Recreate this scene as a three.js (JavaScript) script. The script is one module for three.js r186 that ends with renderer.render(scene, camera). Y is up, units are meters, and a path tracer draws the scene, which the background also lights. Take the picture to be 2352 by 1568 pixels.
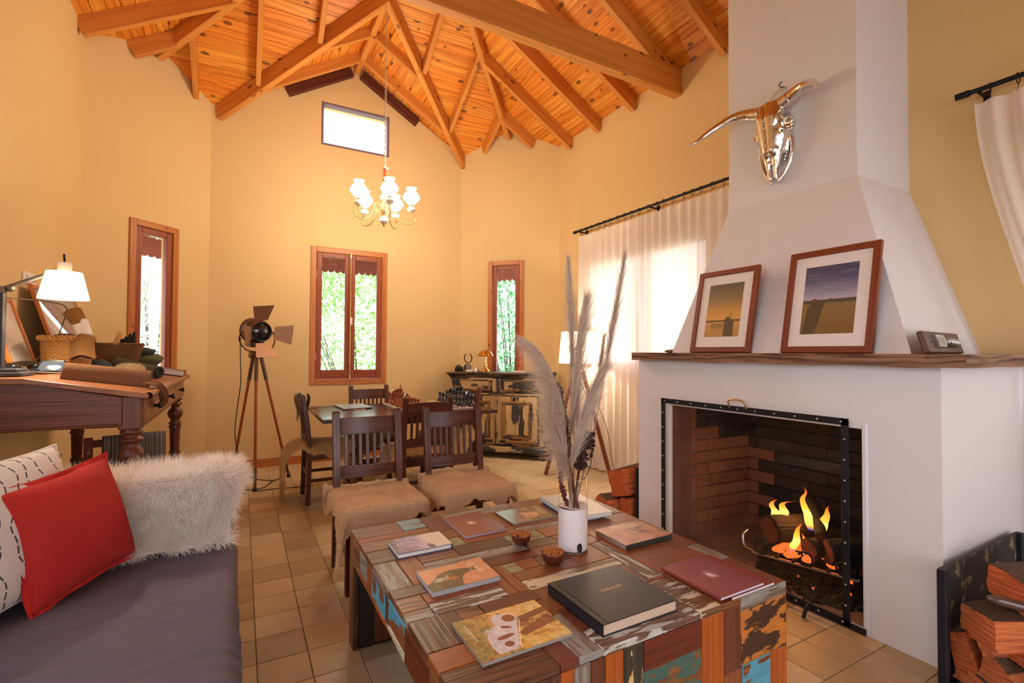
import * as THREE from 'three';
import { mergeGeometries, mergeVertices, toCreasedNormals } from 'three/addons/utils/BufferGeometryUtils.js';
import { MarchingCubes } from 'three/addons/objects/MarchingCubes.js';
import { RectAreaLightUniformsLib } from 'three/addons/lights/RectAreaLightUniformsLib.js';

// ---------------------------------------------------------------- camera, sky, sun, exposure
const scene = new THREE.Scene();
const renderer = new THREE.WebGLRenderer({ antialias: true });
renderer.toneMapping = THREE.LinearToneMapping;
renderer.toneMappingExposure = 1.0;
renderer.shadowMap.enabled = true;
RectAreaLightUniformsLib.init();

const EYE = new THREE.Vector3(0, 1.31, 0);
const YAW = 0.5082609, PITCH = 0.0213666, ROLL = 0.0051797;
const camera = new THREE.PerspectiveCamera(70.1774, 2352 / 1568, 0.05, 200);
{
  const f = new THREE.Vector3(Math.sin(YAW) * Math.cos(PITCH), Math.sin(PITCH), -Math.cos(YAW) * Math.cos(PITCH));
  const r0 = new THREE.Vector3(Math.cos(YAW), 0, Math.sin(YAW)), u0 = r0.clone().cross(f);
  const r = r0.clone().multiplyScalar(Math.cos(ROLL)).addScaledVector(u0, Math.sin(ROLL)), u = r.clone().cross(f);
  camera.position.copy(EYE);
  camera.quaternion.setFromRotationMatrix(new THREE.Matrix4().makeBasis(r, u, f.clone().negate()));
  camera.updateMatrixWorld(true);
}
scene.add(camera);

const SKY_LIGHT = 5;                       // bright hazy overcast sky
{
  const w = 64, h = 32, d = new Float32Array(w * h * 4);
  for (let y = 0; y < h; y++) for (let x = 0; x < w; x++) {
    const e = Math.max(0, (y + 0.5) / h * 2 - 1), k = Math.pow(1 - e, 2), i = (y * w + x) * 4;
    d[i] = SKY_LIGHT * (0.86 + 0.14 * k); d[i + 1] = SKY_LIGHT * (0.95 + 0.05 * k); d[i + 2] = SKY_LIGHT * (1.12 - 0.06 * k); d[i + 3] = 1;
  }
  const sky = new THREE.DataTexture(d, w, h, THREE.RGBAFormat, THREE.FloatType);
  sky.mapping = THREE.EquirectangularReflectionMapping; sky.magFilter = THREE.LinearFilter; sky.needsUpdate = true;
  scene.background = sky;
}
const sun = new THREE.DirectionalLight(new THREE.Color(1, 0.93, 0.82), 6);
sun.position.set(-6, 22, 9); sun.target.position.set(1.2, 0, -6); sun.castShadow = true; sun.shadow.radius = 2;
Object.assign(sun.shadow.camera, { left: -16, right: 16, top: 16, bottom: -16, near: 1, far: 60 }); sun.shadow.mapSize.set(2048, 2048);
scene.add(sun, sun.target);

const LAMPS = { chandelier: 6.8, desk: 2.2, floor: 2.6, fire: 0.45 };           // lamp powers (candela)
const WARM = new THREE.Color(1, 0.85, 0.63);
// ---------------------------------------------------------------- helpers
const V3 = (x, y, z) => new THREE.Vector3(x, y, z);
const PI = Math.PI, TAU = PI * 2, clamp = (x, a = 0, b = 1) => Math.min(b, Math.max(a, x)), lerp = (a, b, t) => a + (b - a) * t;
const smooth = (a, b, x) => { const t = clamp((x - a) / (b - a)); return t * t * (3 - 2 * t); };
function mulberry(a) { return () => { a |= 0; a = a + 0x6D2B79F5 | 0; let t = Math.imul(a ^ a >>> 15, 1 | a); t = t + Math.imul(t ^ t >>> 7, 61 | t) ^ t; return ((t ^ t >>> 14) >>> 0) / 4294967296; }; }
const rnd = mulberry(20240611), rr = (a, b) => a + (b - a) * rnd();
function hash2(x, y, s = 0) { let h = Math.imul(x | 0, 374761393) + Math.imul(y | 0, 668265263) + Math.imul(s | 0, 1442695041) | 0; h = Math.imul(h ^ h >>> 13, 1274126177); return ((h ^ h >>> 16) >>> 0) / 4294967296; }
function vnoise(x, y, s = 0, px = 0, py = 0) {          // value noise, periodic if px / py are given
  const xi = Math.floor(x), yi = Math.floor(y), fx = x - xi, fy = y - yi, u = fx * fx * (3 - 2 * fx), v = fy * fy * (3 - 2 * fy);
  const m = (a, p) => p ? ((a % p) + p) % p : a, x0 = m(xi, px), x1 = m(xi + 1, px), y0 = m(yi, py), y1 = m(yi + 1, py);
  return lerp(lerp(hash2(x0, y0, s), hash2(x1, y0, s), u), lerp(hash2(x0, y1, s), hash2(x1, y1, s), u), v);
}
function fbm(x, y, s = 0, oct = 4, px = 0, py = 0) { let a = 0.5, t = 0, n = 0; for (let i = 0; i < oct; i++) { t += a * vnoise(x, y, s + i * 17, px, py); n += a; a *= 0.5; x *= 2; y *= 2; px *= 2; py *= 2; } return t / n; }
function makeTex(w, h, fn, srgb = true) {
  const d = new Uint8Array(w * h * 4);
  for (let y = 0; y < h; y++) for (let x = 0; x < w; x++) { const c = fn(x / w, y / h, x, y), i = (y * w + x) * 4; d[i] = clamp(c[0], 0, 255); d[i + 1] = clamp(c[1], 0, 255); d[i + 2] = clamp(c[2], 0, 255); d[i + 3] = c[3] === undefined ? 255 : clamp(c[3], 0, 255); }
  const t = new THREE.DataTexture(d, w, h, THREE.RGBAFormat); t.wrapS = t.wrapT = THREE.RepeatWrapping; t.magFilter = THREE.LinearFilter; t.minFilter = THREE.LinearMipmapLinearFilter; t.generateMipmaps = true;
  if (srgb) t.colorSpace = THREE.SRGBColorSpace;
  t.needsUpdate = true; return t;
}
const mix3 = (a, b, t) => [lerp(a[0], b[0], t), lerp(a[1], b[1], t), lerp(a[2], b[2], t)];
const mat = (color, roughness = 0.6, o = {}) => new THREE.MeshStandardMaterial({ color, roughness, ...o });
const phys = (color, roughness = 0.6, o = {}) => new THREE.MeshPhysicalMaterial({ color, roughness, ...o });
const scaled = (t, sx, sy) => { const c = t.clone(); c.repeat.set(1 / sx, 1 / sy); c.needsUpdate = true; return c; };

// names, labels and the tree of things
const taken = new Map();
function numbered(name) { const n = taken.get(name) || 0; taken.set(name, n + 1); return n ? name + '_' + String(n).padStart(3, '0') : name; }
function shadows(o) { o.traverse((m) => { if (m.isMesh) m.castShadow = m.receiveShadow = true; }); return o; }
function tag(o, label, category, group, kind) { Object.assign(o.userData, { label, category }); if (group) o.userData.group = group; if (kind) o.userData.kind = kind; return o; }
function thing(name, label, category, p = [0, 0, 0], turn = 0, group) { const o = new THREE.Group(); o.name = numbered(name); scene.add(o); o.position.set(...p); o.rotation.y = turn; return tag(o, label, category, group); }
function part(name, geo, m, parent, p, rot) { const o = new THREE.Mesh(Array.isArray(geo) ? join(geo) : geo, m); o.name = name; parent.add(o); if (p) o.position.set(...p); if (rot) o.rotation.set(...rot); return o; }
function solo(name, geo, m, label, category, p = [0, 0, 0], turn = 0, group) { const o = part(numbered(name), geo, m, scene, p); o.rotation.y = turn; return tag(o, label, category, group); }
function struct(name, geo, m) { const o = geo ? part(numbered(name), geo, m, scene) : new THREE.Group(); if (!geo) { o.name = numbered(name); scene.add(o); } o.userData.kind = 'structure'; return o; }
function copyOf(src, p, turn, label, group) { const c = src.clone(); c.name = numbered(src.name.replace(/_\d{3}$/, '')); c.userData = { ...src.userData }; scene.add(c); if (p) c.position.set(...p); if (turn !== undefined) c.rotation.y = turn; if (label) c.userData.label = label; if (group) c.userData.group = group; return c; }

// geometry
function tidy(g) { g = g.index ? g.toNonIndexed() : g; for (const k of Object.keys(g.attributes)) if (!['position', 'normal', 'uv'].includes(k)) g.deleteAttribute(k); if (!g.attributes.normal) g.computeVertexNormals(); if (!g.attributes.uv) boxUV(g); g.morphAttributes = {}; return g; }
function join(list) { return list.length === 1 ? list[0] : mergeGeometries(list.map(tidy), false); }
function fromTris(a, uv) { const g = new THREE.BufferGeometry(); g.setAttribute('position', new THREE.Float32BufferAttribute(a, 3)); if (uv) g.setAttribute('uv', new THREE.Float32BufferAttribute(uv, 2)); g.computeVertexNormals(); return g; }
function boxUV(g, L = 0, ou = 0, ov = 0) {             // uv in metres, u along axis L
  if (g.index) throw new Error('boxUV wants loose triangles');
  const p = g.attributes.position, n = p.count, uv = new Float32Array(n * 2), a = V3(), b = V3(), c = V3();
  for (let i = 0; i < n; i += 3) {
    a.fromBufferAttribute(p, i); b.fromBufferAttribute(p, i + 1); c.fromBufferAttribute(p, i + 2);
    const nn = b.clone().sub(a).cross(c.clone().sub(a)), w = [Math.abs(nn.x), Math.abs(nn.y), Math.abs(nn.z)], ax = w.indexOf(Math.max(...w));
    let [s, t] = [0, 1, 2].filter((k) => k !== ax); if (t === L) [s, t] = [t, s];
    [a, b, c].forEach((q, k) => { uv[(i + k) * 2] = q.getComponent(s) + ou; uv[(i + k) * 2 + 1] = q.getComponent(t) + ov; });
  }
  g.setAttribute('uv', new THREE.BufferAttribute(uv, 2)); return g;
}
function cbox(w, h, d, b = 0.003, L = -1, o) {          // chamfered box, centred, uv in metres
  const W = w / 2, H = h / 2, D = d / 2, out = []; b = Math.min(b, W * 0.9, H * 0.9, D * 0.9);
  const P = (s, k) => V3(s[0] * (k === 0 ? W : W - b), s[1] * (k === 1 ? H : H - b), s[2] * (k === 2 ? D : D - b));
  const quad = (A, B, C, E) => { const n = B.clone().sub(A).cross(C.clone().sub(A)), m = A.clone().add(B).add(C).add(E); const q = n.dot(m) > 0 ? [A, B, C, A, C, E] : [A, C, B, A, E, C]; for (const v of q) out.push(v.x, v.y, v.z); };
  const tri = (A, B, C) => { const n = B.clone().sub(A).cross(C.clone().sub(A)); for (const v of n.dot(A) > 0 ? [A, B, C] : [A, C, B]) out.push(v.x, v.y, v.z); };
  for (let k = 0; k < 3; k++) {
    const [i, j] = [0, 1, 2].filter((q) => q !== k);
    for (const s of [-1, 1]) { const c = [[-1, -1], [1, -1], [1, 1], [-1, 1]].map(([x, y]) => { const v = []; v[k] = s; v[i] = x; v[j] = y; return P(v, k); }); quad(...c); }
    for (const x of [-1, 1]) for (const y of [-1, 1]) { const lo = [], hi = []; lo[k] = -1; hi[k] = 1; lo[i] = hi[i] = x; lo[j] = hi[j] = y; quad(P(lo, i), P(hi, i), P(hi, j), P(lo, j)); }
  }
  for (const x of [-1, 1]) for (const y of [-1, 1]) for (const z of [-1, 1]) { const s = [x, y, z]; tri(P(s, 0), P(s, 1), P(s, 2)); }
  if (L < 0) L = w >= h && w >= d ? 0 : h >= d ? 1 : 2;
  return boxUV(fromTris(out), L, o ? o[0] : rr(0, 7), o ? o[1] : rr(0, 7));
}
function at(g, x, y, z, rx = 0, ry = 0, rz = 0) { if (rx || ry || rz) g.applyMatrix4(new THREE.Matrix4().makeRotationFromEuler(new THREE.Euler(rx, ry, rz))); return g.translate(x, y, z); }
function bar(A, B, w, d, b = 0.003, upv = V3(0, 1, 0), drop = 0) {   // board from A to B: w across, d along upv; drop moves it along its own up
  const dir = B.clone().sub(A), len = dir.length(); dir.normalize();
  const side = dir.clone().cross(upv).normalize(), up = side.clone().cross(dir).normalize();
  const g = cbox(len, d, w, b, 0), mid = A.clone().add(B).multiplyScalar(0.5).addScaledVector(up, drop);
  return g.applyMatrix4(new THREE.Matrix4().makeBasis(dir, up, side).setPosition(mid));
}
function rod(A, B, r0, r1 = r0, n = 10, caps = true) {
  const dir = B.clone().sub(A), g = new THREE.CylinderGeometry(r1, r0, dir.length(), n, 1, !caps);
  g.applyQuaternion(new THREE.Quaternion().setFromUnitVectors(V3(0, 1, 0), dir.clone().normalize())); const m = A.clone().add(B).multiplyScalar(0.5); return g.translate(m.x, m.y, m.z);
}
function tube(pts, r, seg = 40, n = 8, closed = false) { return new THREE.TubeGeometry(new THREE.CatmullRomCurve3(pts.map((p) => p.isVector3 ? p : V3(...p)), closed), seg, r, n, closed); }
function taperTube(pts, rad, seg = 40, n = 14) {         // tube whose radius follows rad(t) = r or [rx, ry]; ends closed
  const c = new THREE.CatmullRomCurve3(pts.map((p) => p.isVector3 ? p : V3(...p))), fr = c.computeFrenetFrames(seg, false), pos = [], uv = [], idx = [];
  for (let i = 0; i <= seg; i++) { const t = i / seg, P = c.getPointAt(t), q = rad(t), rx = q.length ? q[0] : q, ry = q.length ? q[1] : q; for (let j = 0; j <= n; j++) { const a = j / n * TAU, v = P.clone().addScaledVector(fr.normals[i], Math.cos(a) * rx).addScaledVector(fr.binormals[i], Math.sin(a) * ry); pos.push(v.x, v.y, v.z); uv.push(t, j / n); } }
  for (let i = 0; i < seg; i++) for (let j = 0; j < n; j++) { const a = i * (n + 1) + j, b = a + n + 1; idx.push(a, b, a + 1, b, b + 1, a + 1); }
  for (const e of [0, seg]) { const P = c.getPointAt(e / seg), k = pos.length / 3; pos.push(P.x, P.y, P.z); uv.push(0, 0); for (let j = 0; j < n; j++) { const a = e * (n + 1) + j; e ? idx.push(a, k, a + 1) : idx.push(a, a + 1, k); } }
  const g = new THREE.BufferGeometry(); g.setAttribute('position', new THREE.Float32BufferAttribute(pos, 3)); g.setAttribute('uv', new THREE.Float32BufferAttribute(uv, 2)); g.setIndex(idx); g.computeVertexNormals(); return g;
}
const lathe = (pts, n = 24) => new THREE.LatheGeometry(pts.map(([x, y]) => new THREE.Vector2(Math.max(x, 0.0001), y)), n);
function extrude(pts, depth, bevel = 0, holes = []) {
  const s = new THREE.Shape(pts.map(([x, y]) => new THREE.Vector2(x, y))); for (const h of holes) s.holes.push(new THREE.Path(h.map(([x, y]) => new THREE.Vector2(x, y))));
  return new THREE.ExtrudeGeometry(s, { depth, bevelEnabled: bevel > 0, bevelThickness: bevel, bevelSize: bevel, bevelOffset: -bevel, bevelSegments: 2, curveSegments: 12 });
}
function sheet(nu, nv, fn, o = {}) {                      // parametric surface fn(u, v) -> Vector3
  const pos = [], uv = [], idx = [];
  for (let j = 0; j <= nv; j++) for (let i = 0; i <= nu; i++) { const p = fn(i / nu, j / nv); pos.push(p.x, p.y, p.z); uv.push(i / nu * (o.su || 1), j / nv * (o.sv || 1)); }
  for (let j = 0; j < nv; j++) for (let i = 0; i < nu; i++) { const a = j * (nu + 1) + i, b = a + nu + 1; idx.push(a, a + 1, b, a + 1, b + 1, b); }
  const g = new THREE.BufferGeometry(); g.setAttribute('position', new THREE.Float32BufferAttribute(pos, 3)); g.setAttribute('uv', new THREE.Float32BufferAttribute(uv, 2)); g.setIndex(idx); g.computeVertexNormals(); return g;
}
function lump(rx, ry, rz, seed, rough = 0.15, detail = 3, freq = 2) {      // uneven rounded lump
  const g = mergeVertices(new THREE.IcosahedronGeometry(1, detail).deleteAttribute('uv').deleteAttribute('normal')), p = g.attributes.position;
  for (let i = 0; i < p.count; i++) { const x = p.getX(i), y = p.getY(i), z = p.getZ(i), k = 1 + rough * 2 * (fbm(x * freq + 9 + z, y * freq + z * freq * 0.7 + 5, seed, 3) - 0.5); p.setXYZ(i, x * rx * k, y * ry * k, z * rz * k); }
  g.computeVertexNormals(); const f = g.toNonIndexed(); return boxUV(f);
}
function canvasTex(w, h, draw) { const c = document.createElement('canvas'); c.width = w; c.height = h; draw(c.getContext('2d'), w, h); const t = new THREE.CanvasTexture(c); t.colorSpace = THREE.SRGBColorSpace; t.anisotropy = 4; return t; }
// cover: a top-face quad with uv 0..1, centred, lying in xz (up of the picture = -z)
function quadTop(w, d, y = 0) { const g = new THREE.PlaneGeometry(w, d); g.rotateX(-PI / 2); return g.translate(0, y, 0); }
// ---------------------------------------------------------------- materials (textures hold colour, grain and wear only)
function woodTex(w, h, seed, o) {                         // u along the grain; periodic
  const { light, dark, rings = 9, fine = 60, knots = 0, knotColor = [70, 34, 14], contrast = 0.6, warp = 1.2 } = o, rk = mulberry(seed), K = [];
  for (let i = 0; i < knots; i++) K.push([rk(), rk(), 0.018 + rk() * 0.03]);
  const asp = o.aspect || 4;                              // metres along / metres across
  return makeTex(w, h, (u, v) => {
    let bend = 0, kn = 0;
    for (const [ku, kv, kr] of K) { let du = Math.abs(u - ku), dv = v - kv; du = Math.min(du, 1 - du) * asp; if (dv > 0.5) dv -= 1; if (dv < -0.5) dv += 1; const d = Math.hypot(du * 0.55, dv); bend += 0.9 * Math.sign(dv) * kr * Math.exp(-d / (kr * 2.2)); if (d < kr) kn = Math.max(kn, smooth(kr, kr * 0.6, d) * (0.7 + 0.3 * Math.cos(d / kr * 18))); }
    const wp = (fbm(u * 3, v * 4, seed, 3, 3, 4) - 0.5) * warp, r = (v + bend) * rings + wp, s = r - Math.floor(r);
    const ring = s < 0.75 ? s / 0.75 : (1 - s) / 0.25, gr = fbm(u * 6, v * fine, seed + 5, 2, 6, fine), tone = vnoise(u * 2, v * 3, seed + 8, 2, 3);
    let c = mix3(light, dark, clamp(contrast * (ring * ring * 0.75 + (gr - 0.5) * 0.9) + (tone - 0.5) * 0.3));
    if (kn) c = mix3(c, knotColor, kn * 0.9);
    return c;
  });
}
function paintTex(w, h, seed, paint, wood, dark, cover, streak = 3) {   // chipped paint over old wood
  return makeTex(w, h, (u, v) => {
    const gr = fbm(u * 5, v * 40, seed, 3, 5, 40), wd = mix3(wood, dark, clamp((gr - 0.3) * 1.5)), n = fbm(u * 5, v * 5 * streak, seed + 3, 5, 5, 5 * streak);
    const sc = vnoise(u * 60, v * 60, seed + 9, 60, 60), k = smooth(cover + 0.03, cover - 0.03, n + (sc - 0.5) * 0.06), pv = 0.88 + 0.2 * fbm(u * 8, v * 20, seed + 4, 3, 8, 20);
    return mix3(wd, [paint[0] * pv, paint[1] * pv, paint[2] * pv], k);
  });
}
const noiseBump = makeTex(256, 256, (u, v) => { const n = 255 * fbm(u * 8, v * 8, 3, 5, 8, 8); return [n, n, n]; }, false);
const grainBump = makeTex(256, 256, (u, v) => { const n = 255 * fbm(u * 4, v * 48, 13, 3, 4, 48); return [n, n, n]; }, false);
const weaveBump = makeTex(128, 128, (u, v, x, y) => { const n = 128 + 90 * Math.sin(u * TAU * 16) * Math.sin(v * TAU * 16) + 60 * (hash2(x, y) - 0.5); return [n, n, n]; }, false);

const T = {
  pine: woodTex(1024, 512, 11, { light: [240, 164, 62], dark: [194, 104, 22], rings: 10, fine: 70, knots: 22, contrast: 0.75, warp: 2.4, aspect: 4 }),
  beam: woodTex(512, 256, 21, { light: [214, 142, 62], dark: [176, 102, 36], rings: 5, fine: 60, knots: 5, contrast: 0.5, aspect: 4 }),
  orange: woodTex(512, 256, 31, { light: [200, 122, 52], dark: [138, 70, 24], rings: 8, fine: 60, knots: 3, contrast: 0.6, aspect: 4 }),
  dark: woodTex(512, 256, 41, { light: [112, 64, 42], dark: [56, 28, 20], rings: 6, fine: 80, contrast: 0.6, aspect: 4 }),
  brown: woodTex(512, 256, 51, { light: [148, 92, 54], dark: [92, 52, 30], rings: 10, fine: 90, contrast: 0.6, aspect: 4 }),
  old: woodTex(512, 256, 61, { light: [150, 112, 84], dark: [76, 48, 34], rings: 9, fine: 60, knots: 4, contrast: 1.1, warp: 3, aspect: 4 }),
  log: woodTex(256, 256, 71, { light: [214, 142, 92], dark: [158, 84, 48], rings: 12, fine: 50, contrast: 0.9, warp: 2, aspect: 2 }),
};
const wm = (t, su, sv, rough, o = {}) => mat(0xffffff, rough, { map: scaled(t, su, sv), bumpMap: scaled(grainBump, su, sv), bumpScale: 0.0008, ...o });
const M = {
  plaster: mat(new THREE.Color(0.78, 0.565, 0.275), 0.92, { bumpMap: scaled(noiseBump, 1.3, 1.3), bumpScale: 0.004 }),
  white: mat(new THREE.Color(0.76, 0.745, 0.745), 0.9, { bumpMap: scaled(noiseBump, 0.9, 0.9), bumpScale: 0.004 }),
  pine: [0xffffff, 0xf4e2cc, 0xffe9d0].map((c) => wm(T.pine, 2.4, 0.6, 0.5, { color: c })),
  beam: wm(T.beam, 2.0, 0.5, 0.6),
  cornice: wm(T.dark, 1.4, 0.35, 0.6, { color: 0xd8a890 }),
  orange: wm(T.orange, 1.2, 0.3, 0.42),
  sash: wm(T.orange, 1.2, 0.3, 0.45, { color: 0xc79a84 }),
  dark: wm(T.dark, 1.2, 0.3, 0.32, { color: 0xd8c4c0 }),
  desk: wm(T.dark, 1.2, 0.3, 0.4, { color: 0xf4d4c4 }),
  deskTop: wm(T.brown, 1.2, 0.3, 0.4),
  frame: wm(T.brown, 1.0, 0.25, 0.45, { color: 0xe4a888 }),
  old: wm(T.old, 1.1, 0.28, 0.75, { bumpScale: 0.004 }),
  iron: mat(0x24262b, 0.55, { metalness: 0.6 }),
  black: mat(0x121214, 0.45),
  brass: mat(new THREE.Color(0.72, 0.5, 0.2), 0.3, { metalness: 1 }),
  steel: mat(new THREE.Color(0.6, 0.6, 0.6), 0.3, { metalness: 1 }),
  glass: phys(0xffffff, 0, { transmission: 1, thickness: 0, ior: 1.45 }),
  paper: mat(0xe9e2d6, 0.85),
  porcelain: phys(0xf6f1ea, 0.25, { clearcoat: 0.4 }),
};
// ---------------------------------------------------------------- the room: plan and roof planes
const XL = -1.19, XR = 3.6, ZB = -6.18, ZR = 3.4, XC = 1.205, EAVE = 4.0, SLOPE = 0.6;
const PLAN = { backR: [2.63, ZB], backL: [-0.32, ZB], left0: [XL, -5.31], left1: [XL, ZR], right1: [XR, ZR], right0: [XR, -5.21] };
const deckR = (x) => EAVE + SLOPE * (XR - x), deckL = (x) => EAVE + SLOPE * (x - XL), deckB = (z) => EAVE + SLOPE * (z - ZB), deckD = (x) => 4.87 - SLOPE * Math.abs(x - XC);
const RIDGE = deckR(XC), TH = 0.22;
function wallMatrix(A, B, w = 0) { const d = V3(B[0] - A[0], 0, B[1] - A[1]), len = d.length(); d.normalize(); const up = V3(0, 1, 0), n = d.clone().cross(up); return [new THREE.Matrix4().makeBasis(d, up, n).setPosition(A[0] + n.x * w, 0, A[1] + n.z * w), len]; }
const rect = (u0, u1, y0, y1) => [[u0, y0], [u1, y0], [u1, y1], [u0, y1]];
function wall(name, A, B, top, holes = []) {
  const [m, len] = wallMatrix(A, B), prof = [[-0.1, -0.1], [len + 0.1, -0.1], ...top(len).reverse()];
  const g = extrude(prof, TH, 0, holes); g.applyMatrix4(m); return struct(name, boxUV(tidy(g)), M.plaster);
}
const flat = (len) => [[-0.1, EAVE + 0.02], [len + 0.1, EAVE + 0.02]], peak = (h) => (len) => [[-0.1, EAVE + 0.01], [0, EAVE + 0.01], [len / 2, EAVE + h], [len, EAVE + 0.01], [len + 0.1, EAVE + 0.01]];
// u runs as seen from inside, right to left on the back wall
wall('wall_back', PLAN.backR, PLAN.backL, peak(0.86), [rect(2.63 - 1.612, 2.63 - 0.705, 0.905, 2.558), rect(2.63 - 1.622, 2.63 - 0.802, 3.795, 4.32)]);
wall('wall_back_left', PLAN.backL, PLAN.left0, peak(0.26), [rect(0.358, 0.842, 0.93, 2.532)]);
wall('wall_left', PLAN.left0, PLAN.left1, flat, [rect(3.4, 7.0, 1.0, 2.5)]);
wall('wall_rear', PLAN.left1, PLAN.right1, peak(1.44), [rect(0.7, 4.1, 0.02, 2.6)]);
wall('wall_right', PLAN.right1, PLAN.right0, flat, [rect(2.3, 4.25, 0.95, 2.45), rect(6.2, 7.95, 1.08, 2.45)]);
wall('wall_back_right', PLAN.right0, PLAN.backR, peak(0.285), [rect(0.472, 0.97, 0.93, 2.53)]);

// floor: grout bed and cement tiles of 20 cm
{
  const floor = struct('floor', at(cbox(6.4, 0.1, 11, 0.001), 1.2, -0.056, -1.5), mat(0x7a6650, 0.9));
  const tileTex = makeTex(256, 256, (u, v) => { const n = fbm(u * 3, v * 3, 5, 5, 3, 3), s = fbm(u * 14, v * 14, 8, 3, 14, 14), k = 0.86 + 0.22 * n + 0.08 * (s - 0.5); return [206 * k, 184 * k, 150 * k]; });
  const mats = [0xffffff, 0xf2ead8, 0xe2d6c2, 0xfff4e2, 0xd6ccbc].map((c) => phys(c, 0.42, { map: tileTex, roughnessMap: null, bumpMap: scaled(noiseBump, 0.4, 0.4), bumpScale: 0.0012 }));
  const inside = (x, z) => x > XL - 0.1 && x < XR + 0.1 && z < ZR && z > ZB - 0.1 && x - z < 8.95 && -x - z < 6.64;
  const list = [], v = V3();
  for (let i = -7; i < 19; i++) for (let j = -30; j < 21; j++) {
    const x = 0.076 + 0.199 * i + 0.0995, z = -2.315 + 0.2 * j + 0.1; if (!inside(x, z)) continue;
    v.set(x, 0, z).project(camera); const seen = v.z < 1 && Math.abs(v.x) < 1.05 && v.y > -1.15 && v.y < 1;
    const hidden = (x < -0.1 && z > -2.8) || (x > 0.55 && x < 1.6 && z > -2.2 && z < -1.2) || x > 2.65 && z > -2.6;
    list.push({ x, z, s: seen && !hidden ? 1 / Math.hypot(x, 1.31, z) ** 3 : 0 });
  }
  list.sort((a, b) => b.s - a.s);
  const proto = Array.from({ length: 6 }, () => cbox(0.1965, 0.02, 0.1975, 0.0022, 0)), far = [];
  list.forEach((t, k) => {
    const y = -0.0105 + rr(-0.0006, 0.0006), g = proto[k % 6];
    if (k < 300 && t.s > 0) { const o = part('tile', g, mats[Math.floor(rnd() * 5)], floor, [t.x, y, t.z]); o.rotation.set(rr(-0.002, 0.002), PI / 2 * Math.floor(rnd() * 4) * 0, rr(-0.002, 0.002)); }
    else far.push(g.clone().translate(t.x, y, t.z));
  });
  const o = part('tiles', join(far), mats[0], floor); o.userData.kind = 'stuff';
}

// roof: outer slabs keep the sky out, planks and rafters below them
{
  const slab = struct('roof', null), rm = mat(0x5a4030, 0.9);
  const add = (pts, f) => { const c = pts.map(([x, z]) => V3(x, f(x, z) + 0.035, z)), t = c.map((p) => p.clone().add(V3(0, 0.12, 0))), a = []; const tri = (A, B, C) => a.push(...A.toArray(), ...B.toArray(), ...C.toArray()); for (let i = 1; i < c.length - 1; i++) { tri(c[0], c[i], c[i + 1]); tri(t[0], t[i + 1], t[i]); } for (let i = 0; i < c.length; i++) { const j = (i + 1) % c.length; tri(c[i], t[i], t[j]); tri(c[i], t[j], c[j]); } part('roof_slab', boxUV(fromTris(a)), rm, slab); };
  const e = 0.45;
  add([[XR + e, ZB - e], [XR + e, ZR + e], [XC, ZR + e], [XC, ZB + 2.395]], (x) => deckR(x));
  add([[XL - e, ZB - e], [XC, ZB + 2.395], [XC, ZR + e], [XL - e, ZR + e]], (x) => deckL(x));
  add([[XL - e, ZB - e], [XC - 1.9, ZB - e], [XC, -4.73], [XC, ZB + 2.395]], (x, z) => deckB(z));
  add([[XR + e, ZB - e], [XC, ZB + 2.395], [XC, -4.73], [XC + 1.9, ZB - e]], (x, z) => deckB(z));
  add([[XC, -4.73], [XC + 1.9, ZB - e], [XC, ZB - e]], (x) => deckD(x));
  add([[XC, -4.73], [XC, ZB - e], [XC - 1.9, ZB - e]], (x) => deckD(x));
}
const ceiling = struct('ceiling', null);
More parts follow.
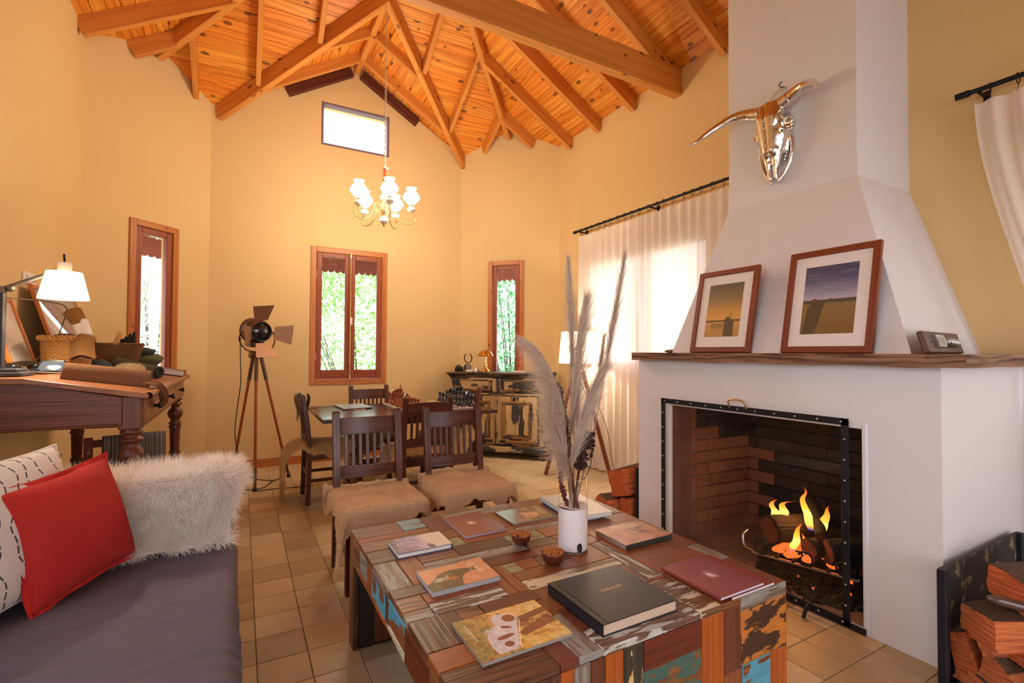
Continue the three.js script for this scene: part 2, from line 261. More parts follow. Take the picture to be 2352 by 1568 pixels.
{
  const plank = (c, L) => {                               // c: four corners (x, y, z) on the underside, in turn; L: 0 along x, 2 along z
    const t = c.map((p) => p.clone().add(V3(0, 0.018, 0))), a = [], uv = [], o = [rr(0, 9), rr(0, 9)], ax = c[0].clone(), along = c[3].clone().sub(c[0]).normalize(), across = c[1].clone().sub(c[0]).addScaledVector(along, -c[1].clone().sub(c[0]).dot(along)).normalize();
    const tri = (...q) => { for (const p of q) { a.push(p.x, p.y, p.z); const d = p.clone().sub(ax); uv.push(d.dot(along) + o[0], d.dot(across) + o[1]); } };
    const quad = (A, B, C, D) => { tri(A, B, C); tri(A, C, D); };
    quad(...c); quad(t[3], t[2], t[1], t[0]); for (let i = 0; i < 4; i++) { const j = (i + 1) % 4; quad(c[i], t[i], t[j], c[j]); }
    const g = fromTris(a, uv); if (g.attributes.normal.getY(0) > 0) { const p = g.attributes.position, u = g.attributes.uv; for (let i = 0; i < p.count; i += 3) { for (const [at_, n] of [[p, 3], [u, 2]]) for (let k = 0; k < n; k++) { const s = at_.array[(i + 1) * n + k]; at_.array[(i + 1) * n + k] = at_.array[(i + 2) * n + k]; at_.array[(i + 2) * n + k] = s; } } g.computeVertexNormals(); }
    part('plank', g, M.pine[Math.floor(rnd() * 3)], ceiling);
  };
  const W = 0.0925, gap = 0.0022, dx = W;                 // plan width of a plank
  for (const side of [0, 1]) for (let k = 0; k * dx < 2.395; k++) {           // right and left planes, planks along z
    const t0 = k * dx + gap, t1 = Math.min((k + 1) * dx - gap, 2.395), X = (t) => side ? XL + t : XR - t, Y = (t) => EAVE + SLOPE * t, zh = (t) => ZB + Math.max(t, 0.3);
    const cut = -2.6 + rr(-0.9, 0.9);
    plank([V3(X(t0), Y(t0), zh(t0)), V3(X(t1), Y(t1), zh(t1)), V3(X(t1), Y(t1), cut - gap / 2), V3(X(t0), Y(t0), cut - gap / 2)], 2);
    plank([V3(X(t0), Y(t0), cut + gap / 2), V3(X(t1), Y(t1), cut + gap / 2), V3(X(t1), Y(t1), ZR), V3(X(t0), Y(t0), ZR)], 2);
  }
  for (let k = 0; k * dx < 2.395; k++) {                  // back plane, planks along x, with the dormer cut out
    const t0 = k * dx + gap, t1 = Math.min((k + 1) * dx - gap, 2.395), Z = (t) => ZB + t, Y = (t) => EAVE + SLOPE * t;
    const hip = (t, s) => XC + s * (2.395 - t), val = (t, s) => XC + s * Math.max(0, 1.45 - t);
    for (const s of [-1, 1]) plank([V3(val(t0, s), Y(t0), Z(t0)), V3(val(t1, s), Y(t1), Z(t1)), V3(hip(t1, s), Y(t1), Z(t1)), V3(hip(t0, s), Y(t0), Z(t0))], 0);
  }
  for (const s of [-1, 1]) for (let k = 0; k * dx < 1.45; k++) {              // dormer, planks along z
    const t0 = k * dx + gap, t1 = Math.min((k + 1) * dx - gap, 1.45), X = (t) => XC + s * t, Y = (t) => 4.87 - SLOPE * t, zv = (t) => ZB + 1.45 - t;
    plank([V3(X(t0), Y(t0), ZB - 0.05), V3(X(t1), Y(t1), ZB - 0.05), V3(X(t1), Y(t1), Math.max(zv(t1), ZB)), V3(X(t0), Y(t0), zv(t0))], 2);
  }
  const B = (name, A, C, w, d, drop) => part(name, bar(V3(...A), V3(...C), w, d, 0.004, V3(0, 1, 0), drop === undefined ? -d / 2 : drop), M.beam, ceiling);
  const hipR = (x) => ZB + (XR - x), hipL = (x) => ZB + (x - XL), rd = 0.146, rw = 0.058;
  for (const z of [-2.71, -3.27, -3.82, -4.39, -4.94, -5.46, -2.15, -1.59, -1.03, -0.47, 0.1, 0.66, 1.22, 1.78, 2.34, 2.9]) {   // common rafters, right
    const xt = z < -3.785 ? XR - (z - ZB) + 0.03 : XC + 0.02; if (xt > XR - 0.1) continue;
    const x0 = z < -5.21 ? XR - (-5.21 - z) + 0.04 : XR + 0.04; B('rafter', [x0, deckR(x0), z], [xt, deckR(xt), z], rw, rd);
  }
  for (const z of [-5.1, -5.57, -4.55, -4.0, -3.45, -2.9, -2.35, -1.8, -1.25, -0.7, -0.15, 0.4, 0.95, 1.5, 2.05, 2.6]) {          // left
    const xt = z < -3.785 ? XL + (z - ZB) - 0.03 : XC - 0.02, x0 = z < -5.31 ? XL + (-5.31 - z) - 0.04 : XL - 0.04; B('rafter', [x0, deckL(x0), z], [xt, deckL(xt), z], rw, rd);
  }
  for (const s of [-1, 1]) {                              // hips, valleys and the short rafters of the back plane
    const c = (t) => s > 0 ? XR - t : XL + t, st = s > 0 ? 0.47 : 0.42;
    B('hip_rafter', [c(st), deckB(ZB + st), ZB + st], [c(2.36), deckB(ZB + 2.36), ZB + 2.36], 0.062, 0.15);
    B('valley_rafter', [XC + s * 1.49, 4.87 - SLOPE * 1.49, ZB - 0.04], [XC + s * 0.02, 4.87, -4.735], 0.062, 0.16);
    for (const t of [0.36, 0.9]) { const x = XC + s * (1.45 - t) , z0 = ZB + t, z1 = Math.min(ZB + 2.38 - Math.abs(x - XC) , -3.82); B('jack_rafter', [x, deckB(z0), z0], [x, deckB(z1), z1], 0.05, 0.13); }
    const xj = XC + s * 1.66, zj0 = s > 0 ? xj - 8.81 - 0.05 : -xj - 6.5 - 0.05; B('jack_rafter', [xj, deckB(zj0), zj0], [xj, deckB(ZB + 0.7), ZB + 0.7], 0.05, 0.13);
    for (const z of [-5.86, -5.34]) B('dormer_rafter', [XC + s * 0.02, 4.87, z], [XC + s * (ZB + 1.45 - z < 0.3 ? 0.3 : Math.max(0.35, -4.73 - z)), 4.87 - SLOPE * Math.max(0.35, -4.73 - z), z], 0.055, 0.115);
    const g = bar(V3(XC + s * 0.06, 4.745, ZB + 0.03), V3(XC + s * 0.78, 4.745 - 0.6 * 0.72, ZB + 0.03), 0.06, 0.1, 0.004); part('cornice_board', g, M.cornice, ceiling);
  }
  B('ridge_beam', [XC, 4.875, ZB + 0.005], [XC, 4.875, -4.72], 0.06, 0.125);
  B('ridge_beam', [XC, RIDGE, -3.8], [XC, RIDGE, ZR], 0.06, 0.2);
  B('tie_beam', [XL - 0.05, 3.872, -3.235], [XR + 0.05, 3.872, -3.235], 0.09, 0.258, 0);
}
// skirting boards
{
  const base = (n, A, B, u0, u1) => { const [m] = wallMatrix(A, B), g = at(cbox(u1 - u0, 0.09, 0.018, 0.004, 0), (u0 + u1) / 2, 0.045, -0.009); g.applyMatrix4(m); struct('baseboard_' + n, g, M.orange); };
  base('back', PLAN.backR, PLAN.backL, 0, 2.95); base('back_left', PLAN.backL, PLAN.left0, 0, 1.23); base('back_right', PLAN.right0, PLAN.backR, 0, 1.37); base('left', PLAN.left0, PLAN.left1, 0, 8.7); base('right', PLAN.right1, PLAN.right0, 5.9, 8.6); base('right_near', PLAN.right1, PLAN.right0, 0, 4.3);
}
// windows: built in the frame of their wall (x along it, y up, z outward)
function windowAt(n, A, B, u0, u1, y0, y1, o = {}) {
  const [m] = wallMatrix(A, B), w = struct('window_' + n, null), put = (g) => { g.applyMatrix4(m); return g; };
  const W = u1 - u0, H = y1 - y0, uc = (u0 + u1) / 2, yc = (y0 + y1) / 2, fw = o.fw ?? 0.065, fd = o.fd ?? 0.15, z0 = o.z0 ?? -0.018;
  const fm = o.fm || M.orange, sm = o.sm || M.sash;
  const fr = (uw, uh, cx, cy, bw, d, zz, mm, name, parent) => part(name, [at(cbox(bw, uh, d, 0.004, 1), cx - uw / 2 + bw / 2, cy, zz), at(cbox(bw, uh, d, 0.004, 1), cx + uw / 2 - bw / 2, cy, zz), at(cbox(uw - 2 * bw, bw, d, 0.004, 0), cx, cy + uh / 2 - bw / 2, zz), at(cbox(uw - 2 * bw, bw, d, 0.004, 0), cx, cy - uh / 2 + bw / 2, zz)].map(put), mm, parent || w);
  fr(W, H, uc, yc, fw, fd, z0 + fd / 2, fm, 'window_frame');
  const leaves = o.leaves || 1, lw = (W - 2 * fw - 0.006) / leaves, sw = o.sw ?? 0.058;
  for (let i = 0; i < leaves; i++) {
    const cx = u0 + fw + 0.003 + lw * (i + 0.5), lh = H - 2 * fw - 0.006;
    if (sw > 0) { const s = fr(lw - 0.004, lh, cx, yc, sw, 0.045, o.sz ?? 0.02, sm, 'sash'); if (o.bottom) s.geometry = join([s.geometry, put(at(cbox(lw - 2 * sw, o.bottom, 0.045, 0.004, 0), cx, yc - lh / 2 + sw + o.bottom / 2, o.sz ?? 0.02))]); }
    part('pane', put(at(new THREE.PlaneGeometry(lw - 1.6 * sw, lh - 1.6 * sw), cx, yc, o.sz ?? 0.02)), M.glass, w);
    if (o.hinges) for (const hy of [0.2, 0.8]) part('hinge', put(rod(V3(cx + (i ? 1 : -1) * (lw / 2 - 0.002), y0 + H * hy - 0.045, 0.0), V3(cx + (i ? 1 : -1) * (lw / 2 - 0.002), y0 + H * hy + 0.045, 0.0), 0.007)), M.brass, w);
  }
  return { w, put, uc, yc, H };
}
{
  const a = windowAt(1, PLAN.backR, PLAN.backL, 2.63 - 1.612, 2.63 - 0.705, 0.905, 2.558, { leaves: 2, bottom: 0.05, hinges: true, z0: -0.015, sz: 0.012 });
  part('mullion_cover', a.put(at(cbox(0.045, a.H - 0.15, 0.02, 0.006, 1), a.uc, a.yc, -0.02)), M.sash, a.w);
  part('latch_rod', [rod(V3(a.uc, 0.98, -0.042), V3(a.uc, 2.49, -0.042), 0.006), at(cbox(0.022, 0.06, 0.02, 0.005), a.uc, 2.47, -0.04), at(cbox(0.022, 0.06, 0.02, 0.005), a.uc, 0.995, -0.04)].map(a.put), M.brass, a.w);
  part('latch_handle', a.put(at(lathe([[0, 0], [0.012, 0.006], [0.016, 0.03], [0.011, 0.05], [0.016, 0.075], [0.009, 0.1], [0, 0.104]], 14), a.uc - 0.006, 1.62, -0.062)), M.porcelain, a.w);
  windowAt(2, PLAN.backR, PLAN.backL, 2.63 - 1.622, 2.63 - 0.802, 3.795, 4.32, { fw: 0.028, sw: 0, fm: mat(0x7c6a78, 0.6), z0: 0.0, fd: 0.1, sz: 0.06 });
  windowAt(3, PLAN.backL, PLAN.left0, 0.358, 0.842, 0.93, 2.532, { fw: 0.06, sw: 0.055 });
  const d = windowAt(4, PLAN.right0, PLAN.backR, 0.472, 0.97, 0.93, 2.53, { fw: 0.06, sw: 0.055 });
  part('latch', d.put(at(cbox(0.05, 0.02, 0.03, 0.005), 0.68, 1.03, -0.02)), M.black, d.w);
  windowAt(5, PLAN.right1, PLAN.right0, 6.2, 7.95, 1.08, 2.45, { leaves: 2 });
  windowAt(6, PLAN.right1, PLAN.right0, 2.3, 4.25, 0.95, 2.45, { leaves: 2 });
  windowAt(7, PLAN.left0, PLAN.left1, 3.4, 7.0, 1.0, 2.5, { leaves: 4 });
  windowAt(8, PLAN.left1, PLAN.right1, 0.7, 4.1, 0.02, 2.6, { leaves: 3 });
}
// ---------------------------------------------------------------- chandelier and the lamps
const lampShadeM = mat(0xfff4e4, 0.4, { emissive: new THREE.Color(1, 0.9, 0.74), emissiveIntensity: 1.9 });
function lampLight(p, power, parent, r = 1) { const l = new THREE.PointLight(WARM, power, 0, 2); l.position.set(...p); l.castShadow = true; l.shadow.radius = r; parent.add(l); return l; }
function makeChandelier(pos, label, power, chainTop) {
  const t = thing('chandelier', label, 'chandelier', pos), gold = mat(new THREE.Color(0.78, 0.6, 0.32), 0.32, { metalness: 1 });
  part('stem', lathe([[0, 0.6], [0.012, 0.6], [0.014, 0.585], [0.013, 0.49], [0.016, 0.485], [0, 0.485]], 16), M.frame, t);
  part('collar', [lathe([[0, 0.485], [0.018, 0.482], [0.02, 0.468], [0.011, 0.455], [0.024, 0.44], [0.026, 0.432], [0.012, 0.42], [0.012, 0.4], [0, 0.4]], 20), lathe([[0, 0.298], [0.018, 0.297], [0.014, 0.28], [0.026, 0.245], [0.036, 0.21], [0.034, 0.19], [0.022, 0.165], [0.016, 0.14], [0, 0.138]], 20), lathe([[0, 0.062], [0.024, 0.06], [0.01, 0.045], [0.006, 0.03], [0, 0.028]], 16), new THREE.TorusGeometry(0.018, 0.0022, 6, 20).translate(0, 0.012, 0)], gold, t);
  part('porcelain_body', lathe([[0, 0.402], [0.018, 0.4], [0.014, 0.375], [0.02, 0.35], [0.04, 0.322], [0.042, 0.312], [0.03, 0.3], [0, 0.296]], 24), M.porcelain, t);
  part('porcelain_ball', lathe([[0, 0.13], [0.014, 0.128], [0.034, 0.118], [0.047, 0.097], [0.04, 0.074], [0.02, 0.063], [0, 0.061]], 24), M.porcelain, t);
  for (let k = 0; k < 5; k++) {
    const a = (123 + 72 * k) * PI / 180 - YAW, dx = Math.cos(a), dz = Math.sin(a), R = 0.262, P = (r, y) => V3(dx * r, y, dz * r);
    part('arm', [tube([P(0.03, 0.2), P(0.06, 0.25), P(0.1, 0.235), P(0.11, 0.18), P(0.14, 0.11), P(0.2, 0.068), P(0.27, 0.072), P(0.31, 0.11), P(0.3, 0.15), P(0.27, 0.158), P(0.258, 0.14)], 0.0048, 48, 7), tube([P(0.11, 0.18), P(0.085, 0.16), P(0.068, 0.18), P(0.075, 0.2), P(0.09, 0.195)], 0.0035, 20, 6), rod(P(R, 0.15), P(R, 0.185), 0.005, 0.016, 12)], gold, t);
    const o = P(R, 0.18), Lm = new THREE.Group(); Lm.name = 'lamp'; Lm.position.copy(o); t.add(Lm);
    part('font', lathe([[0, 0], [0.016, 0.001], [0.036, 0.014], [0.042, 0.03], [0.034, 0.046], [0.02, 0.055], [0, 0.056]], 22), M.porcelain, Lm);
    part('burner', lathe([[0, 0.054], [0.02, 0.054], [0.023, 0.062], [0.016, 0.07], [0.026, 0.078], [0, 0.08]], 16), gold, Lm);
    part('lamp_shade', lathe([[0.028, 0.078], [0.036, 0.082], [0.06, 0.108], [0.081, 0.136], [0.084, 0.143], [0.081, 0.152], [0.07, 0.178], [0.052, 0.198], [0.041, 0.206], [0.04, 0.212], [0.044, 0.225], [0.052, 0.24], [0.05, 0.2405], [0.042, 0.226], [0.038, 0.212]], 28), lampShadeM, Lm);
    part('shade_rim', new THREE.TorusGeometry(0.0835, 0.0016, 6, 30).rotateX(PI / 2).translate(0, 0.143, 0), gold, Lm);
    lampLight([o.x, o.y + 0.145, o.z], power / 5, t, 3);
  }
  const n = Math.round((chainTop - pos[1] - 0.6) / 0.028), links = [];
  for (let i = 0; i < n; i++) links.push(at(new THREE.TorusGeometry(0.0095, 0.0022, 5, 12).scale(0.75, 1.6, 1), 0, 0.612 + i * 0.028, 0, 0, i % 2 ? PI / 2 : 0.2, 0));
  links.push(new THREE.TorusGeometry(0.012, 0.003, 6, 14).translate(0, 0.604, 0));
  part('chain', links, mat(new THREE.Color(0.75, 0.7, 0.6), 0.35, { metalness: 0.9 }), t);
  part('cord', [tube([[0.006, 0.6, 0], [0.03, 0.615, 0.006], [0.036, 0.6, 0.01], [0.018, 0.606, 0.008], [0.01, 0.63, 0.006]], 0.004, 24, 6), tube([[0.009, 0.62, 0.005], [0.011, 1.1, 0.007], [0.008, 1.6, 0.004], [0.004, chainTop - pos[1] - 0.01, 0]], 0.0025, 40, 5)], mat(0xeae2d2, 0.6), t);
  part('ceiling_hook', lathe([[0, chainTop - pos[1]], [0.03, chainTop - pos[1]], [0.026, chainTop - pos[1] - 0.02], [0.006, chainTop - pos[1] - 0.03], [0, chainTop - pos[1] - 0.032]], 16), gold, t);
  return t;
}
makeChandelier([1.2, 2.497, -4.74], 'brass chandelier with white glass lamps hanging on a chain before the high window', LAMPS.chandelier, 4.752);
// ---------------------------------------------------------------- fireplace
const FX = 2.56, F0 = -2.675, F1 = -0.905, O0 = -2.374, O1 = -1.203, OT = 0.955, OB = 0.03, FB = 3.36;
{
  const t = thing('fireplace', 'white plastered fireplace with tapering chimney and a wide brick firebox', 'fireplace');
  // body: face outline with the opening, extruded away from the room
  const g = extrude([[-F1, 0], [-F0, 0], [-F0, 1.255], [-F1, 1.255]], XR - FX, 0, [[[-O1, OB], [-O0, OB], [-O0, OT], [-O1, OT]]]);
  g.applyMatrix4(new THREE.Matrix4().makeBasis(V3(0, 0, -1), V3(0, 1, 0), V3(1, 0, 0)).setPosition(FX, 0, 0));
  part('body', boxUV(tidy(g)), M.white, t);
  // chimney breast: base on the shelf, tapering to a straight shaft
  const yB = 1.3, yK = 2.31, yT = 5.2, xB = 2.6, xK = 2.988, ring = (x, z0, z1, y) => [V3(x, y, z0), V3(x, y, z1), V3(XR + 0.02, y, z1), V3(XR + 0.02, y, z0)];
  const rings = [ring(xB, -2.4, -1.02, yB), ring(xK, -2.23, -1.415, yK), ring(xK, -2.23, -1.415, yT)]; rings[0][2].z = -1.09; rings[0][3].z = -2.45;
  const a = []; for (let k = 0; k < 2; k++) for (let i = 0; i < 4; i++) { const j = (i + 1) % 4, [p, q, r, s] = [rings[k][i], rings[k][j], rings[k + 1][j], rings[k + 1][i]]; for (const v of [p, q, r, p, r, s]) a.push(v.x, v.y, v.z); }
  part('chimney_breast', boxUV(fromTris(a)), M.white, t);
  // firebox: brick sides, back and hearth
  const bm = [[0.20, 0.075, 0.04], [0.225, 0.085, 0.045], [0.18, 0.066, 0.036], [0.21, 0.085, 0.05]].map((c) => mat(new THREE.Color(...c), 0.95, { bumpMap: scaled(noiseBump, 0.25, 0.25), bumpScale: 0.006 }));
  const soot = [0.012, 0.016, 0.022].map((k) => mat(new THREE.Color(k, k * 0.86, k * 0.75), 0.95, { bumpMap: scaled(noiseBump, 0.25, 0.25), bumpScale: 0.006 }));
  const mortar = mat(new THREE.Color(0.13, 0.055, 0.034), 0.95), mSoot = mat(new THREE.Color(0.02, 0.017, 0.015), 0.95);
  part('firebox_mortar', [at(cbox(FB - FX - 0.02, 1.0, 0.03, 0.001), (FX + FB) / 2 + 0.01, 0.5, O0 - 0.017, 0, 0.06, 0)], mortar, t);
  part('firebox_lining', [at(cbox(0.03, 1.0, O1 - O0 + 0.1, 0.001), FB + 0.016, 0.5, (O0 + O1) / 2), at(cbox(FB - FX - 0.02, 1.0, 0.03, 0.001), (FX + FB) / 2 + 0.01, 0.5, O1 + 0.017)], mSoot, t);
  const H = 0.0835, brick = (p, w, ry, m, h = H) => { const o = part('brick', cbox(w - 0.006, h - 0.006, 0.03, 0.004, 0), m, t, p); o.rotation.y = ry; };
  for (let r = 0; r * H < OT - OB - 0.02; r++) {          // left side: a straight jamb of whole bricks, then long courses running back
    const y = OB + H * (r + 0.5), hh = Math.min(H, OT - OB - r * H);
    brick([FX + 0.13, y, O0 - 0.004], 0.225, 0, bm[Math.floor(rnd() * 4)], hh);
    for (let c = 0, x = FX + 0.245 - (r % 2 ? 0.11 : 0); x < FB - 0.03; c++, x += 0.23) { const x0 = Math.max(x, FX + 0.245), x1 = Math.min(x + 0.23, FB); if (x1 - x0 < 0.03) continue; const xm = (x0 + x1) / 2, z = O0 - 0.004 + (xm - FX - 0.245) * 0.06; brick([xm, y, z], x1 - x0, -0.06, r > 7 && xm > 2.95 || r > 8 ? soot[2] : bm[Math.floor(rnd() * 4)], hh); }
    for (let z = O0 + (r % 2 ? -0.12 : 0); z < O1; z += 0.24) { const z0 = Math.max(z, O0), z1 = Math.min(z + 0.24, O1); if (z1 - z0 < 0.03) continue; brick([FB - 0.012, y, (z0 + z1) / 2], z1 - z0, PI / 2, z1 < -2.05 && r < 7 ? bm[2] : soot[Math.floor(rnd() * 3)], hh); }
    for (let x = FX + (r % 2 ? -0.1 : 0.02); x < FB; x += 0.24) { const x0 = Math.max(x, FX + 0.02), x1 = Math.min(x + 0.24, FB); if (x1 - x0 < 0.03) continue; brick([(x0 + x1) / 2, y, O1 + 0.004], x1 - x0, 0, soot[Math.floor(rnd() * 3)], hh); }
  }
  part('smoke_shelf', at(cbox(FB - FX - 0.05, 0.03, O1 - O0, 0.002), (FX + FB) / 2, OT + 0.012, (O0 + O1) / 2), mSoot, t);
  const hm = [[0.19, 0.105, 0.075], [0.22, 0.125, 0.095], [0.17, 0.095, 0.07]].map((c) => mat(new THREE.Color(...c), 0.95, { bumpMap: scaled(noiseBump, 0.3, 0.3), bumpScale: 0.006 }));
  part('hearth_bed', at(cbox(FB - FX + 0.02, 0.03, O1 - O0 + 0.02, 0.002), (FX + FB) / 2, 0.012, (O0 + O1) / 2), mat(0x241c18, 0.95), t);
  for (let i = 0; i < 4; i++) for (let k = 0; k < 5; k++) part('hearth_brick', cbox(0.192, 0.02, 0.228, 0.004, 2), hm[Math.floor(rnd() * 3)], t, [FX + 0.1 + i * 0.2, 0.031 + rr(-0.001, 0.001), O0 + 0.117 + k * 0.234]);
  // plaster lip round the opening
  const lip = (y0, y1, z0, z1) => at(cbox(0.012, y1 - y0, z1 - z0, 0.004), FX - 0.002, (y0 + y1) / 2, (z0 + z1) / 2);
  part('opening_lip', [lip(OB, OT + 0.03, O0 - 0.03, O0), lip(OB, OT + 0.03, O1, O1 + 0.022), lip(OT, OT + 0.03, O0, O1)], M.white, t);
}
// mantel shelf: one weathered beam
{
  const g0 = new THREE.BoxGeometry(1.12, 0.055, 1.86, 22, 4, 40), p = g0.attributes.position;
  for (let i = 0; i < p.count; i++) { const x = p.getX(i), y = p.getY(i), z = p.getZ(i), n = fbm(z * 3 + 7, y * 26 + x * 2, 91, 4) - 0.5, c = fbm(z * 1.6, y * 60, 95, 3); const d = 0.016 * n - (c > 0.62 ? 0.012 * smooth(0.62, 0.75, c) : 0); if (x < -0.55) p.setX(i, x - d); if (y < 0) p.setY(i, y + 0.012 * (fbm(z * 4, x * 4, 97, 3) - 0.5)); if (z > 0.92) p.setZ(i, z + 0.03 * (fbm(x * 5, y * 70, 99, 3) - 0.5)); }
  const g = boxUV(g0.toNonIndexed(), 2); g.computeVertexNormals();
  const s = solo('mantel_shelf', toCreasedNormals(g, 0.7), M.old, 'thick weathered wooden beam laid as a mantel shelf over the fireplace', 'mantel shelf', [2.472 + 0.56, 1.2825, -2.655 + 0.93]);
}
// spark screen: riveted iron frame with glass, standing on feet just before the opening
{
  const x = 2.525, z0 = -2.42, z1 = -1.245, y0 = 0.02, y1 = 1.0, t = thing('fire_screen', 'black riveted iron fire screen with glass standing in front of the firebox', 'fire screen');
  const w = 0.032, zc = (z0 + z1) / 2, L = z1 - z0;
  part('screen_frame', [at(cbox(0.008, w, L, 0.001, 2), x, y1 - w / 2, zc), at(cbox(0.008, w, L, 0.001, 2), x, y0 + w / 2, zc), at(cbox(0.008, y1 - y0, w, 0.001, 1), x, (y0 + y1) / 2, z0 + w / 2), at(cbox(0.008, y1 - y0, w, 0.001, 1), x, (y0 + y1) / 2, z1 - w / 2)], M.iron, t);
  part('glass_pane', at(new THREE.PlaneGeometry(L - 0.04, y1 - y0 - 0.04).rotateY(PI / 2), x + 0.001, (y0 + y1) / 2, zc), M.glass, t);
  const rv = new THREE.SphereGeometry(0.0055, 8, 5), spots = [];
  for (let i = 0; i < 11; i++) spots.push([y1 - w / 2, z0 + 0.03 + i * (L - 0.06) / 10], [y0 + w / 2, z0 + 0.03 + i * (L - 0.06) / 10]);
  for (let i = 1; i < 10; i++) spots.push([y0 + i * (y1 - y0) / 10, z0 + w / 2], [y0 + i * (y1 - y0) / 10, z1 - w / 2]);
  for (const [y, z] of spots) part('rivet', rv, M.steel, t, [x - 0.005, y, z]);
  part('handle', [tube([[x - 0.006, y1 - 0.008, -1.885], [x - 0.02, y1 + 0.03, -1.88], [x - 0.022, y1 + 0.04, -1.83], [x - 0.02, y1 + 0.03, -1.78], [x - 0.006, y1 - 0.008, -1.775]], 0.005, 30, 8)], M.brass, t);
  for (const z of [-1.43, -2.24]) part('foot', tube([[x, 0.03, z], [x - 0.02, 0.045, z], [x - 0.06, 0.03, z + 0.01], [x - 0.085, 0.008, z + 0.015]], 0.009, 16, 8), M.iron, t);
}
// grate, burning logs, ash, embers and flames
{
  const gx = 2.86, gz = -1.62, t = thing('fire_grate', 'low wrought iron fire grate with scrolled bars in the firebox', 'grate', [gx, 0.042, gz], 0.28);
  part('front_rail', [at(cbox(0.016, 0.012, 0.52, 0.002), -0.16, 0.105, 0), at(cbox(0.016, 0.012, 0.46, 0.002), 0.16, 0.105, 0)], M.steel, t);
  for (const [x, z] of [[-0.16, -0.22], [-0.16, 0.2], [0.16, -0.2], [0.16, 0.2]]) part('leg', at(cbox(0.014, 0.11, 0.014, 0.002), x, 0.054, z), M.iron, t);
  for (let i = 0; i < 6; i++) part('bar', at(cbox(0.34, 0.012, 0.014, 0.002), 0, 0.114, -0.21 + i * 0.084), M.iron, t);
  for (const z of [-0.2, 0.02, 0.2]) part('scroll', new THREE.TorusGeometry(0.036, 0.006, 8, 20).rotateY(PI / 2).translate(-0.175, 0.15, z), M.iron, t);
  part('end_hook', [tube([[-0.15, 0.11, -0.26], [-0.19, 0.14, -0.29], [-0.18, 0.2, -0.3], [-0.14, 0.22, -0.29]], 0.007, 16, 8)], M.steel, t);
  const bark = mat(0x2a1c14, 0.95, { bumpMap: scaled(grainBump, 0.3, 0.2), bumpScale: 0.02 }), cut = wm(T.log, 0.4, 0.3, 0.85, { color: 0x8a6c4c }), char = mat(0x0f0c0b, 0.95, { bumpMap: scaled(noiseBump, 0.1, 0.1), bumpScale: 0.01 });
  const log = (label, A, B, r, m, seed) => { const g = taperTube([A, A.clone().lerp(B, 0.5).add(V3(0, 0.008, 0.006)), B], (u) => r * (1 - 0.1 * u), 24, 18), p = g.attributes.position; for (let i = 0; i < p.count; i++) { const k = 0.014 * (fbm(p.getX(i) * 14, p.getY(i) * 14 + p.getZ(i) * 9, seed, 3) - 0.5); p.setXYZ(i, p.getX(i) + k, p.getY(i) + k, p.getZ(i) - k); } g.computeVertexNormals(); const o = solo('burning_log', boxUV(g.toNonIndexed()), m, label, 'firewood'); part('cut_face', at(lathe([[0, 0.004], [r * 0.86, 0.003], [r * 0.93, 0]], 20), 0, 0, 0), cut, o).applyMatrix4(new THREE.Matrix4().compose(A.clone().lerp(B, -0.004), new THREE.Quaternion().setFromUnitVectors(V3(0, 1, 0), A.clone().sub(B).normalize()), V3(1, 1, 1))); return o; };
  log('large round log burning at the left of the grate', V3(2.74, 0.27, -1.78), V3(3.06, 0.27, -1.66), 0.082, bark, 3);
  log('charred log lying at the back of the grate', V3(2.98, 0.25, -1.86), V3(3.06, 0.24, -1.42), 0.06, char, 5);
  log('dark log smouldering at the right of the grate', V3(2.78, 0.24, -1.48), V3(3.02, 0.25, -1.32), 0.07, char, 7);
  log('short log with a pale cut end lying on the grate right of the flames', V3(2.75, 0.235, -1.56), V3(2.97, 0.235, -1.52), 0.055, bark, 9);
  log('charred stick leaning across the top of the fire', V3(2.8, 0.3, -1.52), V3(3.05, 0.42, -1.72), 0.03, char, 11);
  // ash bed: crumbs of charcoal, some glowing
  const ash = [], em = [], ra = mulberry(77);
  for (let i = 0; i < 900; i++) { const a = ra() * TAU, q = Math.sqrt(ra()), x = 2.83 + Math.cos(a) * q * 0.27, z = -1.55 + Math.sin(a) * q * 0.34, s = 0.006 + ra() * 0.014, y = 0.045 + 0.035 * (1 - q) * ra(); if (x < 2.56) continue; const g = new THREE.TetrahedronGeometry(s, 1); at(g, x, y, z, ra() * 6, ra() * 6, 0); (q < 0.55 && ra() < 0.05 ? em : ash).push(g); }
  for (let i = 0; i < 26; i++) { const g = lump(0.018 + ra() * 0.02, 0.014, 0.018 + ra() * 0.016, i, 0.3, 1); em.push(g.translate(2.8 + (ra() - 0.5) * 0.22, 0.17 + ra() * 0.03, -1.62 + (ra() - 0.5) * 0.4)); }
  const A = solo('ash_bed', ash, mat(0x17120f, 1), 'heap of charcoal crumbs and ash under the fire grate', 'ash'); A.userData.kind = 'stuff';
  const E = solo('embers_glow', em, mat(0x301008, 0.9, { emissive: new THREE.Color(1, 0.16, 0.03), emissiveIntensity: 1.2 }), 'glowing orange embers under the burning logs', 'embers'); E.userData.kind = 'stuff';
  // flames: thin closed tongues that give off light
  const fl = makeTex(64, 128, (u, v) => { const k = v; const c = k < 0.12 ? mix3([60, 60, 200], [255, 150, 40], k / 0.12) : k < 0.45 ? mix3([255, 190, 80], [255, 214, 110], (k - 0.12) / 0.33) : mix3([255, 180, 60], [255, 80, 14], (k - 0.45) / 0.55); return c; });
  const al = makeTex(64, 128, (u, v) => { const a = 255 * clamp(smooth(0, 0.1, v) * (1 - smooth(0.72, 1, v)) * 0.85); return [a, a, a]; }, false);
  const fm = mat(0x000000, 1, { emissive: 0xffffff, emissiveIntensity: 2.0, emissiveMap: fl, alphaMap: al, transparent: true, depthWrite: false });
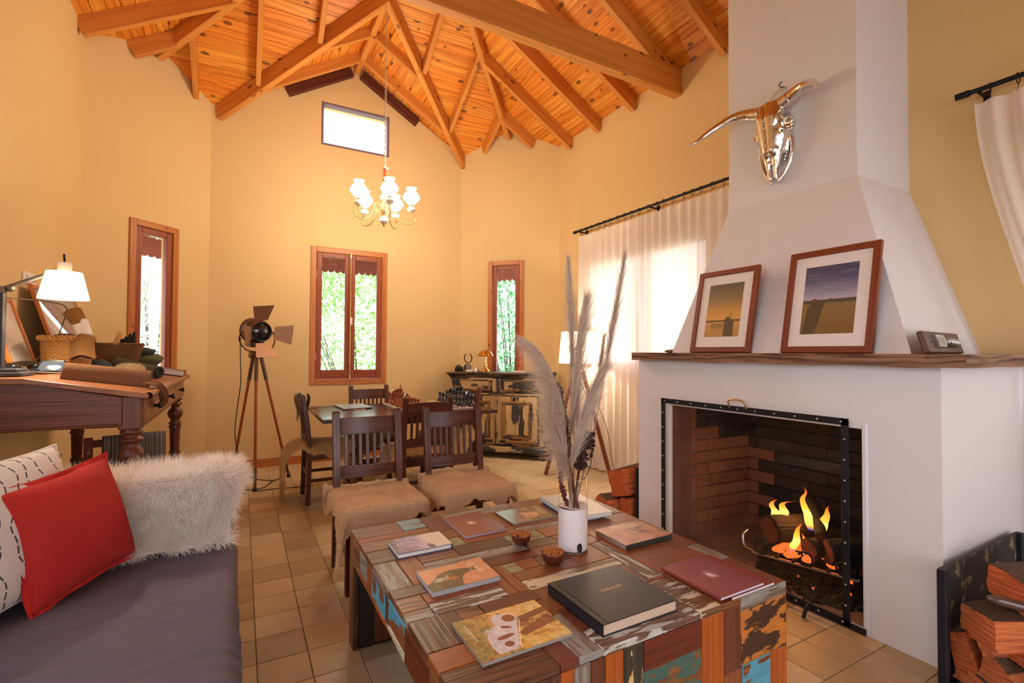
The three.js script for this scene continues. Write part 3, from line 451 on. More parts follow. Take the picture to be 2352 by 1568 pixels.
  const flame = (base, tip, w, tw, seed) => sheet(10, 28, (u, v) => { const a = u * TAU, prof = Math.pow(Math.sin(PI * Math.min(1, v * 0.9 + 0.1)), 0.8) * (1 - v * 0.75) * w, s = V3().lerpVectors(base, tip, v), wob = (fbm(v * 3, seed, 4, 2) - 0.5) * 0.07 * v + Math.sin(v * 5 + seed) * tw * v; return V3(s.x + Math.cos(a) * prof * 0.45 + wob * 0.4, s.y, s.z + Math.sin(a) * prof + wob); });
  const F = [[V3(2.8, 0.32, -1.8), V3(2.82, 0.44, -1.79), 0.035, 0.01, 1], [V3(2.83, 0.33, -1.76), V3(2.86, 0.44, -1.74), 0.04, 0.012, 2], [V3(2.84, 0.3, -1.6), V3(2.88, 0.54, -1.68), 0.034, 0.012, 3], [V3(2.86, 0.28, -1.56), V3(2.9, 0.46, -1.55), 0.04, 0.008, 4], [V3(2.76, 0.18, -1.66), V3(2.78, 0.36, -1.63), 0.03, 0.012, 5], [V3(2.78, 0.17, -1.6), V3(2.8, 0.3, -1.6), 0.026, 0.01, 6], [V3(2.98, 0.12, -1.3), V3(3.0, 0.3, -1.29), 0.03, 0.01, 8]];
  const f = solo('flames', F.map((q) => flame(...q)), fm, 'orange and yellow flames licking up from the burning logs', 'flames'); f.userData.kind = 'stuff';
  const fire = new THREE.PointLight(new THREE.Color(1, 0.42, 0.12), LAMPS.fire, 0, 2); fire.position.set(2.8, 0.42, -1.66); fire.shadow.radius = 6; scene.add(fire);
}
// ---------------------------------------------------------------- coffee table of reclaimed planks
{
  const C = (name, base, o = {}) => wm(base, 1.1, 0.28, 0.36, o), P = (seed, paint, wood, dark, cover, st) => { const t = paintTex(512, 256, seed, paint, wood, dark, cover, st); return mat(0xffffff, 0.4, { map: scaled(t, 0.5, 0.25), bumpMap: scaled(grainBump, 0.6, 0.2), bumpScale: 0.0012 }); };
  const K = {
    lt: C('lt', T.old, { color: 0xf2d8c0 }), br: C('br', T.brown, { color: 0xeadcd0 }), b2: C('b2', T.old, { color: 0xb69a88 }), or: C('or', T.brown, { color: 0xffd8ac }), tan: C('tan', T.brown, { color: 0xfff0d8 }),
    dk: C('dk', T.dark, { color: 0xffe6d8 }), red: P(301, [116, 50, 38], [120, 70, 50], [70, 38, 28], 0.56, 2), dred: C('dred', T.dark, { color: 0xffb49c }), grey: P(302, [150, 148, 140], [134, 112, 94], [92, 74, 60], 0.5, 4), gw: P(303, [196, 196, 188], [128, 98, 76], [78, 56, 42], 0.47, 3),
    teal: P(304, [124, 160, 160], [150, 110, 84], [90, 60, 44], 0.54, 2), green: P(305, [150, 148, 112], [140, 108, 80], [96, 70, 50], 0.62, 2), blue: P(306, [84, 164, 190], [150, 88, 52], [84, 46, 28], 0.63, 1), cream: P(307, [216, 204, 172], [140, 96, 60], [84, 56, 36], 0.56, 2),
    chip: P(308, [200, 122, 48], [74, 42, 30], [50, 30, 22], 0.5, 1.4), oil: P(309, [70, 104, 96], [160, 100, 44], [92, 54, 28], 0.56, 1.2), dkc: P(310, [222, 186, 128], [70, 62, 46], [42, 36, 28], 0.42, 3), ochre: C('ochre', T.orange, { color: 0xeac49a }),
  };
  const t = thing('coffee_table', 'low square coffee table patched together from worn reclaimed planks, some painted blue', 'coffee table', [0.445, 0, -2.3]);
  const S = 1.265, TH_ = 0.135, ZF = 1.25, core = mat(0x2c1c14, 0.9);
  part('core', [at(cbox(S - 0.05, TH_ - 0.03, ZF - 0.05, 0.004), S / 2, 0.5 - TH_ / 2 - 0.004, ZF / 2), at(cbox(S - 0.05, 0.4, 0.07, 0.004), S / 2, 0.205, 0.055), at(cbox(S - 0.05, 0.4, 0.07, 0.004), S / 2, 0.205, ZF - 0.055)], core, t);
  const top = [
    [0, .21, 0, .14, 'lt'], [.21, .32, 0, .135, 'teal'], [.32, .43, 0, .22, 'red'], [.43, .80, 0, .09, 'grey'], [.80, 1.265, 0, .09, 'br'], [0, .32, .14, .19, 'or'], [0, .32, .19, .30, 'lt'], [.21, .32, .135, .14, 'or'], [.32, .43, .22, .31, 'br'],
    [.43, .66, .09, .31, 'or'], [.66, .95, .09, .34, 'br'], [.95, 1.265, .09, .40, 'lt'], [.33, .40, .31, .40, 'green'], [.40, .66, .31, .40, 'or'], [0, .33, .30, .42, 'b2'], [.66, .95, .34, .40, 'grey'],
    [0, .09, .42, .65, 'grey', 2], [.09, .17, .42, .65, 'or', 2], [.17, .33, .42, .50, 'lt'], [.33, .57, .40, .50, 'b2'], [.17, .60, .50, .57, 'grey'], [.17, .60, .57, .65, 'dred'], [.57, .74, .40, .50, 'green'], [.74, .92, .40, .50, 'or'], [.60, .76, .50, .575, 'b2'], [.76, .92, .50, .575, 'br'], [.60, .92, .575, .65, 'br'],
    [0, .39, .65, .72, 'b2'], [.39, .43, .65, .87, 'tan', 2], [.43, .49, .65, .73, 'green'], [.49, .57, .65, .73, 'or'], [.57, .70, .65, .73, 'b2'], [.70, .85, .65, .80, 'tan'], [.43, .70, .73, .80, 'br'], [0, .09, .72, .81, 'lt'], [.09, .35, .72, .79, 'or'], [.35, .39, .72, .87, 'tan', 2], [.09, .35, .79, .87, 'gw'], [0, .09, .81, .87, 'grey'], [.43, .85, .80, .87, 'cream'], [.85, .92, .65, 1.0, 'gw', 2], [.92, .98, .40, 1.0, 'or', 2],
    [0, .15, .87, 1.04, 'b2', 2], [.15, .23, .87, .94, 'lt'], [.23, .43, .87, .94, 'dk'], [.15, .43, .94, 1.04, 'br'], [0, .29, 1.04, 1.13, 'or'], [0, .29, 1.13, 1.25, 'b2'], [.29, .35, 1.04, 1.25, 'red', 2], [.35, .43, 1.04, 1.25, 'grey', 2], [.43, .75, .87, 1.02, 'br'], [.43, .75, 1.02, 1.15, 'dk'], [.43, .82, 1.15, 1.25, 'gw'], [.75, .85, .87, 1.02, 'lt', 2], [.75, .92, 1.02, 1.15, 'gw'], [.82, .92, 1.15, 1.25, 'cream'], [.85, .92, 1.0, 1.02, 'or'],
    [.98, 1.12, .40, .66, 'br', 2], [1.12, 1.265, .40, .55, 'or'], [1.12, 1.265, .55, .72, 'gw'], [.98, 1.12, .66, 1.0, 'tan', 2], [1.12, 1.265, .72, .86, 'br'], [1.12, 1.2, .86, 1.25, 'tan', 2], [1.2, 1.265, .86, 1.02, 'grey', 2], [1.2, 1.265, 1.02, 1.25, 'br', 2], [.92, 1.12, 1.0, 1.12, 'tan'], [.92, 1.12, 1.12, 1.25, 'br'], [.92, .92, 0, 0, 'br'],
  ];
  for (const [a0, a1, b0, b1, k, L] of top) { if (a1 - a0 < 0.012 || b1 - b0 < 0.012) continue; const h = rr(-0.0009, 0.0009); part('plank', cbox(a1 - a0 - 0.0016, 0.022, b1 - b0 - 0.0016, 0.0025, L || 0), K[k], t, [(a0 + a1) / 2, 0.489 + h, (b0 + b1) / 2]); }
  const side = (x, list) => { for (const [b0, b1, y0, y1, k, L] of list) part('plank', cbox(0.022, y1 - y0 - 0.0014, b1 - b0 - 0.0014, 0.0022, L || 2), K[k], t, [x + rr(-0.0008, 0.0008), (y0 + y1) / 2, (b0 + b1) / 2]); };
  const yl = 0.5 - TH_;
  side(0.011, [[0, .06, 0, .478, 'lt', 1], [.06, .2, yl, .478, 'lt'], [.2, .34, yl + .03, .478, 'grey'], [.2, .34, yl, yl + .03, 'or'], [.34, .42, yl, .478, 'or', 1], [.42, .61, yl + .02, .478, 'blue'], [.42, .61, yl, yl + .02, 'ochre'], [.61, .65, yl, .478, 'b2', 1], [.65, .84, yl + .028, .478, 'blue'], [.62, .84, yl, yl + .028, 'cream'], [.84, 1.06, yl, .478, 'dred'], [1.06, 1.18, yl, .478, 'br'], [1.18, 1.25, 0, .478, 'b2', 1], [.06, .09, 0, yl, 'b2', 1], [1.16, 1.18, 0, yl, 'b2', 1]]);
  side(S - 0.011, [[0, .1, 0, .478, 'br', 1], [.1, .5, yl, .478, 'or'], [.5, .8, yl, .478, 'dred'], [.8, 1.15, yl, .478, 'grey'], [1.15, 1.25, 0, .478, 'ochre', 1]]);
  const face = (z, list) => { for (const [a0, a1, y0, y1, k, L] of list) part('plank', cbox(a1 - a0 - 0.0014, y1 - y0 - 0.0014, 0.022, 0.0022, L || 0), K[k], t, [(a0 + a1) / 2, (y0 + y1) / 2, z + rr(-0.0008, 0.0008)]); };
  face(ZF - 0.011, [[.022, .15, .2, .478, 'dk', 1], [.15, .29, .2, .478, 'b2', 1], [.29, .335, 0, .478, 'ochre', 1], [.335, .39, 0, .478, 'grey', 1], [.39, .44, 0, .478, 'dk', 1], [.44, .505, 0, .478, 'ochre', 1], [.505, .58, 0, .478, 'dkc', 1], [.58, .825, .39, .478, 'dred'], [.58, .825, .27, .39, 'oil'], [.58, .825, .15, .27, 'chip'], [.58, .825, 0, .15, 'br'], [.825, .928, 0, .478, 'ochre', 1], [.928, 1.012, .27, .478, 'dk', 1], [.928, 1.02, 0, .27, 'tan', 1], [1.012, 1.262, .455, .5, 'grey'], [1.012, 1.262, .275, .455, 'chip'], [1.02, 1.17, .1, .275, 'blue'], [1.17, 1.262, 0, .275, 'ochre', 1], [1.02, 1.17, 0, .1, 'dred'], [.022, .29, 0, .2, 'br']]);
  face(0.011, [[.022, .4, .25, .478, 'br'], [.4, .9, .25, .478, 'dred'], [.9, 1.243, .25, .478, 'or'], [.022, .6, 0, .25, 'dk'], [.6, 1.243, 0, .25, 'b2']]);
  face(0.098, [[.09, .42, .02, yl, 'dk', 1], [.42, .8, .02, yl, 'b2', 1], [.8, 1.17, .02, yl, 'dk', 1]]);
}
// ---------------------------------------------------------------- books and booklets on it
function emblem(g, cx, cy, r, col) { g.fillStyle = col; g.strokeStyle = col; g.lineWidth = r * 0.08; g.globalAlpha = 0.5; g.beginPath(); g.arc(cx, cy, r * 1.25, 0, TAU); g.stroke(); g.globalAlpha = 1; for (let i = 0; i < 15; i++) { const a = -2.3 + i * 0.24; g.save(); g.translate(cx + Math.cos(a) * r * 1.02, cy + Math.sin(a) * r * 1.02); g.rotate(a + PI / 2); g.fillRect(-r * 0.06, -r * 0.1, r * (0.08 + 0.06 * (i % 3)), r * 0.2); if (i % 2) g.fillRect(-r * 0.1, r * 0.04, r * 0.2, r * 0.05); g.restore(); } g.beginPath(); g.moveTo(cx - r * 0.82, cy + r * 0.1); g.bezierCurveTo(cx - r * 0.9, cy - r * 0.7, cx - r * 0.3, cy - r * 0.8, cx, cy - r * 0.5); g.lineTo(cx + r * 0.35, cy - r * 0.55); g.lineTo(cx + r * 0.42, cy - r * 0.05); g.lineTo(cx + r * 0.6, cy + r * 0.5); g.bezierCurveTo(cx + r * 0.1, cy + r * 0.95, cx - r * 0.6, cy + r * 0.8, cx - r * 0.82, cy + r * 0.1); g.fill(); g.fillStyle = 'rgba(120,100,100,0.45)'; for (const [x, y] of [[-.5, -.1], [-.1, -.1], [.2, .2], [-.3, .35], [.1, .5]]) g.fillRect(cx + x * r, cy + y * r, r * 0.16, r * 0.14); }
function scrawl(g, x, y, w, h, col, n = 9) { g.strokeStyle = col; g.lineWidth = h * 0.13; g.lineCap = 'round'; for (let i = 0; i < n; i++) { const a = x + w * i / n, b = w / n * 0.7; g.beginPath(); g.moveTo(a, y); g.lineTo(a + b * 0.15, y - h * (i % 3 ? 0.6 : 1)); if (i % 2) g.quadraticCurveTo(a + b, y - h * 0.7, a + b * 0.5, y); else { g.moveTo(a + b * 0.2, y - h * 0.5); g.lineTo(a + b, y - h * 0.5 + (i % 3) * h * 0.12); } g.stroke(); } }
function book(name, label, x0, x1, z0, z1, y, h, cover, o = {}) {
  const w = x1 - x0, d = z1 - z0, t = thing(name, label, o.cat || 'book', [(x0 + x1) / 2, y, (z0 + z1) / 2], o.turn || 0, o.group), bt = o.board || 0.0022, cm = o.coverMat, spine = o.spine || 'left';
  const ins = o.soft ? 0.0004 : 0.004, px = spine === 'left' ? ins * 0.5 : spine === 'right' ? -ins * 0.5 : 0, pz = spine === 'front' ? -ins * 0.5 : spine === 'back' ? ins * 0.5 : 0;
  part('pages', cbox(w - 2 * ins, h - 2 * bt, d - 2 * ins, 0.0006), o.pages || M.paper, t, [px * 0, h / 2, pz * 0]);
  const boards = [at(cbox(w, bt, d, 0.0007), 0, bt / 2, 0), at(cbox(w, bt, d, 0.0007), 0, h - bt / 2, 0)];
  const sg = spine === 'left' ? at(cbox(bt, h, d, 0.0007), -w / 2 + bt / 2, h / 2, 0) : spine === 'right' ? at(cbox(bt, h, d, 0.0007), w / 2 - bt / 2, h / 2, 0) : spine === 'front' ? at(cbox(w, h, bt, 0.0007), 0, h / 2, d / 2 - bt / 2) : at(cbox(w, h, bt, 0.0007), 0, h / 2, -d / 2 + bt / 2);
  part('cover', boards, cm, t); part('spine', sg, o.spineMat || cm, t);
  if (cover) part('cover_print', quadTop(w - 0.001, d - 0.001, h + 0.0004), phys(0xffffff, o.gloss ?? 0.28, { map: cover, clearcoat: o.soft ? 0.5 : 0.25, clearcoatRoughness: 0.2 }), t);
  if (o.groove) part('hinge_groove', at(cbox(0.004, 0.0012, d - 0.001, 0.0004), -w / 2 + 0.022, h + 0.0004, 0), mat(0x0c0c0e, 0.5), t);
  return t;
}
const TY = 0.5;
{
  const g1 = (g, w, h, stops, v) => { const r = g.createLinearGradient(0, 0, v ? 0 : w, v ? h : 0); stops.forEach(([a, c]) => r.addColorStop(a, c)); g.fillStyle = r; g.fillRect(0, 0, w, h); };
  const blobs = (g, n, seed, x0, x1, y0, y1, r0, r1, cols) => { const q = mulberry(seed); for (let i = 0; i < n; i++) { g.fillStyle = cols[Math.floor(q() * cols.length)]; g.globalAlpha = 0.25 + 0.5 * q(); g.beginPath(); g.ellipse(lerp(x0, x1, q()), lerp(y0, y1, q()), lerp(r0, r1, q()), lerp(r0, r1, q()) * 0.6, q() * 3, 0, TAU); g.fill(); } g.globalAlpha = 1; };
  book('book', 'thin book with a lilac landscape on its pale cream cover, left on the table', 0.545, 0.772, -2.037, -1.88, TY, 0.02, canvasTex(512, 360, (g, w, h) => { g1(g, w, h, [[0, '#6c6a74'], [0.1, '#8a7a9a'], [0.35, '#a894b4'], [0.55, '#c8bcc8'], [0.68, '#e4d2c4'], [1, '#ecdccc']]); blobs(g, 120, 5, 20, w * 0.5, 10, h - 10, 8, 46, ['#9a86aa', '#b6a4c0', '#7a6e8c', '#c4b8cc', '#8f8098']); blobs(g, 40, 6, 0, w * 0.14, 0, h, 6, 26, ['#4c4c50', '#6a6458', '#57585c']); blobs(g, 26, 7, w * 0.1, w * 0.4, h * 0.82, h, 8, 26, ['#7c7466', '#6a655c', '#8a8174']); g.fillStyle = '#6c5868'; g.beginPath(); g.moveTo(w * .6, h * .98); g.lineTo(w * .57, h * .78); g.lineTo(w * .62, h * .66); g.lineTo(w * .66, h * .78); g.lineTo(w * .71, h * .8); g.lineTo(w * .69, h); g.fill(); g.save(); g.translate(w * 0.76, h * 0.2); g.rotate(PI / 2); scrawl(g, 0, 0, h * 0.5, 26, '#c4b2a6', 6); scrawl(g, 10, -50, h * 0.42, 30, '#bfae9f', 5); g.restore(); }), { coverMat: mat(0x3c4876, 0.5), spine: 'right', gloss: 0.4 });
  book('book', 'softcover book with a dark bird silhouette and white script on an orange cover', 0.562, 0.814, -1.712, -1.536, TY, 0.0175, canvasTex(640, 448, (g, w, h) => { g1(g, w, h, [[0, '#d99a74'], [0.6, '#d48c64'], [1, '#cf8f66']]); blobs(g, 60, 9, 0, w, 0, h, 20, 80, ['#dfa280', '#c98a64', '#d69270']); g.fillStyle = '#8a8682'; g.fillRect(0, 0, w * 0.66, h * 0.06); g.fillStyle = '#4a4028'; g.beginPath(); g.moveTo(0, h); g.lineTo(0, h * .7); g.bezierCurveTo(w * .14, h * .62, w * .16, h * .36, w * .36, h * .3); g.bezierCurveTo(w * .52, h * .26, w * .62, h * .32, w * .8, h * .38); g.lineTo(w * .78, h * .5); g.bezierCurveTo(w * .6, h * .5, w * .5, h * .6, w * .46, h); g.fill(); blobs(g, 50, 10, w * .12, w * .36, h * .5, h * .68, 5, 26, ['#d8d0c4', '#efe8dc', '#b4a894']); blobs(g, 26, 11, w * .26, w * .42, h * .36, h * .56, 3, 10, ['#e8c83c', '#d8b020', '#efe06a']); blobs(g, 40, 12, w * .32, w * .46, h * .58, h * .74, 6, 24, ['#c8642c', '#d87830', '#a84e24']); g.save(); g.translate(w * .8, h * .14); g.rotate(PI / 2); g.strokeStyle = '#f0d8c4'; g.lineWidth = 8; g.beginPath(); g.ellipse(26, 4, 46, 26, 0, 0.4, 5.6); g.stroke(); g.beginPath(); g.ellipse(36, 2, 22, 16, 0, 0.2, 5.2); g.stroke(); scrawl(g, 84, 6, 170, 52, '#f2e2d2', 5); scrawl(g, 30, 62, 190, 30, '#d8c8c0', 9); g.restore(); g.save(); g.translate(w * .06, h * .72); g.rotate(PI / 2); g.restore(); g.save(); g.translate(w * .1, h * .74); g.rotate(PI / 2); scrawl(g, 0, 0, 96, 12, '#d8ccb8', 10); scrawl(g, 30, -20, 66, 10, '#d8ccb8', 7); g.restore(); }), { coverMat: mat(0x8e8c8e, 0.5), pages: mat(0xa8a6a6, 0.8), spine: 'right', soft: true });
  book('magazine', 'glossy magazine with a white and brown dog in golden grass on its cover', 0.553, 0.84, -1.352, -1.139, TY, 0.009, canvasTex(768, 560, (g, w, h) => { g1(g, w, h, [[0, '#9a8a58'], [0.5, '#d8a45c'], [1, '#c89a58']]); blobs(g, 260, 21, 0, w * .5, 0, h, 6, 40, ['#8c8450', '#b49a58', '#7c7848', '#c4a050', '#a4583c', '#6c6a44']); blobs(g, 160, 22, w * .4, w, 0, h * .3, 12, 60, ['#e4b870', '#ecc680', '#d8a458', '#f0d49a']); blobs(g, 120, 23, w * .45, w, h * .62, h, 12, 60, ['#e0b04c', '#ecc868', '#d49c48', '#f0d8a0']); g.fillStyle = '#7c4a34'; g.beginPath(); g.moveTo(w * .6, h * .3); g.lineTo(w, h * .22); g.lineTo(w, h * .34); g.lineTo(w * .64, h * .44); g.fill(); g.fillStyle = '#8a4c30'; g.beginPath(); g.moveTo(w * .52, h * .64); g.lineTo(w * .98, h * .4); g.lineTo(w * .98, h * .62); g.lineTo(w * .56, h * .74); g.fill(); blobs(g, 60, 24, w * .6, w, h * .42, h * .64, 10, 40, ['#8f5238', '#74402c', '#9c6044']); g.fillStyle = '#d8d0d2'; g.beginPath(); g.moveTo(w * .2, h * .94); g.bezierCurveTo(w * .16, h * .6, w * .24, h * .4, w * .38, h * .34); g.bezierCurveTo(w * .36, h * .2, w * .44, h * .06, w * .5, h * .1); g.lineTo(w * .54, h * .16); g.bezierCurveTo(w * .66, h * .16, w * .66, h * .3, w * .6, h * .42); g.bezierCurveTo(w * .54, h * .6, w * .46, h * .8, w * .4, h * .94); g.fill(); blobs(g, 70, 25, w * .22, w * .44, h * .4, h * .9, 10, 40, ['#e8e4e6', '#c8bcc0', '#f2eeee', '#bdb0b4']); g.fillStyle = '#8c4c34'; g.beginPath(); g.ellipse(w * .56, h * .26, w * .07, h * .09, 0.6, 0, TAU); g.fill(); g.beginPath(); g.ellipse(w * .46, h * .44, w * .06, h * .03, 0.5, 0, TAU); g.fill(); g.beginPath(); g.ellipse(w * .38, h * .64, w * .1, h * .04, -0.1, 0, TAU); g.fill(); g.beginPath(); g.ellipse(w * .36, h * .8, w * .05, h * .06, 0, 0, TAU); g.fill(); g.fillStyle = '#3c3844'; g.beginPath(); g.ellipse(w * .5, h * .1, w * .016, h * .016, 0, 0, TAU); g.fill(); g.strokeStyle = '#f6ecdc'; g.lineWidth = 7; g.beginPath(); g.moveTo(w * .52, h * .12); g.bezierCurveTo(w * .68, h * .14, w * .67, h * .34, w * .61, h * .46); g.lineTo(w * .44, h * .9); g.stroke(); g.save(); g.translate(w * .06, h * .16); g.rotate(PI / 2 - 0.05); scrawl(g, 0, 0, 190, 14, '#f4e8d0', 16); g.strokeStyle = '#f4e8d0'; g.lineWidth = 6; g.beginPath(); g.moveTo(0, -24); g.lineTo(230, -24); g.stroke(); g.restore(); scrawl(g, w * .66, h * .8, 130, 34, '#6a4028', 6); g.strokeStyle = '#8a6c3c'; g.lineWidth = 4; g.beginPath(); g.arc(w * .84, h * .1, 24, 0, TAU); g.stroke(); }), { coverMat: mat(0x8c8074, 0.5), pages: mat(0x9c9890, 0.8), spine: 'left', soft: true, board: 0.001, cat: 'magazine', gloss: 0.2 });
  book('book', 'large thick black hardcover book with a faint copper title near the front edge', 0.909, 1.208, -1.377, -1.092, TY, 0.036, canvasTex(640, 640, (g, w, h) => { g.fillStyle = '#2b2826'; g.fillRect(0, 0, w, h); blobs(g, 300, 31, 0, w, 0, h, 4, 20, ['#2e2b29', '#272422', '#302c2a']); scrawl(g, w * .42, h * .47, 190, 36, '#c89478', 11); scrawl(g, w * .5, h * .53, 170, 14, '#8a6c5a', 14); }), { coverMat: mat(0x1b1d26, 0.42), pages: mat(0xd2b8a0, 0.85), spine: 'left', board: 0.003, gloss: 0.42, groove: true });
  book('book', 'landscape book with a hazy orange sunset cover and a brown lettered spine', 1.385, 1.648, -1.722, -1.52, TY, 0.022, canvasTex(512, 400, (g, w, h) => { g1(g, w, h, [[0, '#d4a488'], [0.4, '#c8947c'], [0.7, '#b4786c'], [1, '#8c6058']]); blobs(g, 70, 41, 0, w, 0, h, 30, 110, ['#dcb096', '#c89078', '#d8a07c', '#b88070']); blobs(g, 16, 42, w * .4, w * .75, h * .3, h * .7, 12, 50, ['#7c6464', '#8c7470']); blobs(g, 20, 43, w * .3, w * .8, h * .06, h * .2, 20, 70, ['#e4c49a', '#dcb48c']); }), { coverMat: mat(0x9c7060, 0.5), pages: mat(0x9c8678, 0.85), spine: 'front', spineMat: mat(0xffffff, 0.5, { map: canvasTex(512, 64, (g, w, h) => { g1(g, w, h, [[0, '#8a5a2c'], [0.4, '#7c5428'], [0.75, '#4c4828'], [1, '#2c3024']]); g.fillStyle = '#c89a48'; for (let i = 0; i < 22; i++) if (i !== 10 && i !== 9) g.fillRect(24 + i * 17, 14 + (i % 3) * 3, 11 - (i % 4), 34 - (i % 3) * 5); }) }), gloss: 0.4 });
  const redT = (big) => canvasTex(512, 480, (g, w, h) => { g1(g, w, h, [[0, '#9c4444'], [1, '#84302c']]); emblem(g, w * .5, h * .5, 46, '#f0dcd8'); });
  const rm = mat(0x8e3832, 0.45), rt = redT();
  book('booklet', 'red brochure lying underneath, its edge showing at the right corner', 1.416, 1.642, -1.318, -1.052, TY, 0.009, null, { coverMat: rm, pages: mat(0xd8d4e0, 0.7), spine: 'left', soft: true, board: 0.001, cat: 'booklet' });
  book('booklet', 'red brochure with a round white emblem, lying on top of another', 1.364, 1.588, -1.312, -1.055, TY + 0.0098, 0.009, rt, { coverMat: rm, pages: mat(0xd0cede, 0.7), spine: 'left', soft: true, board: 0.001, cat: 'booklet' });
  book('booklet', 'square burgundy booklet with a small white emblem at the far side', 0.86, 1.062, -2.216, -1.948, TY, 0.01, canvasTex(512, 640, (g, w, h) => { g1(g, w, h, [[0, '#8f4a4c'], [1, '#803c40']]); emblem(g, w * .46, h * .46, 52, '#f0e0dc'); }), { coverMat: mat(0x86424a, 0.4), pages: mat(0xb8a8b4, 0.7), spine: 'right', soft: true, board: 0.0014, cat: 'booklet' });
  book('magazine', 'brown magazine with cupped hands of nuts and a white title on its cover', 1.12, 1.375, -2.182, -1.99, TY, 0.007, canvasTex(640, 480, (g, w, h) => { g1(g, w, h, [[0, '#a8a4ac'], [0.3, '#8c7c74'], [0.6, '#6c5840'], [1, '#5c4830']]); blobs(g, 60, 51, w * .1, w * .7, h * .1, h * .9, 20, 70, ['#8c7868', '#a08c7c', '#74604c']); g.fillStyle = '#d8a488'; g.beginPath(); g.ellipse(w * .56, h * .62, w * .18, h * .16, -0.3, 0, TAU); g.fill(); g.fillStyle = '#e4bca4'; g.beginPath(); g.ellipse(w * .52, h * .5, w * .15, h * .06, 0.7, 0, TAU); g.fill(); blobs(g, 50, 52, w * .44, w * .6, h * .56, h * .74, 6, 14, ['#b4582c', '#8c4420', '#c8743c']); g.save(); g.translate(w * .88, h * .08); g.rotate(PI / 2); scrawl(g, 0, 26, 300, 52, '#f0dcc4', 9); scrawl(g, 120, 78, 190, 38, '#f0dcc4', 7); g.restore(); }), { coverMat: mat(0x4a3c30, 0.35), pages: mat(0xb0a8a0, 0.7), spine: 'left', soft: true, board: 0.001, cat: 'magazine', gloss: 0.12 });
  book('book', 'dark blue book lying under the large pale book', 1.40, 1.555, -2.19, -1.875, TY, 0.012, null, { coverMat: mat(0x2c3c66, 0.5), spine: 'left', turn: -0.1 });
  book('book', 'large pale grey coffee-table book lying at the far corner behind the vase', 1.395, 1.62, -2.215, -1.86, TY + 0.0125, 0.02, canvasTex(256, 256, (g, w, h) => { g1(g, w, h, [[0, '#c4d0d0'], [0.4, '#d6d4ce'], [1, '#e0dcd6']]); }), { coverMat: mat(0xc4ccd0, 0.45), spine: 'left', turn: -0.12, gloss: 0.35 });
}
// ---------------------------------------------------------------- bowls of nuts
{
  const nut = mergeVertices(new THREE.SphereGeometry(0.0068, 8, 6)); nut.scale(1, 0.8, 0.8);
  const bm = phys(0x5a2416, 0.3, { clearcoat: 0.4 });
  const bowl = (label, nl, x, z, r, seed) => {
    const b = solo('nut_bowl', lathe([[0, 0], [r * .5, 0], [r * .6, .004], [r * .84, r * .34], [r, r * .86], [r * 1.0, r * .98], [r * .95, r], [r * .92, r * .95], [r * .78, r * .4], [r * .5, .01], [0, .009]], 32), bm, label, 'bowl', [x, TY, z]);
    const q = mulberry(seed), n = 210, I = new THREE.InstancedMesh(nut, mat(0xb87a3c, 0.45), n), m = new THREE.Matrix4(), e = new THREE.Euler(), c = new THREE.Color();
    for (let i = 0; i < n; i++) { const a = q() * TAU, s = Math.sqrt(q()) * r * 0.86, y = TY + r * 0.8 + (1 - (s / r) ** 2) * 0.012 + q() * 0.005; m.makeRotationFromEuler(e.set(q() * 6, q() * 6, q() * 6)).setPosition(x + Math.cos(a) * s, y - (i < 60 ? 0.008 : 0), z + Math.sin(a) * s); I.setMatrixAt(i, m); I.setColorAt(i, c.setHSL(0.075 + q() * 0.02, 0.55, 0.4 + q() * 0.25)); }
    I.name = numbered('nuts'); scene.add(I); tag(I, nl, 'nuts', null, 'stuff');
  };
  bowl('small round brown bowl beside the burgundy booklet', 'shelled golden nuts filling the bowl beside the burgundy booklet', 1.043, -1.785, 0.043, 7);
  bowl('small round brown bowl just behind the black book', 'shelled golden nuts filling the bowl behind the black book', 1.056, -1.565, 0.046, 8);
}
// ---------------------------------------------------------------- glass vase, sand and pampas grass
const VX = 1.205, VZ = -1.64;
{
  const v = thing('glass_vase', 'tall clear glass cylinder vase holding white sand and dried grasses', 'vase', [VX, TY, VZ]);
  part('glass_wall', new THREE.CylinderGeometry(0.0615, 0.0615, 0.29, 40, 1, true).translate(0, 0.148, 0), phys(0xffffff, 0.02, { transmission: 1, thickness: 0, ior: 1.5 }), v);
  part('rim', new THREE.TorusGeometry(0.0612, 0.0016, 8, 40).rotateX(PI / 2).translate(0, 0.294, 0), phys(0xeef4f2, 0.05, { transmission: 1, thickness: 0.003, ior: 1.5 }), v);
  part('base', lathe([[0, 0], [0.058, 0], [0.0615, 0.003], [0.0615, 0.007], [0, 0.008]], 40), phys(0xeef6f4, 0.05, { transmission: 0.9, thickness: 0.006, ior: 1.5 }), v);
  const g = sheet(36, 8, (u, w) => { const a = u * TAU, r = 0.0595 * w; return V3(Math.cos(a) * r, 0.176 + 0.004 * Math.sin(a * 2 + 1) * w + 0.003 * fbm(Math.cos(a) * w * 3 + 4, Math.sin(a) * w * 3 + 4, 3, 2), -Math.sin(a) * r); });
  solo('sand', [g, new THREE.CylinderGeometry(0.0596, 0.0596, 0.166, 40, 1, true).translate(0, 0.0925, 0)].map((q) => q.translate(VX, TY, VZ)), mat(0xe6dcd8, 0.9), 'fine white sand filling the lower part of the glass vase', 'sand').userData.kind = 'stuff';
  solo('sand_stain', at(lump(0.012, 0.018, 0.002, 4, 0.3, 2), VX - 0.01, TY + 0.025, VZ + 0.0602), mat(0x2a2020, 0.8), 'dark twig fragment pressed against the glass at the bottom of the sand', 'twig').visible = true;
}
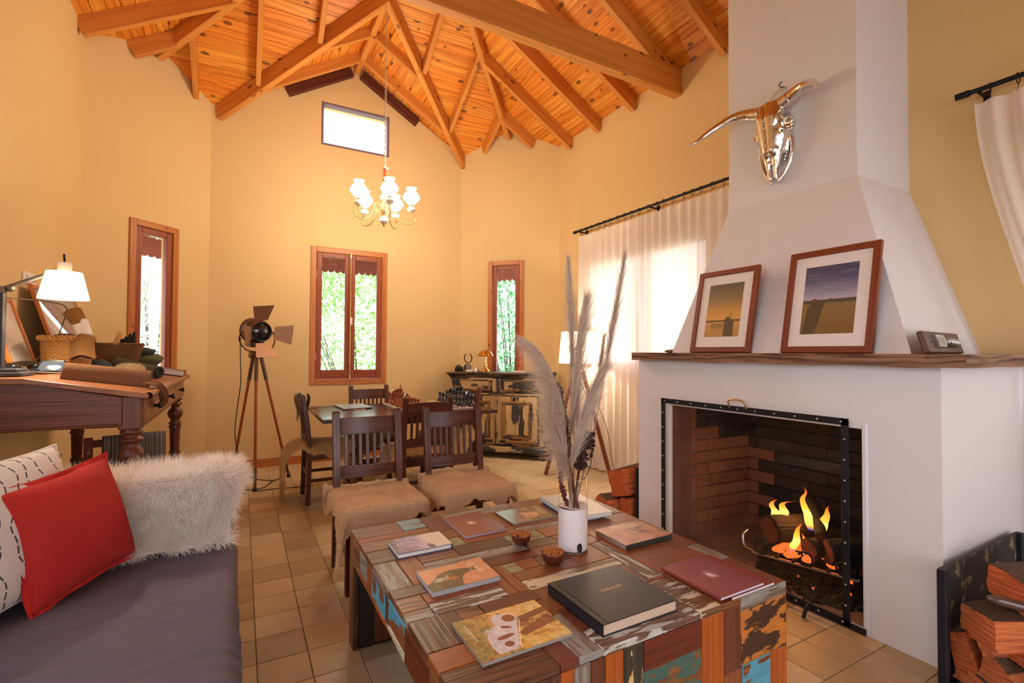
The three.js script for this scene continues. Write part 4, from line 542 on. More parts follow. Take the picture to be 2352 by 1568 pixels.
const strandGeo = (len, w, curl) => { const g = new THREE.PlaneGeometry(w, len, 1, 4).translate(0, len / 2, 0), p = g.attributes.position; for (let i = 0; i < p.count; i++) { const t = p.getY(i) / len; p.setX(i, p.getX(i) * (1 - t * 0.85)); p.setZ(i, curl * t * t * len); } g.computeVertexNormals(); return g; };
function strands(n, geo, material, place, name = 'plume') {       // many thin hairs in one instanced part
  const I = new THREE.InstancedMesh(geo, material, n), m = new THREE.Matrix4(), q = new THREE.Quaternion(), up = V3(0, 1, 0), tw = new THREE.Quaternion(), c = new THREE.Color();
  for (let i = 0; i < n; i++) { const s = place(i); q.setFromUnitVectors(up, s.d.normalize()); tw.setFromAxisAngle(up, s.tw ?? rnd() * TAU); q.multiply(tw); I.setMatrixAt(i, m.compose(s.p, q, V3(s.w ?? 1, s.l, s.l))); if (s.c) I.setColorAt(i, c.copy(s.c)); }
  I.name = name; I.userData.kind = 'stuff'; return I;
}
{
  const hair = strandGeo(1, 0.0009, 0.18), sm = mat(0x9c7a5c, 0.8), pm = mat(0xffffff, 0.9, { side: THREE.DoubleSide }), cA = new THREE.Color(0xd2b9a2), cB = new THREE.Color(0xa98c74), cW = new THREE.Color(0xf0dfd0);
  const pampas = (label, pts, t0, width, n, o = {}) => {
    const P = pts.map((p) => V3(...p)), b = P[0], dx = b.x - VX, dz = b.z - VZ, dd = Math.hypot(dx, dz); if (dd > 0.035) { b.x = VX + dx / dd * 0.035; b.z = VZ + dz / dd * 0.035; } b.y = 0.672;
    const curve = new THREE.CatmullRomCurve3(P), t = thing('pampas_grass', label, 'pampas grass');
    part('stem', taperTube(P, (u) => 0.0032 * (1 - 0.75 * u), 40, 7), sm, t);
    const tg = V3(), rad = V3(), tmp = V3();
    t.add(strands(n, hair, pm, () => {
      const u = Math.pow(rnd(), o.pow || 0.9), s = t0 + (1 - t0) * u; curve.getPointAt(s, tmp); curve.getTangentAt(s, tg); const a = rnd() * TAU; rad.set(Math.cos(a), 0.25 * Math.sin(a * 3), Math.sin(a)); rad.addScaledVector(tg, -rad.dot(tg)).normalize();
      const prof = Math.sin(PI * Math.pow(Math.min(1, u * 0.93 + 0.05), o.bulge || 0.7)), k = 0.18 + rnd() * 0.5, d = tg.clone().multiplyScalar(1).addScaledVector(rad, k * (o.open || 1)); if (o.lean) d.addScaledVector(V3(...o.lean), 0.35 + rnd() * 0.6); if (o.droop) d.y -= o.droop * (0.3 + rnd());
      return { p: tmp.clone().addScaledVector(rad, rnd() * 0.004), d, l: width * (0.45 + 0.75 * rnd()) * (0.35 + 0.75 * prof), w: 1 + rnd() * 0.6, c: cA.clone().lerp(rnd() < 0.5 ? cB : cW, rnd() * (o.dark || 0.6)) };
    }));
  };
  pampas('slender pampas plume standing straight up, tallest at the left of the vase', [[1.206, 0.671, -1.634], [1.201, 0.967, -1.629], [1.195, 1.2, -1.627], [1.185, 1.433, -1.627], [1.171, 1.69, -1.628]], 0.4, 0.11, 1900, { open: 0.55 });
  pampas('full pampas plume upright at the centre of the vase', [[1.178, 0.681, -1.615], [1.169, 0.884, -1.615], [1.181, 1.149, -1.602], [1.196, 1.361, -1.588], [1.214, 1.52, -1.572]], 0.34, 0.17, 2600, { lean: [0.3, 0, 0.12], open: 0.6 });
  pampas('tall feathery brown pampas plume leaning right before the curtain', [[1.253, 0.652, -1.677], [1.29, 0.865, -1.651], [1.329, 1.086, -1.624], [1.361, 1.327, -1.6], [1.393, 1.548, -1.577], [1.414, 1.73, -1.559]], 0.5, 0.085, 1500, { open: 0.7, dark: 0.9 });
  pampas('short thin pampas plume behind the tall leaning one', [[1.24, 0.66, -1.66], [1.307, 0.837, -1.688], [1.332, 1.044, -1.669], [1.353, 1.214, -1.653], [1.37, 1.38, -1.639]], 0.5, 0.075, 800, { open: 0.6 });
  pampas('drooping pampas plume arching over to the left', [[1.18, 0.687, -1.612], [1.148, 0.888, -1.603], [1.127, 1.098, -1.61], [1.082, 1.246, -1.632], [1.035, 1.324, -1.656], [0.985, 1.37, -1.686]], 0.3, 0.13, 3000, { droop: 0.75, lean: [-0.5, -0.2, 0.1], open: 0.5 });
  pampas('wide soft pampas plume low at the right of the vase', [[1.175, 0.694, -1.6], [1.152, 0.875, -1.579], [1.177, 1.014, -1.561], [1.213, 1.144, -1.538], [1.256, 1.25, -1.511]], 0.3, 0.15, 2400, { lean: [0.45, 0, 0.15], open: 0.6 });
  pampas('fluffy pale pampas plume hanging low on the left', [[1.17, 0.703, -1.6], [1.12, 0.882, -1.568], [1.091, 0.984, -1.576], [1.071, 1.069, -1.584], [1.055, 1.14, -1.592]], 0.3, 0.1, 2200, { droop: 0.7, lean: [-0.45, -0.2, 0.1], dark: 0.3, open: 0.7 });
  const dm = mat(0x3c1e14, 0.85), rm = mat(0x5a1f14, 0.8);
  const dried = (name, label, pts, r, m, spikes, s0, size) => { const P = pts.map((p) => V3(...p)), b = P[0], dx = b.x - VX, dz = b.z - VZ, dd = Math.hypot(dx, dz); if (dd > 0.035) { b.x = VX + dx / dd * 0.035; b.z = VZ + dz / dd * 0.035; } b.y = 0.672; const c = new THREE.CatmullRomCurve3(P), t = thing(name, label, 'dried flower'); part('stem', taperTube(P, () => r, 30, 7), m, t); const L = []; for (let i = 0; i < spikes; i++) { const s = s0 + (1 - s0) * rnd(), p = c.getPointAt(s), a = rnd() * TAU, k = rnd(), z = size * (1 - 0.4 * Math.abs(2 * (s - s0) / (1 - s0) - 1)); p.x += Math.cos(a) * z * k; p.z += Math.sin(a) * z * k; p.y += (rnd() - 0.5) * z * 0.6; L.push(at(new THREE.IcosahedronGeometry(0.0045 + rnd() * 0.004, 0), p.x, p.y, p.z, rnd() * 6, rnd() * 6, 0)); } part('seed_head', L, m, t); };
  dried('dried_stalk', 'dark red knobbly dried stalk standing at the left of the vase', [[1.18, 0.686, -1.635], [1.149, 0.757, -1.64], [1.138, 0.864, -1.644], [1.112, 0.97, -1.656]], 0.005, rm, 160, 0.05, 0.011);
  dried('dried_stalk', 'thin brown dried stalk with small beads behind the left plumes', [[1.216, 0.665, -1.67], [1.211, 0.811, -1.685], [1.201, 1.032, -1.685], [1.173, 1.179, -1.697]], 0.003, dm, 110, 0.5, 0.014);
  dried('dried_flower', 'dark brown dried flower cluster low at the right of the vase', [[1.187, 0.693, -1.61], [1.198, 0.834, -1.589], [1.212, 0.921, -1.579], [1.232, 0.985, -1.569]], 0.005, dm, 330, 0.55, 0.045);
  dried('dried_stalk', 'broad reddish dried stem in the middle of the vase', [[1.21, 0.68, -1.61], [1.17, 0.8, -1.6], [1.16, 0.9, -1.6], [1.155, 0.97, -1.6]], 0.0075, rm, 20, 0.5, 0.008);
}
// ---------------------------------------------------------------- dining table and chairs
{
  const t = thing('dining_table', 'long dark wooden dining table with dropped corners set before the back window', 'table', [1.345, 0, -4.61]), L = 1.55, D = 1.06;
  const out = [[-L / 2, -D / 2], [L / 2, -D / 2], [L / 2, D / 2], [-L / 2, D / 2]];
  part('tabletop', at(tidy(extrude(out, 0.022, 0.005)), 0, 0.76, 0, PI / 2), phys(0xffffff, 0.22, { map: M.dark.map, color: 0xa88c84, clearcoat: 0.35, clearcoatRoughness: 0.15 }), t);
  part('apron', [at(cbox(L - 0.3, 0.07, 0.02), 0, 0.7, D / 2 - 0.16), at(cbox(L - 0.3, 0.07, 0.02), 0, 0.7, -D / 2 + 0.16)], M.dark, t);
  for (const s of [-1, 1]) { part('trestle', at(cbox(0.05, 0.62, 0.46, 0.006, 1), s * 0.42, 0.4, 0), M.dark, t); part('foot', at(cbox(0.09, 0.08, 0.66, 0.012), s * 0.42, 0.04, 0), M.dark, t); }
  part('stretcher', at(cbox(0.8, 0.12, 0.03), 0, 0.25, 0), M.dark, t);
}
const chairs = [];
function makeChair() {
  const t = thing('dining_chair', '', 'chair', [0, 0, 0], 0, 'dark slat-back dining chairs'), w = 0.385, post = (x) => [V3(x, 0, -0.205), V3(x, 0.25, -0.197), V3(x, 0.46, -0.195), V3(x, 0.7, -0.215), V3(x, 0.92, -0.25)];
  for (const s of [-1, 1]) {
    const P = post(s * w / 2), c = new THREE.CatmullRomCurve3(P), g = tidy(extrude([...c.getPoints(14).map((p) => [p.z - 0.019, p.y]), [-0.262, 0.934], [-0.244, 0.936], [-0.232, 0.925], ...c.getPoints(14).reverse().map((p) => [p.z + 0.019, p.y])], 0.036, 0.004));
    part('back_post', boxUV(at(g, s * w / 2 + 0.018, 0, 0, 0, -PI / 2), 1, rnd() * 5, rnd() * 5), M.dark, t);
    part('leg', at(cbox(0.036, 0.44, 0.036, 0.004, 1), s * w / 2, 0.22, 0.2), M.dark, t);
    part('side_rail', [at(cbox(0.02, 0.06, 0.37, 0.003, 2), s * w / 2, 0.405, 0), at(cbox(0.016, 0.028, 0.37, 0.003, 2), s * w / 2, 0.2, 0)], M.dark, t);
  }
  const arc = (h, y, z, th, lean) => { const o = [], n = 10, x0 = w / 2 - 0.016; for (let i = 0; i <= n; i++) { const x = -x0 + 2 * x0 * i / n; o.push([x, -0.022 * (1 - (x / x0) ** 2)]); } for (let i = n; i >= 0; i--) o.push([o[i][0], o[i][1] + th]); return boxUV(at(at(tidy(extrude(o, h, 0.003)), 0, 0, 0, -PI / 2), 0, y, z, lean), 0, rnd() * 4, rnd() * 4); };
  part('crest_rail', arc(0.1, 0.79, -0.237, 0.02, -0.15).scale(1, 1, 1), M.dark, t);
  part('back_rail', arc(0.066, 0.528, -0.204, 0.02, -0.05), M.dark, t);
  for (let i = 0; i < 7; i++) { const x = -0.132 + i * 0.044, b = -0.018 * (1 - (x / 0.17) ** 2); part('slat', bar(V3(x, 0.585, -0.208 - b * -1), V3(x, 0.8, -0.232 - b * -1), 0.021, 0.009, 0.002, V3(0, 0, 1)), M.dark, t); }
  part('seat', at(cbox(w + 0.03, 0.022, 0.42, 0.006, 2), 0, 0.447, 0.012), M.dark, t);
  part('front_rail', at(cbox(w - 0.03, 0.06, 0.02, 0.003), 0, 0.405, 0.2), M.dark, t); part('stretcher', at(cbox(w - 0.03, 0.028, 0.016, 0.003), 0, 0.24, -0.2), M.dark, t);
  return t;
}
const chair0 = makeChair();
const CH = [
  [0.712, -2.925, 0, 'dark slat-back chair nearest the sofa, facing the camera under a smooth tan pelt'],
  [1.302, -2.95, 0, 'dark slat-back chair facing the camera behind the far corner of the coffee table'],
  [1.348, -4.07, PI, 'dark slat-back chair pushed under the near side of the dining table, back to the camera'],
  [0.715, -4.67, PI / 2, 'dark slat-back chair at the left end of the table with a scarf over its back'],
  [1.236, -5.21, 0, 'dark slat-back chair at the far side of the table under the back window'],
  [1.93, -4.81, -PI / 2 + 0.35, 'dark slat-back chair at the right end of the table before the sideboard'],
];
CH.forEach(([x, z, a, label], i) => { if (i) copyOf(chair0, [x, 0, z], a, label); else { chair0.position.set(x, 0, z); chair0.rotation.y = a; chair0.userData.label = label; } });
// ---------------------------------------------------------------- pelts: hide with a nap of instanced hair
function drape(o) {                                        // polar sheet over the seat rectangle w x d at height y; R(a) is the outline
  const { w, d, y, R, cx = 0, cz = 0, r = 0.035, flare = 0.1, bump = 0.01, seed = 1, nr = 26, na = 120 } = o, pos = [], uv = [], idx = [];
  const map = (a, b) => {
    const ca = clamp(a, -w / 2, w / 2), cb = clamp(b, -d / 2, d / 2), ea = a - ca, eb = b - cb, e = Math.hypot(ea, eb), v = V3(ca, y, cb);
    if (e > 0) { const q = e < r * PI / 2 ? [r * Math.sin(e / r), r * (1 - Math.cos(e / r))] : [r + flare * (e - r * PI / 2), r + (e - r * PI / 2)]; v.x += ea / e * q[0]; v.z += eb / e * q[0]; v.y -= q[1]; const k = smooth(0.04, 0.2, e); v.x += k * 0.03 * (vnoise(b * 9, a * 4, seed + 4) - 0.5) * (Math.abs(ea) > 0 ? 1 : 0.5); v.z += k * 0.04 * (vnoise(a * 9, b * 4, seed + 6) - 0.5); }
    v.y += bump * (fbm(a * 7 + 4, b * 7 + 9, seed, 3) - 0.4) * (e > 0 ? 0.4 : 1); v.y = Math.max(v.y, o.floor ?? 0.02); return o.post ? o.post(v, a, b, e) : v;
  };
  for (let j = 0; j <= nr; j++) for (let i = 0; i < na; i++) { const th = i / na * TAU, q = R(th) * (j / nr), v = map(cx + Math.cos(th) * q, cz + Math.sin(th) * q); pos.push(v.x, v.y, v.z); uv.push(Math.cos(th) * q + 2, Math.sin(th) * q + 2); }
  for (let j = 0; j < nr; j++) for (let i = 0; i < na; i++) { const a = j * na + i, b = j * na + (i + 1) % na, c = a + na, e = b + na; idx.push(a, c, b, b, c, e); }
  const g = new THREE.BufferGeometry(); g.setAttribute('position', new THREE.Float32BufferAttribute(pos, 3)); g.setAttribute('uv', new THREE.Float32BufferAttribute(uv, 2)); g.setIndex(idx); g.computeVertexNormals();
  // flip so that normals point up on top
  const nn = g.attributes.normal; let s = 0; for (let i = 0; i < nn.count; i++) s += nn.getY(i); if (s < 0) { for (let i = 0; i < idx.length; i += 3) [idx[i], idx[i + 1]] = [idx[i + 1], idx[i]]; g.setIndex(idx); g.computeVertexNormals(); }
  return g;
}
const lobes = (base, list) => (th) => { let r = base(th); for (const [a, amp, wd] of list) { let d = Math.abs(th - a); d = Math.min(d, TAU - d); r += amp * Math.exp(-((d / wd) ** 2)); } return r * (1 + 0.03 * Math.sin(th * 17) + 0.02 * Math.sin(th * 31)); };
const superR = (a, b, n = 4) => (th) => Math.pow(Math.pow(Math.abs(Math.cos(th) / a), n) + Math.pow(Math.abs(Math.sin(th) / b), n), -1 / n);
function furry(g, n, geo, m, colors, o = {}) {             // hair over a sheet, following its normals
  const p = g.attributes.position, q = g.attributes.normal, ix = g.index.array, cum = [], A = V3(), B = V3(), C = V3(), N = V3(); let tot = 0;
  for (let i = 0; i < ix.length; i += 3) { A.fromBufferAttribute(p, ix[i]); B.fromBufferAttribute(p, ix[i + 1]); C.fromBufferAttribute(p, ix[i + 2]); tot += B.clone().sub(A).cross(C.clone().sub(A)).length(); cum.push(tot); }
  return strands(n, geo, m, () => {
    const x = rnd() * tot; let lo = 0, hi = cum.length - 1; while (lo < hi) { const k = (lo + hi) >> 1; if (cum[k] < x) lo = k + 1; else hi = k; }
    const [i, j, k] = [ix[lo * 3], ix[lo * 3 + 1], ix[lo * 3 + 2]]; let u = rnd(), v = rnd(); if (u + v > 1) { u = 1 - u; v = 1 - v; } const w = 1 - u - v;
    A.fromBufferAttribute(p, i).multiplyScalar(w).addScaledVector(B.fromBufferAttribute(p, j), u).addScaledVector(C.fromBufferAttribute(p, k), v); N.fromBufferAttribute(q, i).multiplyScalar(w).addScaledVector(B.fromBufferAttribute(q, j), u).addScaledVector(C.fromBufferAttribute(q, k), v).normalize();
    const cl = fbm(A.x * (o.cl || 14) + 3, (A.y + A.z) * (o.cl || 14) + 7, 5, 3), d = N.clone().multiplyScalar(o.up ?? 0.6); d.x += (o.mess ?? 0.5) * (rnd() - 0.5) + (o.comb?.[0] || 0) + (o.clump || 0) * (vnoise(A.x * 22, A.y * 22 + A.z * 22, 3) - 0.5); d.y += (o.mess ?? 0.5) * (rnd() - 0.5) + (o.comb?.[1] || 0); d.z += (o.mess ?? 0.5) * (rnd() - 0.5) + (o.comb?.[2] || 0) + (o.clump || 0) * (vnoise(A.x * 22 + 50, A.y * 22 + A.z * 22, 4) - 0.5);
    if (d.dot(N) < 0.12) d.addScaledVector(N, 0.2 - d.dot(N));
    return { p: A.clone().addScaledVector(N, -0.001), d, l: o.len * (0.6 + 0.6 * rnd()), w: 1, c: colors[0].clone().lerp(colors[1], clamp(cl * 1.2 - 0.1)).lerp(colors[2], rnd() * 0.35) };
  }, 'fur');
}
const cc = (h) => new THREE.Color(h);
const hideTan = mat(0xd8b48a, 0.95, { side: THREE.DoubleSide, bumpMap: scaled(noiseBump, 0.08, 0.08), bumpScale: 0.004 }), hairM = mat(0xffffff, 0.85, { side: THREE.DoubleSide });
const nap = strandGeo(1, 0.0022, 0.35), wool = strandGeo(1, 0.0022, 0.4), curl = strandGeo(1, 0.0045, 0.6);
function pelt(name, label, chair, o, hair) {
  const [x, z, a] = chair, t = thing(name, label, 'sheepskin', [x, 0, z], a), g = drape(o);
  part('hide', g, hideTan, t); t.add(furry(g, hair.n, hair.geo, hairM, hair.col, hair)); return t;
}
const tan = [cc(0xecc79a), cc(0xcf9f6c), cc(0xfbe6cc)], shag = [cc(0xecc48a), cc(0xcba066), cc(0xf8e0b4)];
pelt('sheepskin', 'smooth tan pelt with hanging legs draped over the chair nearest the sofa', CH[0], { w: 0.42, d: 0.43, y: 0.472, cz: 0.03, seed: 3, bump: 0.03, flare: 0.16, R: lobes(superR(0.30, 0.27, 5), [[2.35, 0.3, 0.2], [0.62, 0.1, 0.22], [3.75, 0.2, 0.2], [5.6, 0.02, 0.2], [1.57, 0.08, 0.5]]), post: (v, a, b, e) => { if (b < -0.16 && a < -0.2) v.y = Math.max(v.y, 0.43 - (-a - 0.2) * 0.3); if (b < -0.19) { v.z = -0.18 + (b + 0.19) * 0.1; v.y = 0.475 + (-0.19 - b) * 0.4; } return v; } }, { n: 30000, geo: nap, col: tan, len: 0.011, up: 0.7, mess: 0.8, comb: [0.1, -0.35, 0.3] });
pelt('sheepskin', 'smooth tan pelt humped over the chair behind the coffee table', CH[1], { w: 0.43, d: 0.43, y: 0.472, cz: 0.03, seed: 9, bump: 0.03, flare: 0.2, R: lobes(superR(0.32, 0.27, 5), [[2.2, 0.1, 0.18], [0.5, 0.16, 0.25], [3.3, 0.14, 0.4], [1.2, 0.06, 0.2], [6.0, 0.12, 0.3]]), post: (v, a, b) => { if (b < -0.19) { v.z = -0.18 + (b + 0.19) * 0.1; v.y = 0.48 + (-0.19 - b) * 0.5; } v.y += 0.03 * Math.exp(-(((a + 0.1) / 0.12) ** 2 + ((b + 0.13) / 0.12) ** 2)); return v; } }, { n: 30000, geo: nap, col: tan, len: 0.011, up: 0.7, mess: 0.8, comb: [0.1, -0.35, 0.3] });
pelt('sheepskin', 'shaggy honey-coloured sheepskin hanging off the back of the left end chair', CH[3], { w: 0.42, d: 0.42, y: 0.475, cz: -0.06, seed: 13, bump: 0.03, flare: 0.25, R: lobes(superR(0.27, 0.3, 4), [[4.71, 0.2, 0.5], [4.1, 0.1, 0.2], [0.3, 0.08, 0.3], [2.8, 0.08, 0.3]]), post: (v, a, b, e) => { if (b < -0.21) { const k = -0.21 - b; v.z = -0.235 - Math.min(k, 0.16) * 0.9; v.y = 0.49 - k * k * 3.2 - Math.max(0, k - 0.1) * 0.5; v.x *= 0.95; } return v; } }, { n: 26000, geo: curl, col: shag, len: 0.026, up: 0.55, mess: 0.9, clump: 1.2, comb: [0, -0.3, 0] });
pelt('sheepskin', 'shaggy honey-coloured sheepskin hanging from the chair pushed under the table', CH[2], { w: 0.42, d: 0.42, y: 0.475, cz: 0.02, seed: 17, bump: 0.03, flare: 0.2, R: lobes(superR(0.31, 0.28, 4), [[0.2, 0.3, 0.28], [2.9, 0.1, 0.3], [3.6, 0.06, 0.2]]), post: (v, a, b) => { if (b < -0.19) { v.z = -0.185 + (b + 0.19) * 0.1; v.y = Math.max(v.y, 0.46); } return v; } }, { n: 24000, geo: curl, col: shag, len: 0.026, up: 0.55, mess: 0.9, clump: 1.2, comb: [0, -0.3, 0] });
pelt('sheepskin', 'honey-coloured sheepskin on the far chair, seen under the dining table', CH[4], { w: 0.42, d: 0.42, y: 0.475, seed: 23, bump: 0.03, flare: 0.2, R: lobes(superR(0.28, 0.27, 4), [[1.9, 0.16, 0.35], [0.4, 0.1, 0.3]]), post: (v, a, b) => { if (b < -0.19) { v.z = -0.185; v.y = Math.max(v.y, 0.46); } return v; } }, { n: 14000, geo: curl, col: shag, len: 0.024, up: 0.55, mess: 0.9, clump: 1.2, comb: [0, -0.3, 0] });
pelt('sheepskin', 'pale honey sheepskin on the right end chair beside the sideboard', CH[5], { w: 0.42, d: 0.42, y: 0.475, seed: 29, bump: 0.03, flare: 0.2, R: lobes(superR(0.29, 0.28, 4), [[0.3, 0.2, 0.4], [2.6, 0.14, 0.3]]), post: (v, a, b) => { if (b < -0.19) { v.z = -0.185; v.y = Math.max(v.y, 0.46); } return v; } }, { n: 14000, geo: curl, col: shag, len: 0.024, up: 0.55, mess: 0.9, clump: 1.2, comb: [0, -0.3, 0] });
// scarf folded over the back of the left end chair
{
  const t = thing('scarf', 'pale cream knitted scarf with a yellow edge hung over the left end chair back', 'scarf', [0.505, 0, -4.58]);
  const fold = (dz, w, drop, th) => sheet(8, 40, (u, v) => { const s = (v - 0.5) * 2, k = Math.abs(s), y = 0.955 - (k < 0.12 ? (k / 0.12) ** 2 * 0.02 : 0.02 + (k - 0.12) / 0.88 * drop), x = (s < 0 ? -1 : 1) * (k < 0.12 ? 0.04 * Math.sin(k / 0.12 * PI / 2) : 0.04 + 0.012 * Math.sin(k * 6)) - 0.04 + (s > 0 ? (k * 0.012) : 0); return V3(x + th, y, dz + (u - 0.5) * w + 0.008 * Math.sin(v * 14 + u * 3)); });
  const sm = mat(0xe4dcc4, 0.95, { side: THREE.DoubleSide, bumpMap: scaled(weaveBump, 0.06, 0.06), bumpScale: 0.003 });
  part('cloth', [fold(0, 0.13, 0.22, 0), fold(0.01, 0.12, 0.2, 0.006), fold(-0.02, 0.1, 0.23, -0.006)], sm, t);
  part('edge', [fold(0.065, 0.012, 0.23, 0.002), fold(-0.065, 0.012, 0.21, -0.002)], mat(0xd6c468, 0.95, { side: THREE.DoubleSide }), t);
}
// ---------------------------------------------------------------- things on the dining table
{
  const Y = 0.7615;
  const n = thing('notebook', 'thin closed grey laptop-like notebook lying on the left of the dining table', 'notebook', [0.95, Y, -4.86], 0.06);
  part('lower_cover', at(cbox(0.27, 0.01, 0.38, 0.003), 0, 0.004, 0), mat(0x2a2c30, 0.4), n); part('upper_cover', at(cbox(0.268, 0.01, 0.378, 0.003), 0.002, 0.0155, 0), mat(0x9aa0a4, 0.35, { metalness: 0.3 }), n);
  const p = thing('pen', 'pale wooden pen lying in front of the grey notebook', 'pen', [0.97, Y + 0.006, -4.62], 0.1);
  part('barrel', rod(V3(-0.06, 0, 0), V3(0.05, 0, 0), 0.006, 0.006, 10), mat(0xd8b080, 0.5), p); part('tip', rod(V3(0.05, 0, 0), V3(0.075, 0, 0), 0.006, 0.001, 10), M.black, p); part('cap', rod(V3(-0.12, 0, 0), V3(-0.06, 0, 0), 0.0065, 0.0065, 10), mat(0x8a5a34, 0.5), p);
  solo('charging_cable', tube([[0.83, Y + 0.004, -4.98], [0.74, Y + 0.003, -5.0], [0.64, Y + 0.004, -4.98], [0.566, Y + 0.003, -4.94], [0.552, 0.72, -4.93]], 0.0025, 30, 6), M.black, 'thin black cable running from the notebook over the left table edge', 'cable');
  const b = thing('chess_board', 'thin pale chess board lying on the middle of the dining table', 'chess board', [1.67, Y, -4.69]), q = 0.09;
  part('board', at(cbox(0.76, 0.012, 0.76, 0.002), 0, 0.006, 0), mat(0xcfc2b0, 0.5), b);
  const sq = cbox(q - 0.001, 0.002, q - 0.001, 0.0004), c1 = mat(0xe0d6c4, 0.45), c2 = mat(0x6a4a34, 0.45); for (let i = 0; i < 8; i++) for (let j = 0; j < 8; j++) part('square', sq, (i + j) % 2 ? c1 : c2, b, [(i - 3.5) * q, 0.0128, (j - 3.5) * q]);
  const prof = (h, r, head) => lathe([[0, 0], [r, 0], [r, 0.006], [r * 0.92, 0.011], [r * 0.95, 0.016], [r * 0.6, 0.024], [r * 0.42, h * 0.45], [r * 0.38, h * 0.6], [r * 0.62, h * 0.64], [r * 0.45, h * 0.68], ...head], 18);
  const G = {
    pawn: prof(0.055, 0.016, [[0.007, 0.04], [0.0115, 0.046], [0.009, 0.053], [0, 0.056]]),
    bishop: prof(0.085, 0.018, [[0.008, 0.06], [0.0125, 0.068], [0.009, 0.078], [0.004, 0.083], [0.004, 0.087], [0, 0.089]]),
    queen: prof(0.1, 0.019, [[0.008, 0.07], [0.014, 0.088], [0.015, 0.092], [0.008, 0.094], [0.005, 0.1], [0, 0.102]]),
    king: join([prof(0.108, 0.02, [[0.009, 0.076], [0.0145, 0.096], [0.012, 0.1], [0, 0.104]]), at(cbox(0.004, 0.018, 0.004, 0.001), 0, 0.112, 0), at(cbox(0.013, 0.004, 0.004, 0.001), 0, 0.114, 0)]),
    rook: prof(0.066, 0.019, [[0.012, 0.048], [0.015, 0.056], [0.015, 0.066], [0.01, 0.066], [0.01, 0.06], [0, 0.06]]),
    knight: join([prof(0.05, 0.018, [[0, 0.035]]), at(tidy(extrude([[-0.013, 0], [0.013, 0], [0.011, 0.02], [0.006, 0.03], [0.018, 0.028], [0.02, 0.036], [0.008, 0.05], [0.004, 0.056], [-0.004, 0.05], [-0.012, 0.036], [-0.015, 0.018]], 0.014, 0.003)), 0, 0.028, -0.007)]),
  };
  const order = ['rook', 'knight', 'bishop', 'queen', 'king', 'bishop', 'knight', 'rook'], src = {};
  const pm = [phys(0x9c4a1e, 0.2, { clearcoat: 0.6 }), phys(0x1c2026, 0.18, { clearcoat: 0.7 })], cn = ['glossy reddish-brown', 'glossy black'];
  const put = (kind, k, row, col) => {
    const g = `${cn[k]} chess ${kind}${kind === 'king' || kind === 'queen' ? '' : 's'}`, label = kind === 'pawn' ? `small ${cn[k]} chess pawn standing in the front row of its side` : kind === 'king' || kind === 'queen' ? `tall ${cn[k]} chess ${kind} in the middle of its back row` : `${cn[k]} chess ${kind} standing in the back row of its side`;
    const p = [1.67 + (row - 3.5) * q, Y + 0.0138, -4.69 + (col - 3.5) * q];
    const o = src[kind + k] ? copyOf(src[kind + k], p) : (src[kind + k] = solo('chess_' + kind, G[kind], pm[k], label, 'chess piece', p)); if (kind !== 'king' && kind !== 'queen') o.userData.group = g; o.rotation.y = k ? PI : 0; o.scale.setScalar(1.75);
  };
  for (let c = 0; c < 8; c++) { put(order[c], 0, 0, c); put('pawn', 0, 1, c); put(order[c], 1, 7, c); put('pawn', 1, 6, c); }
}
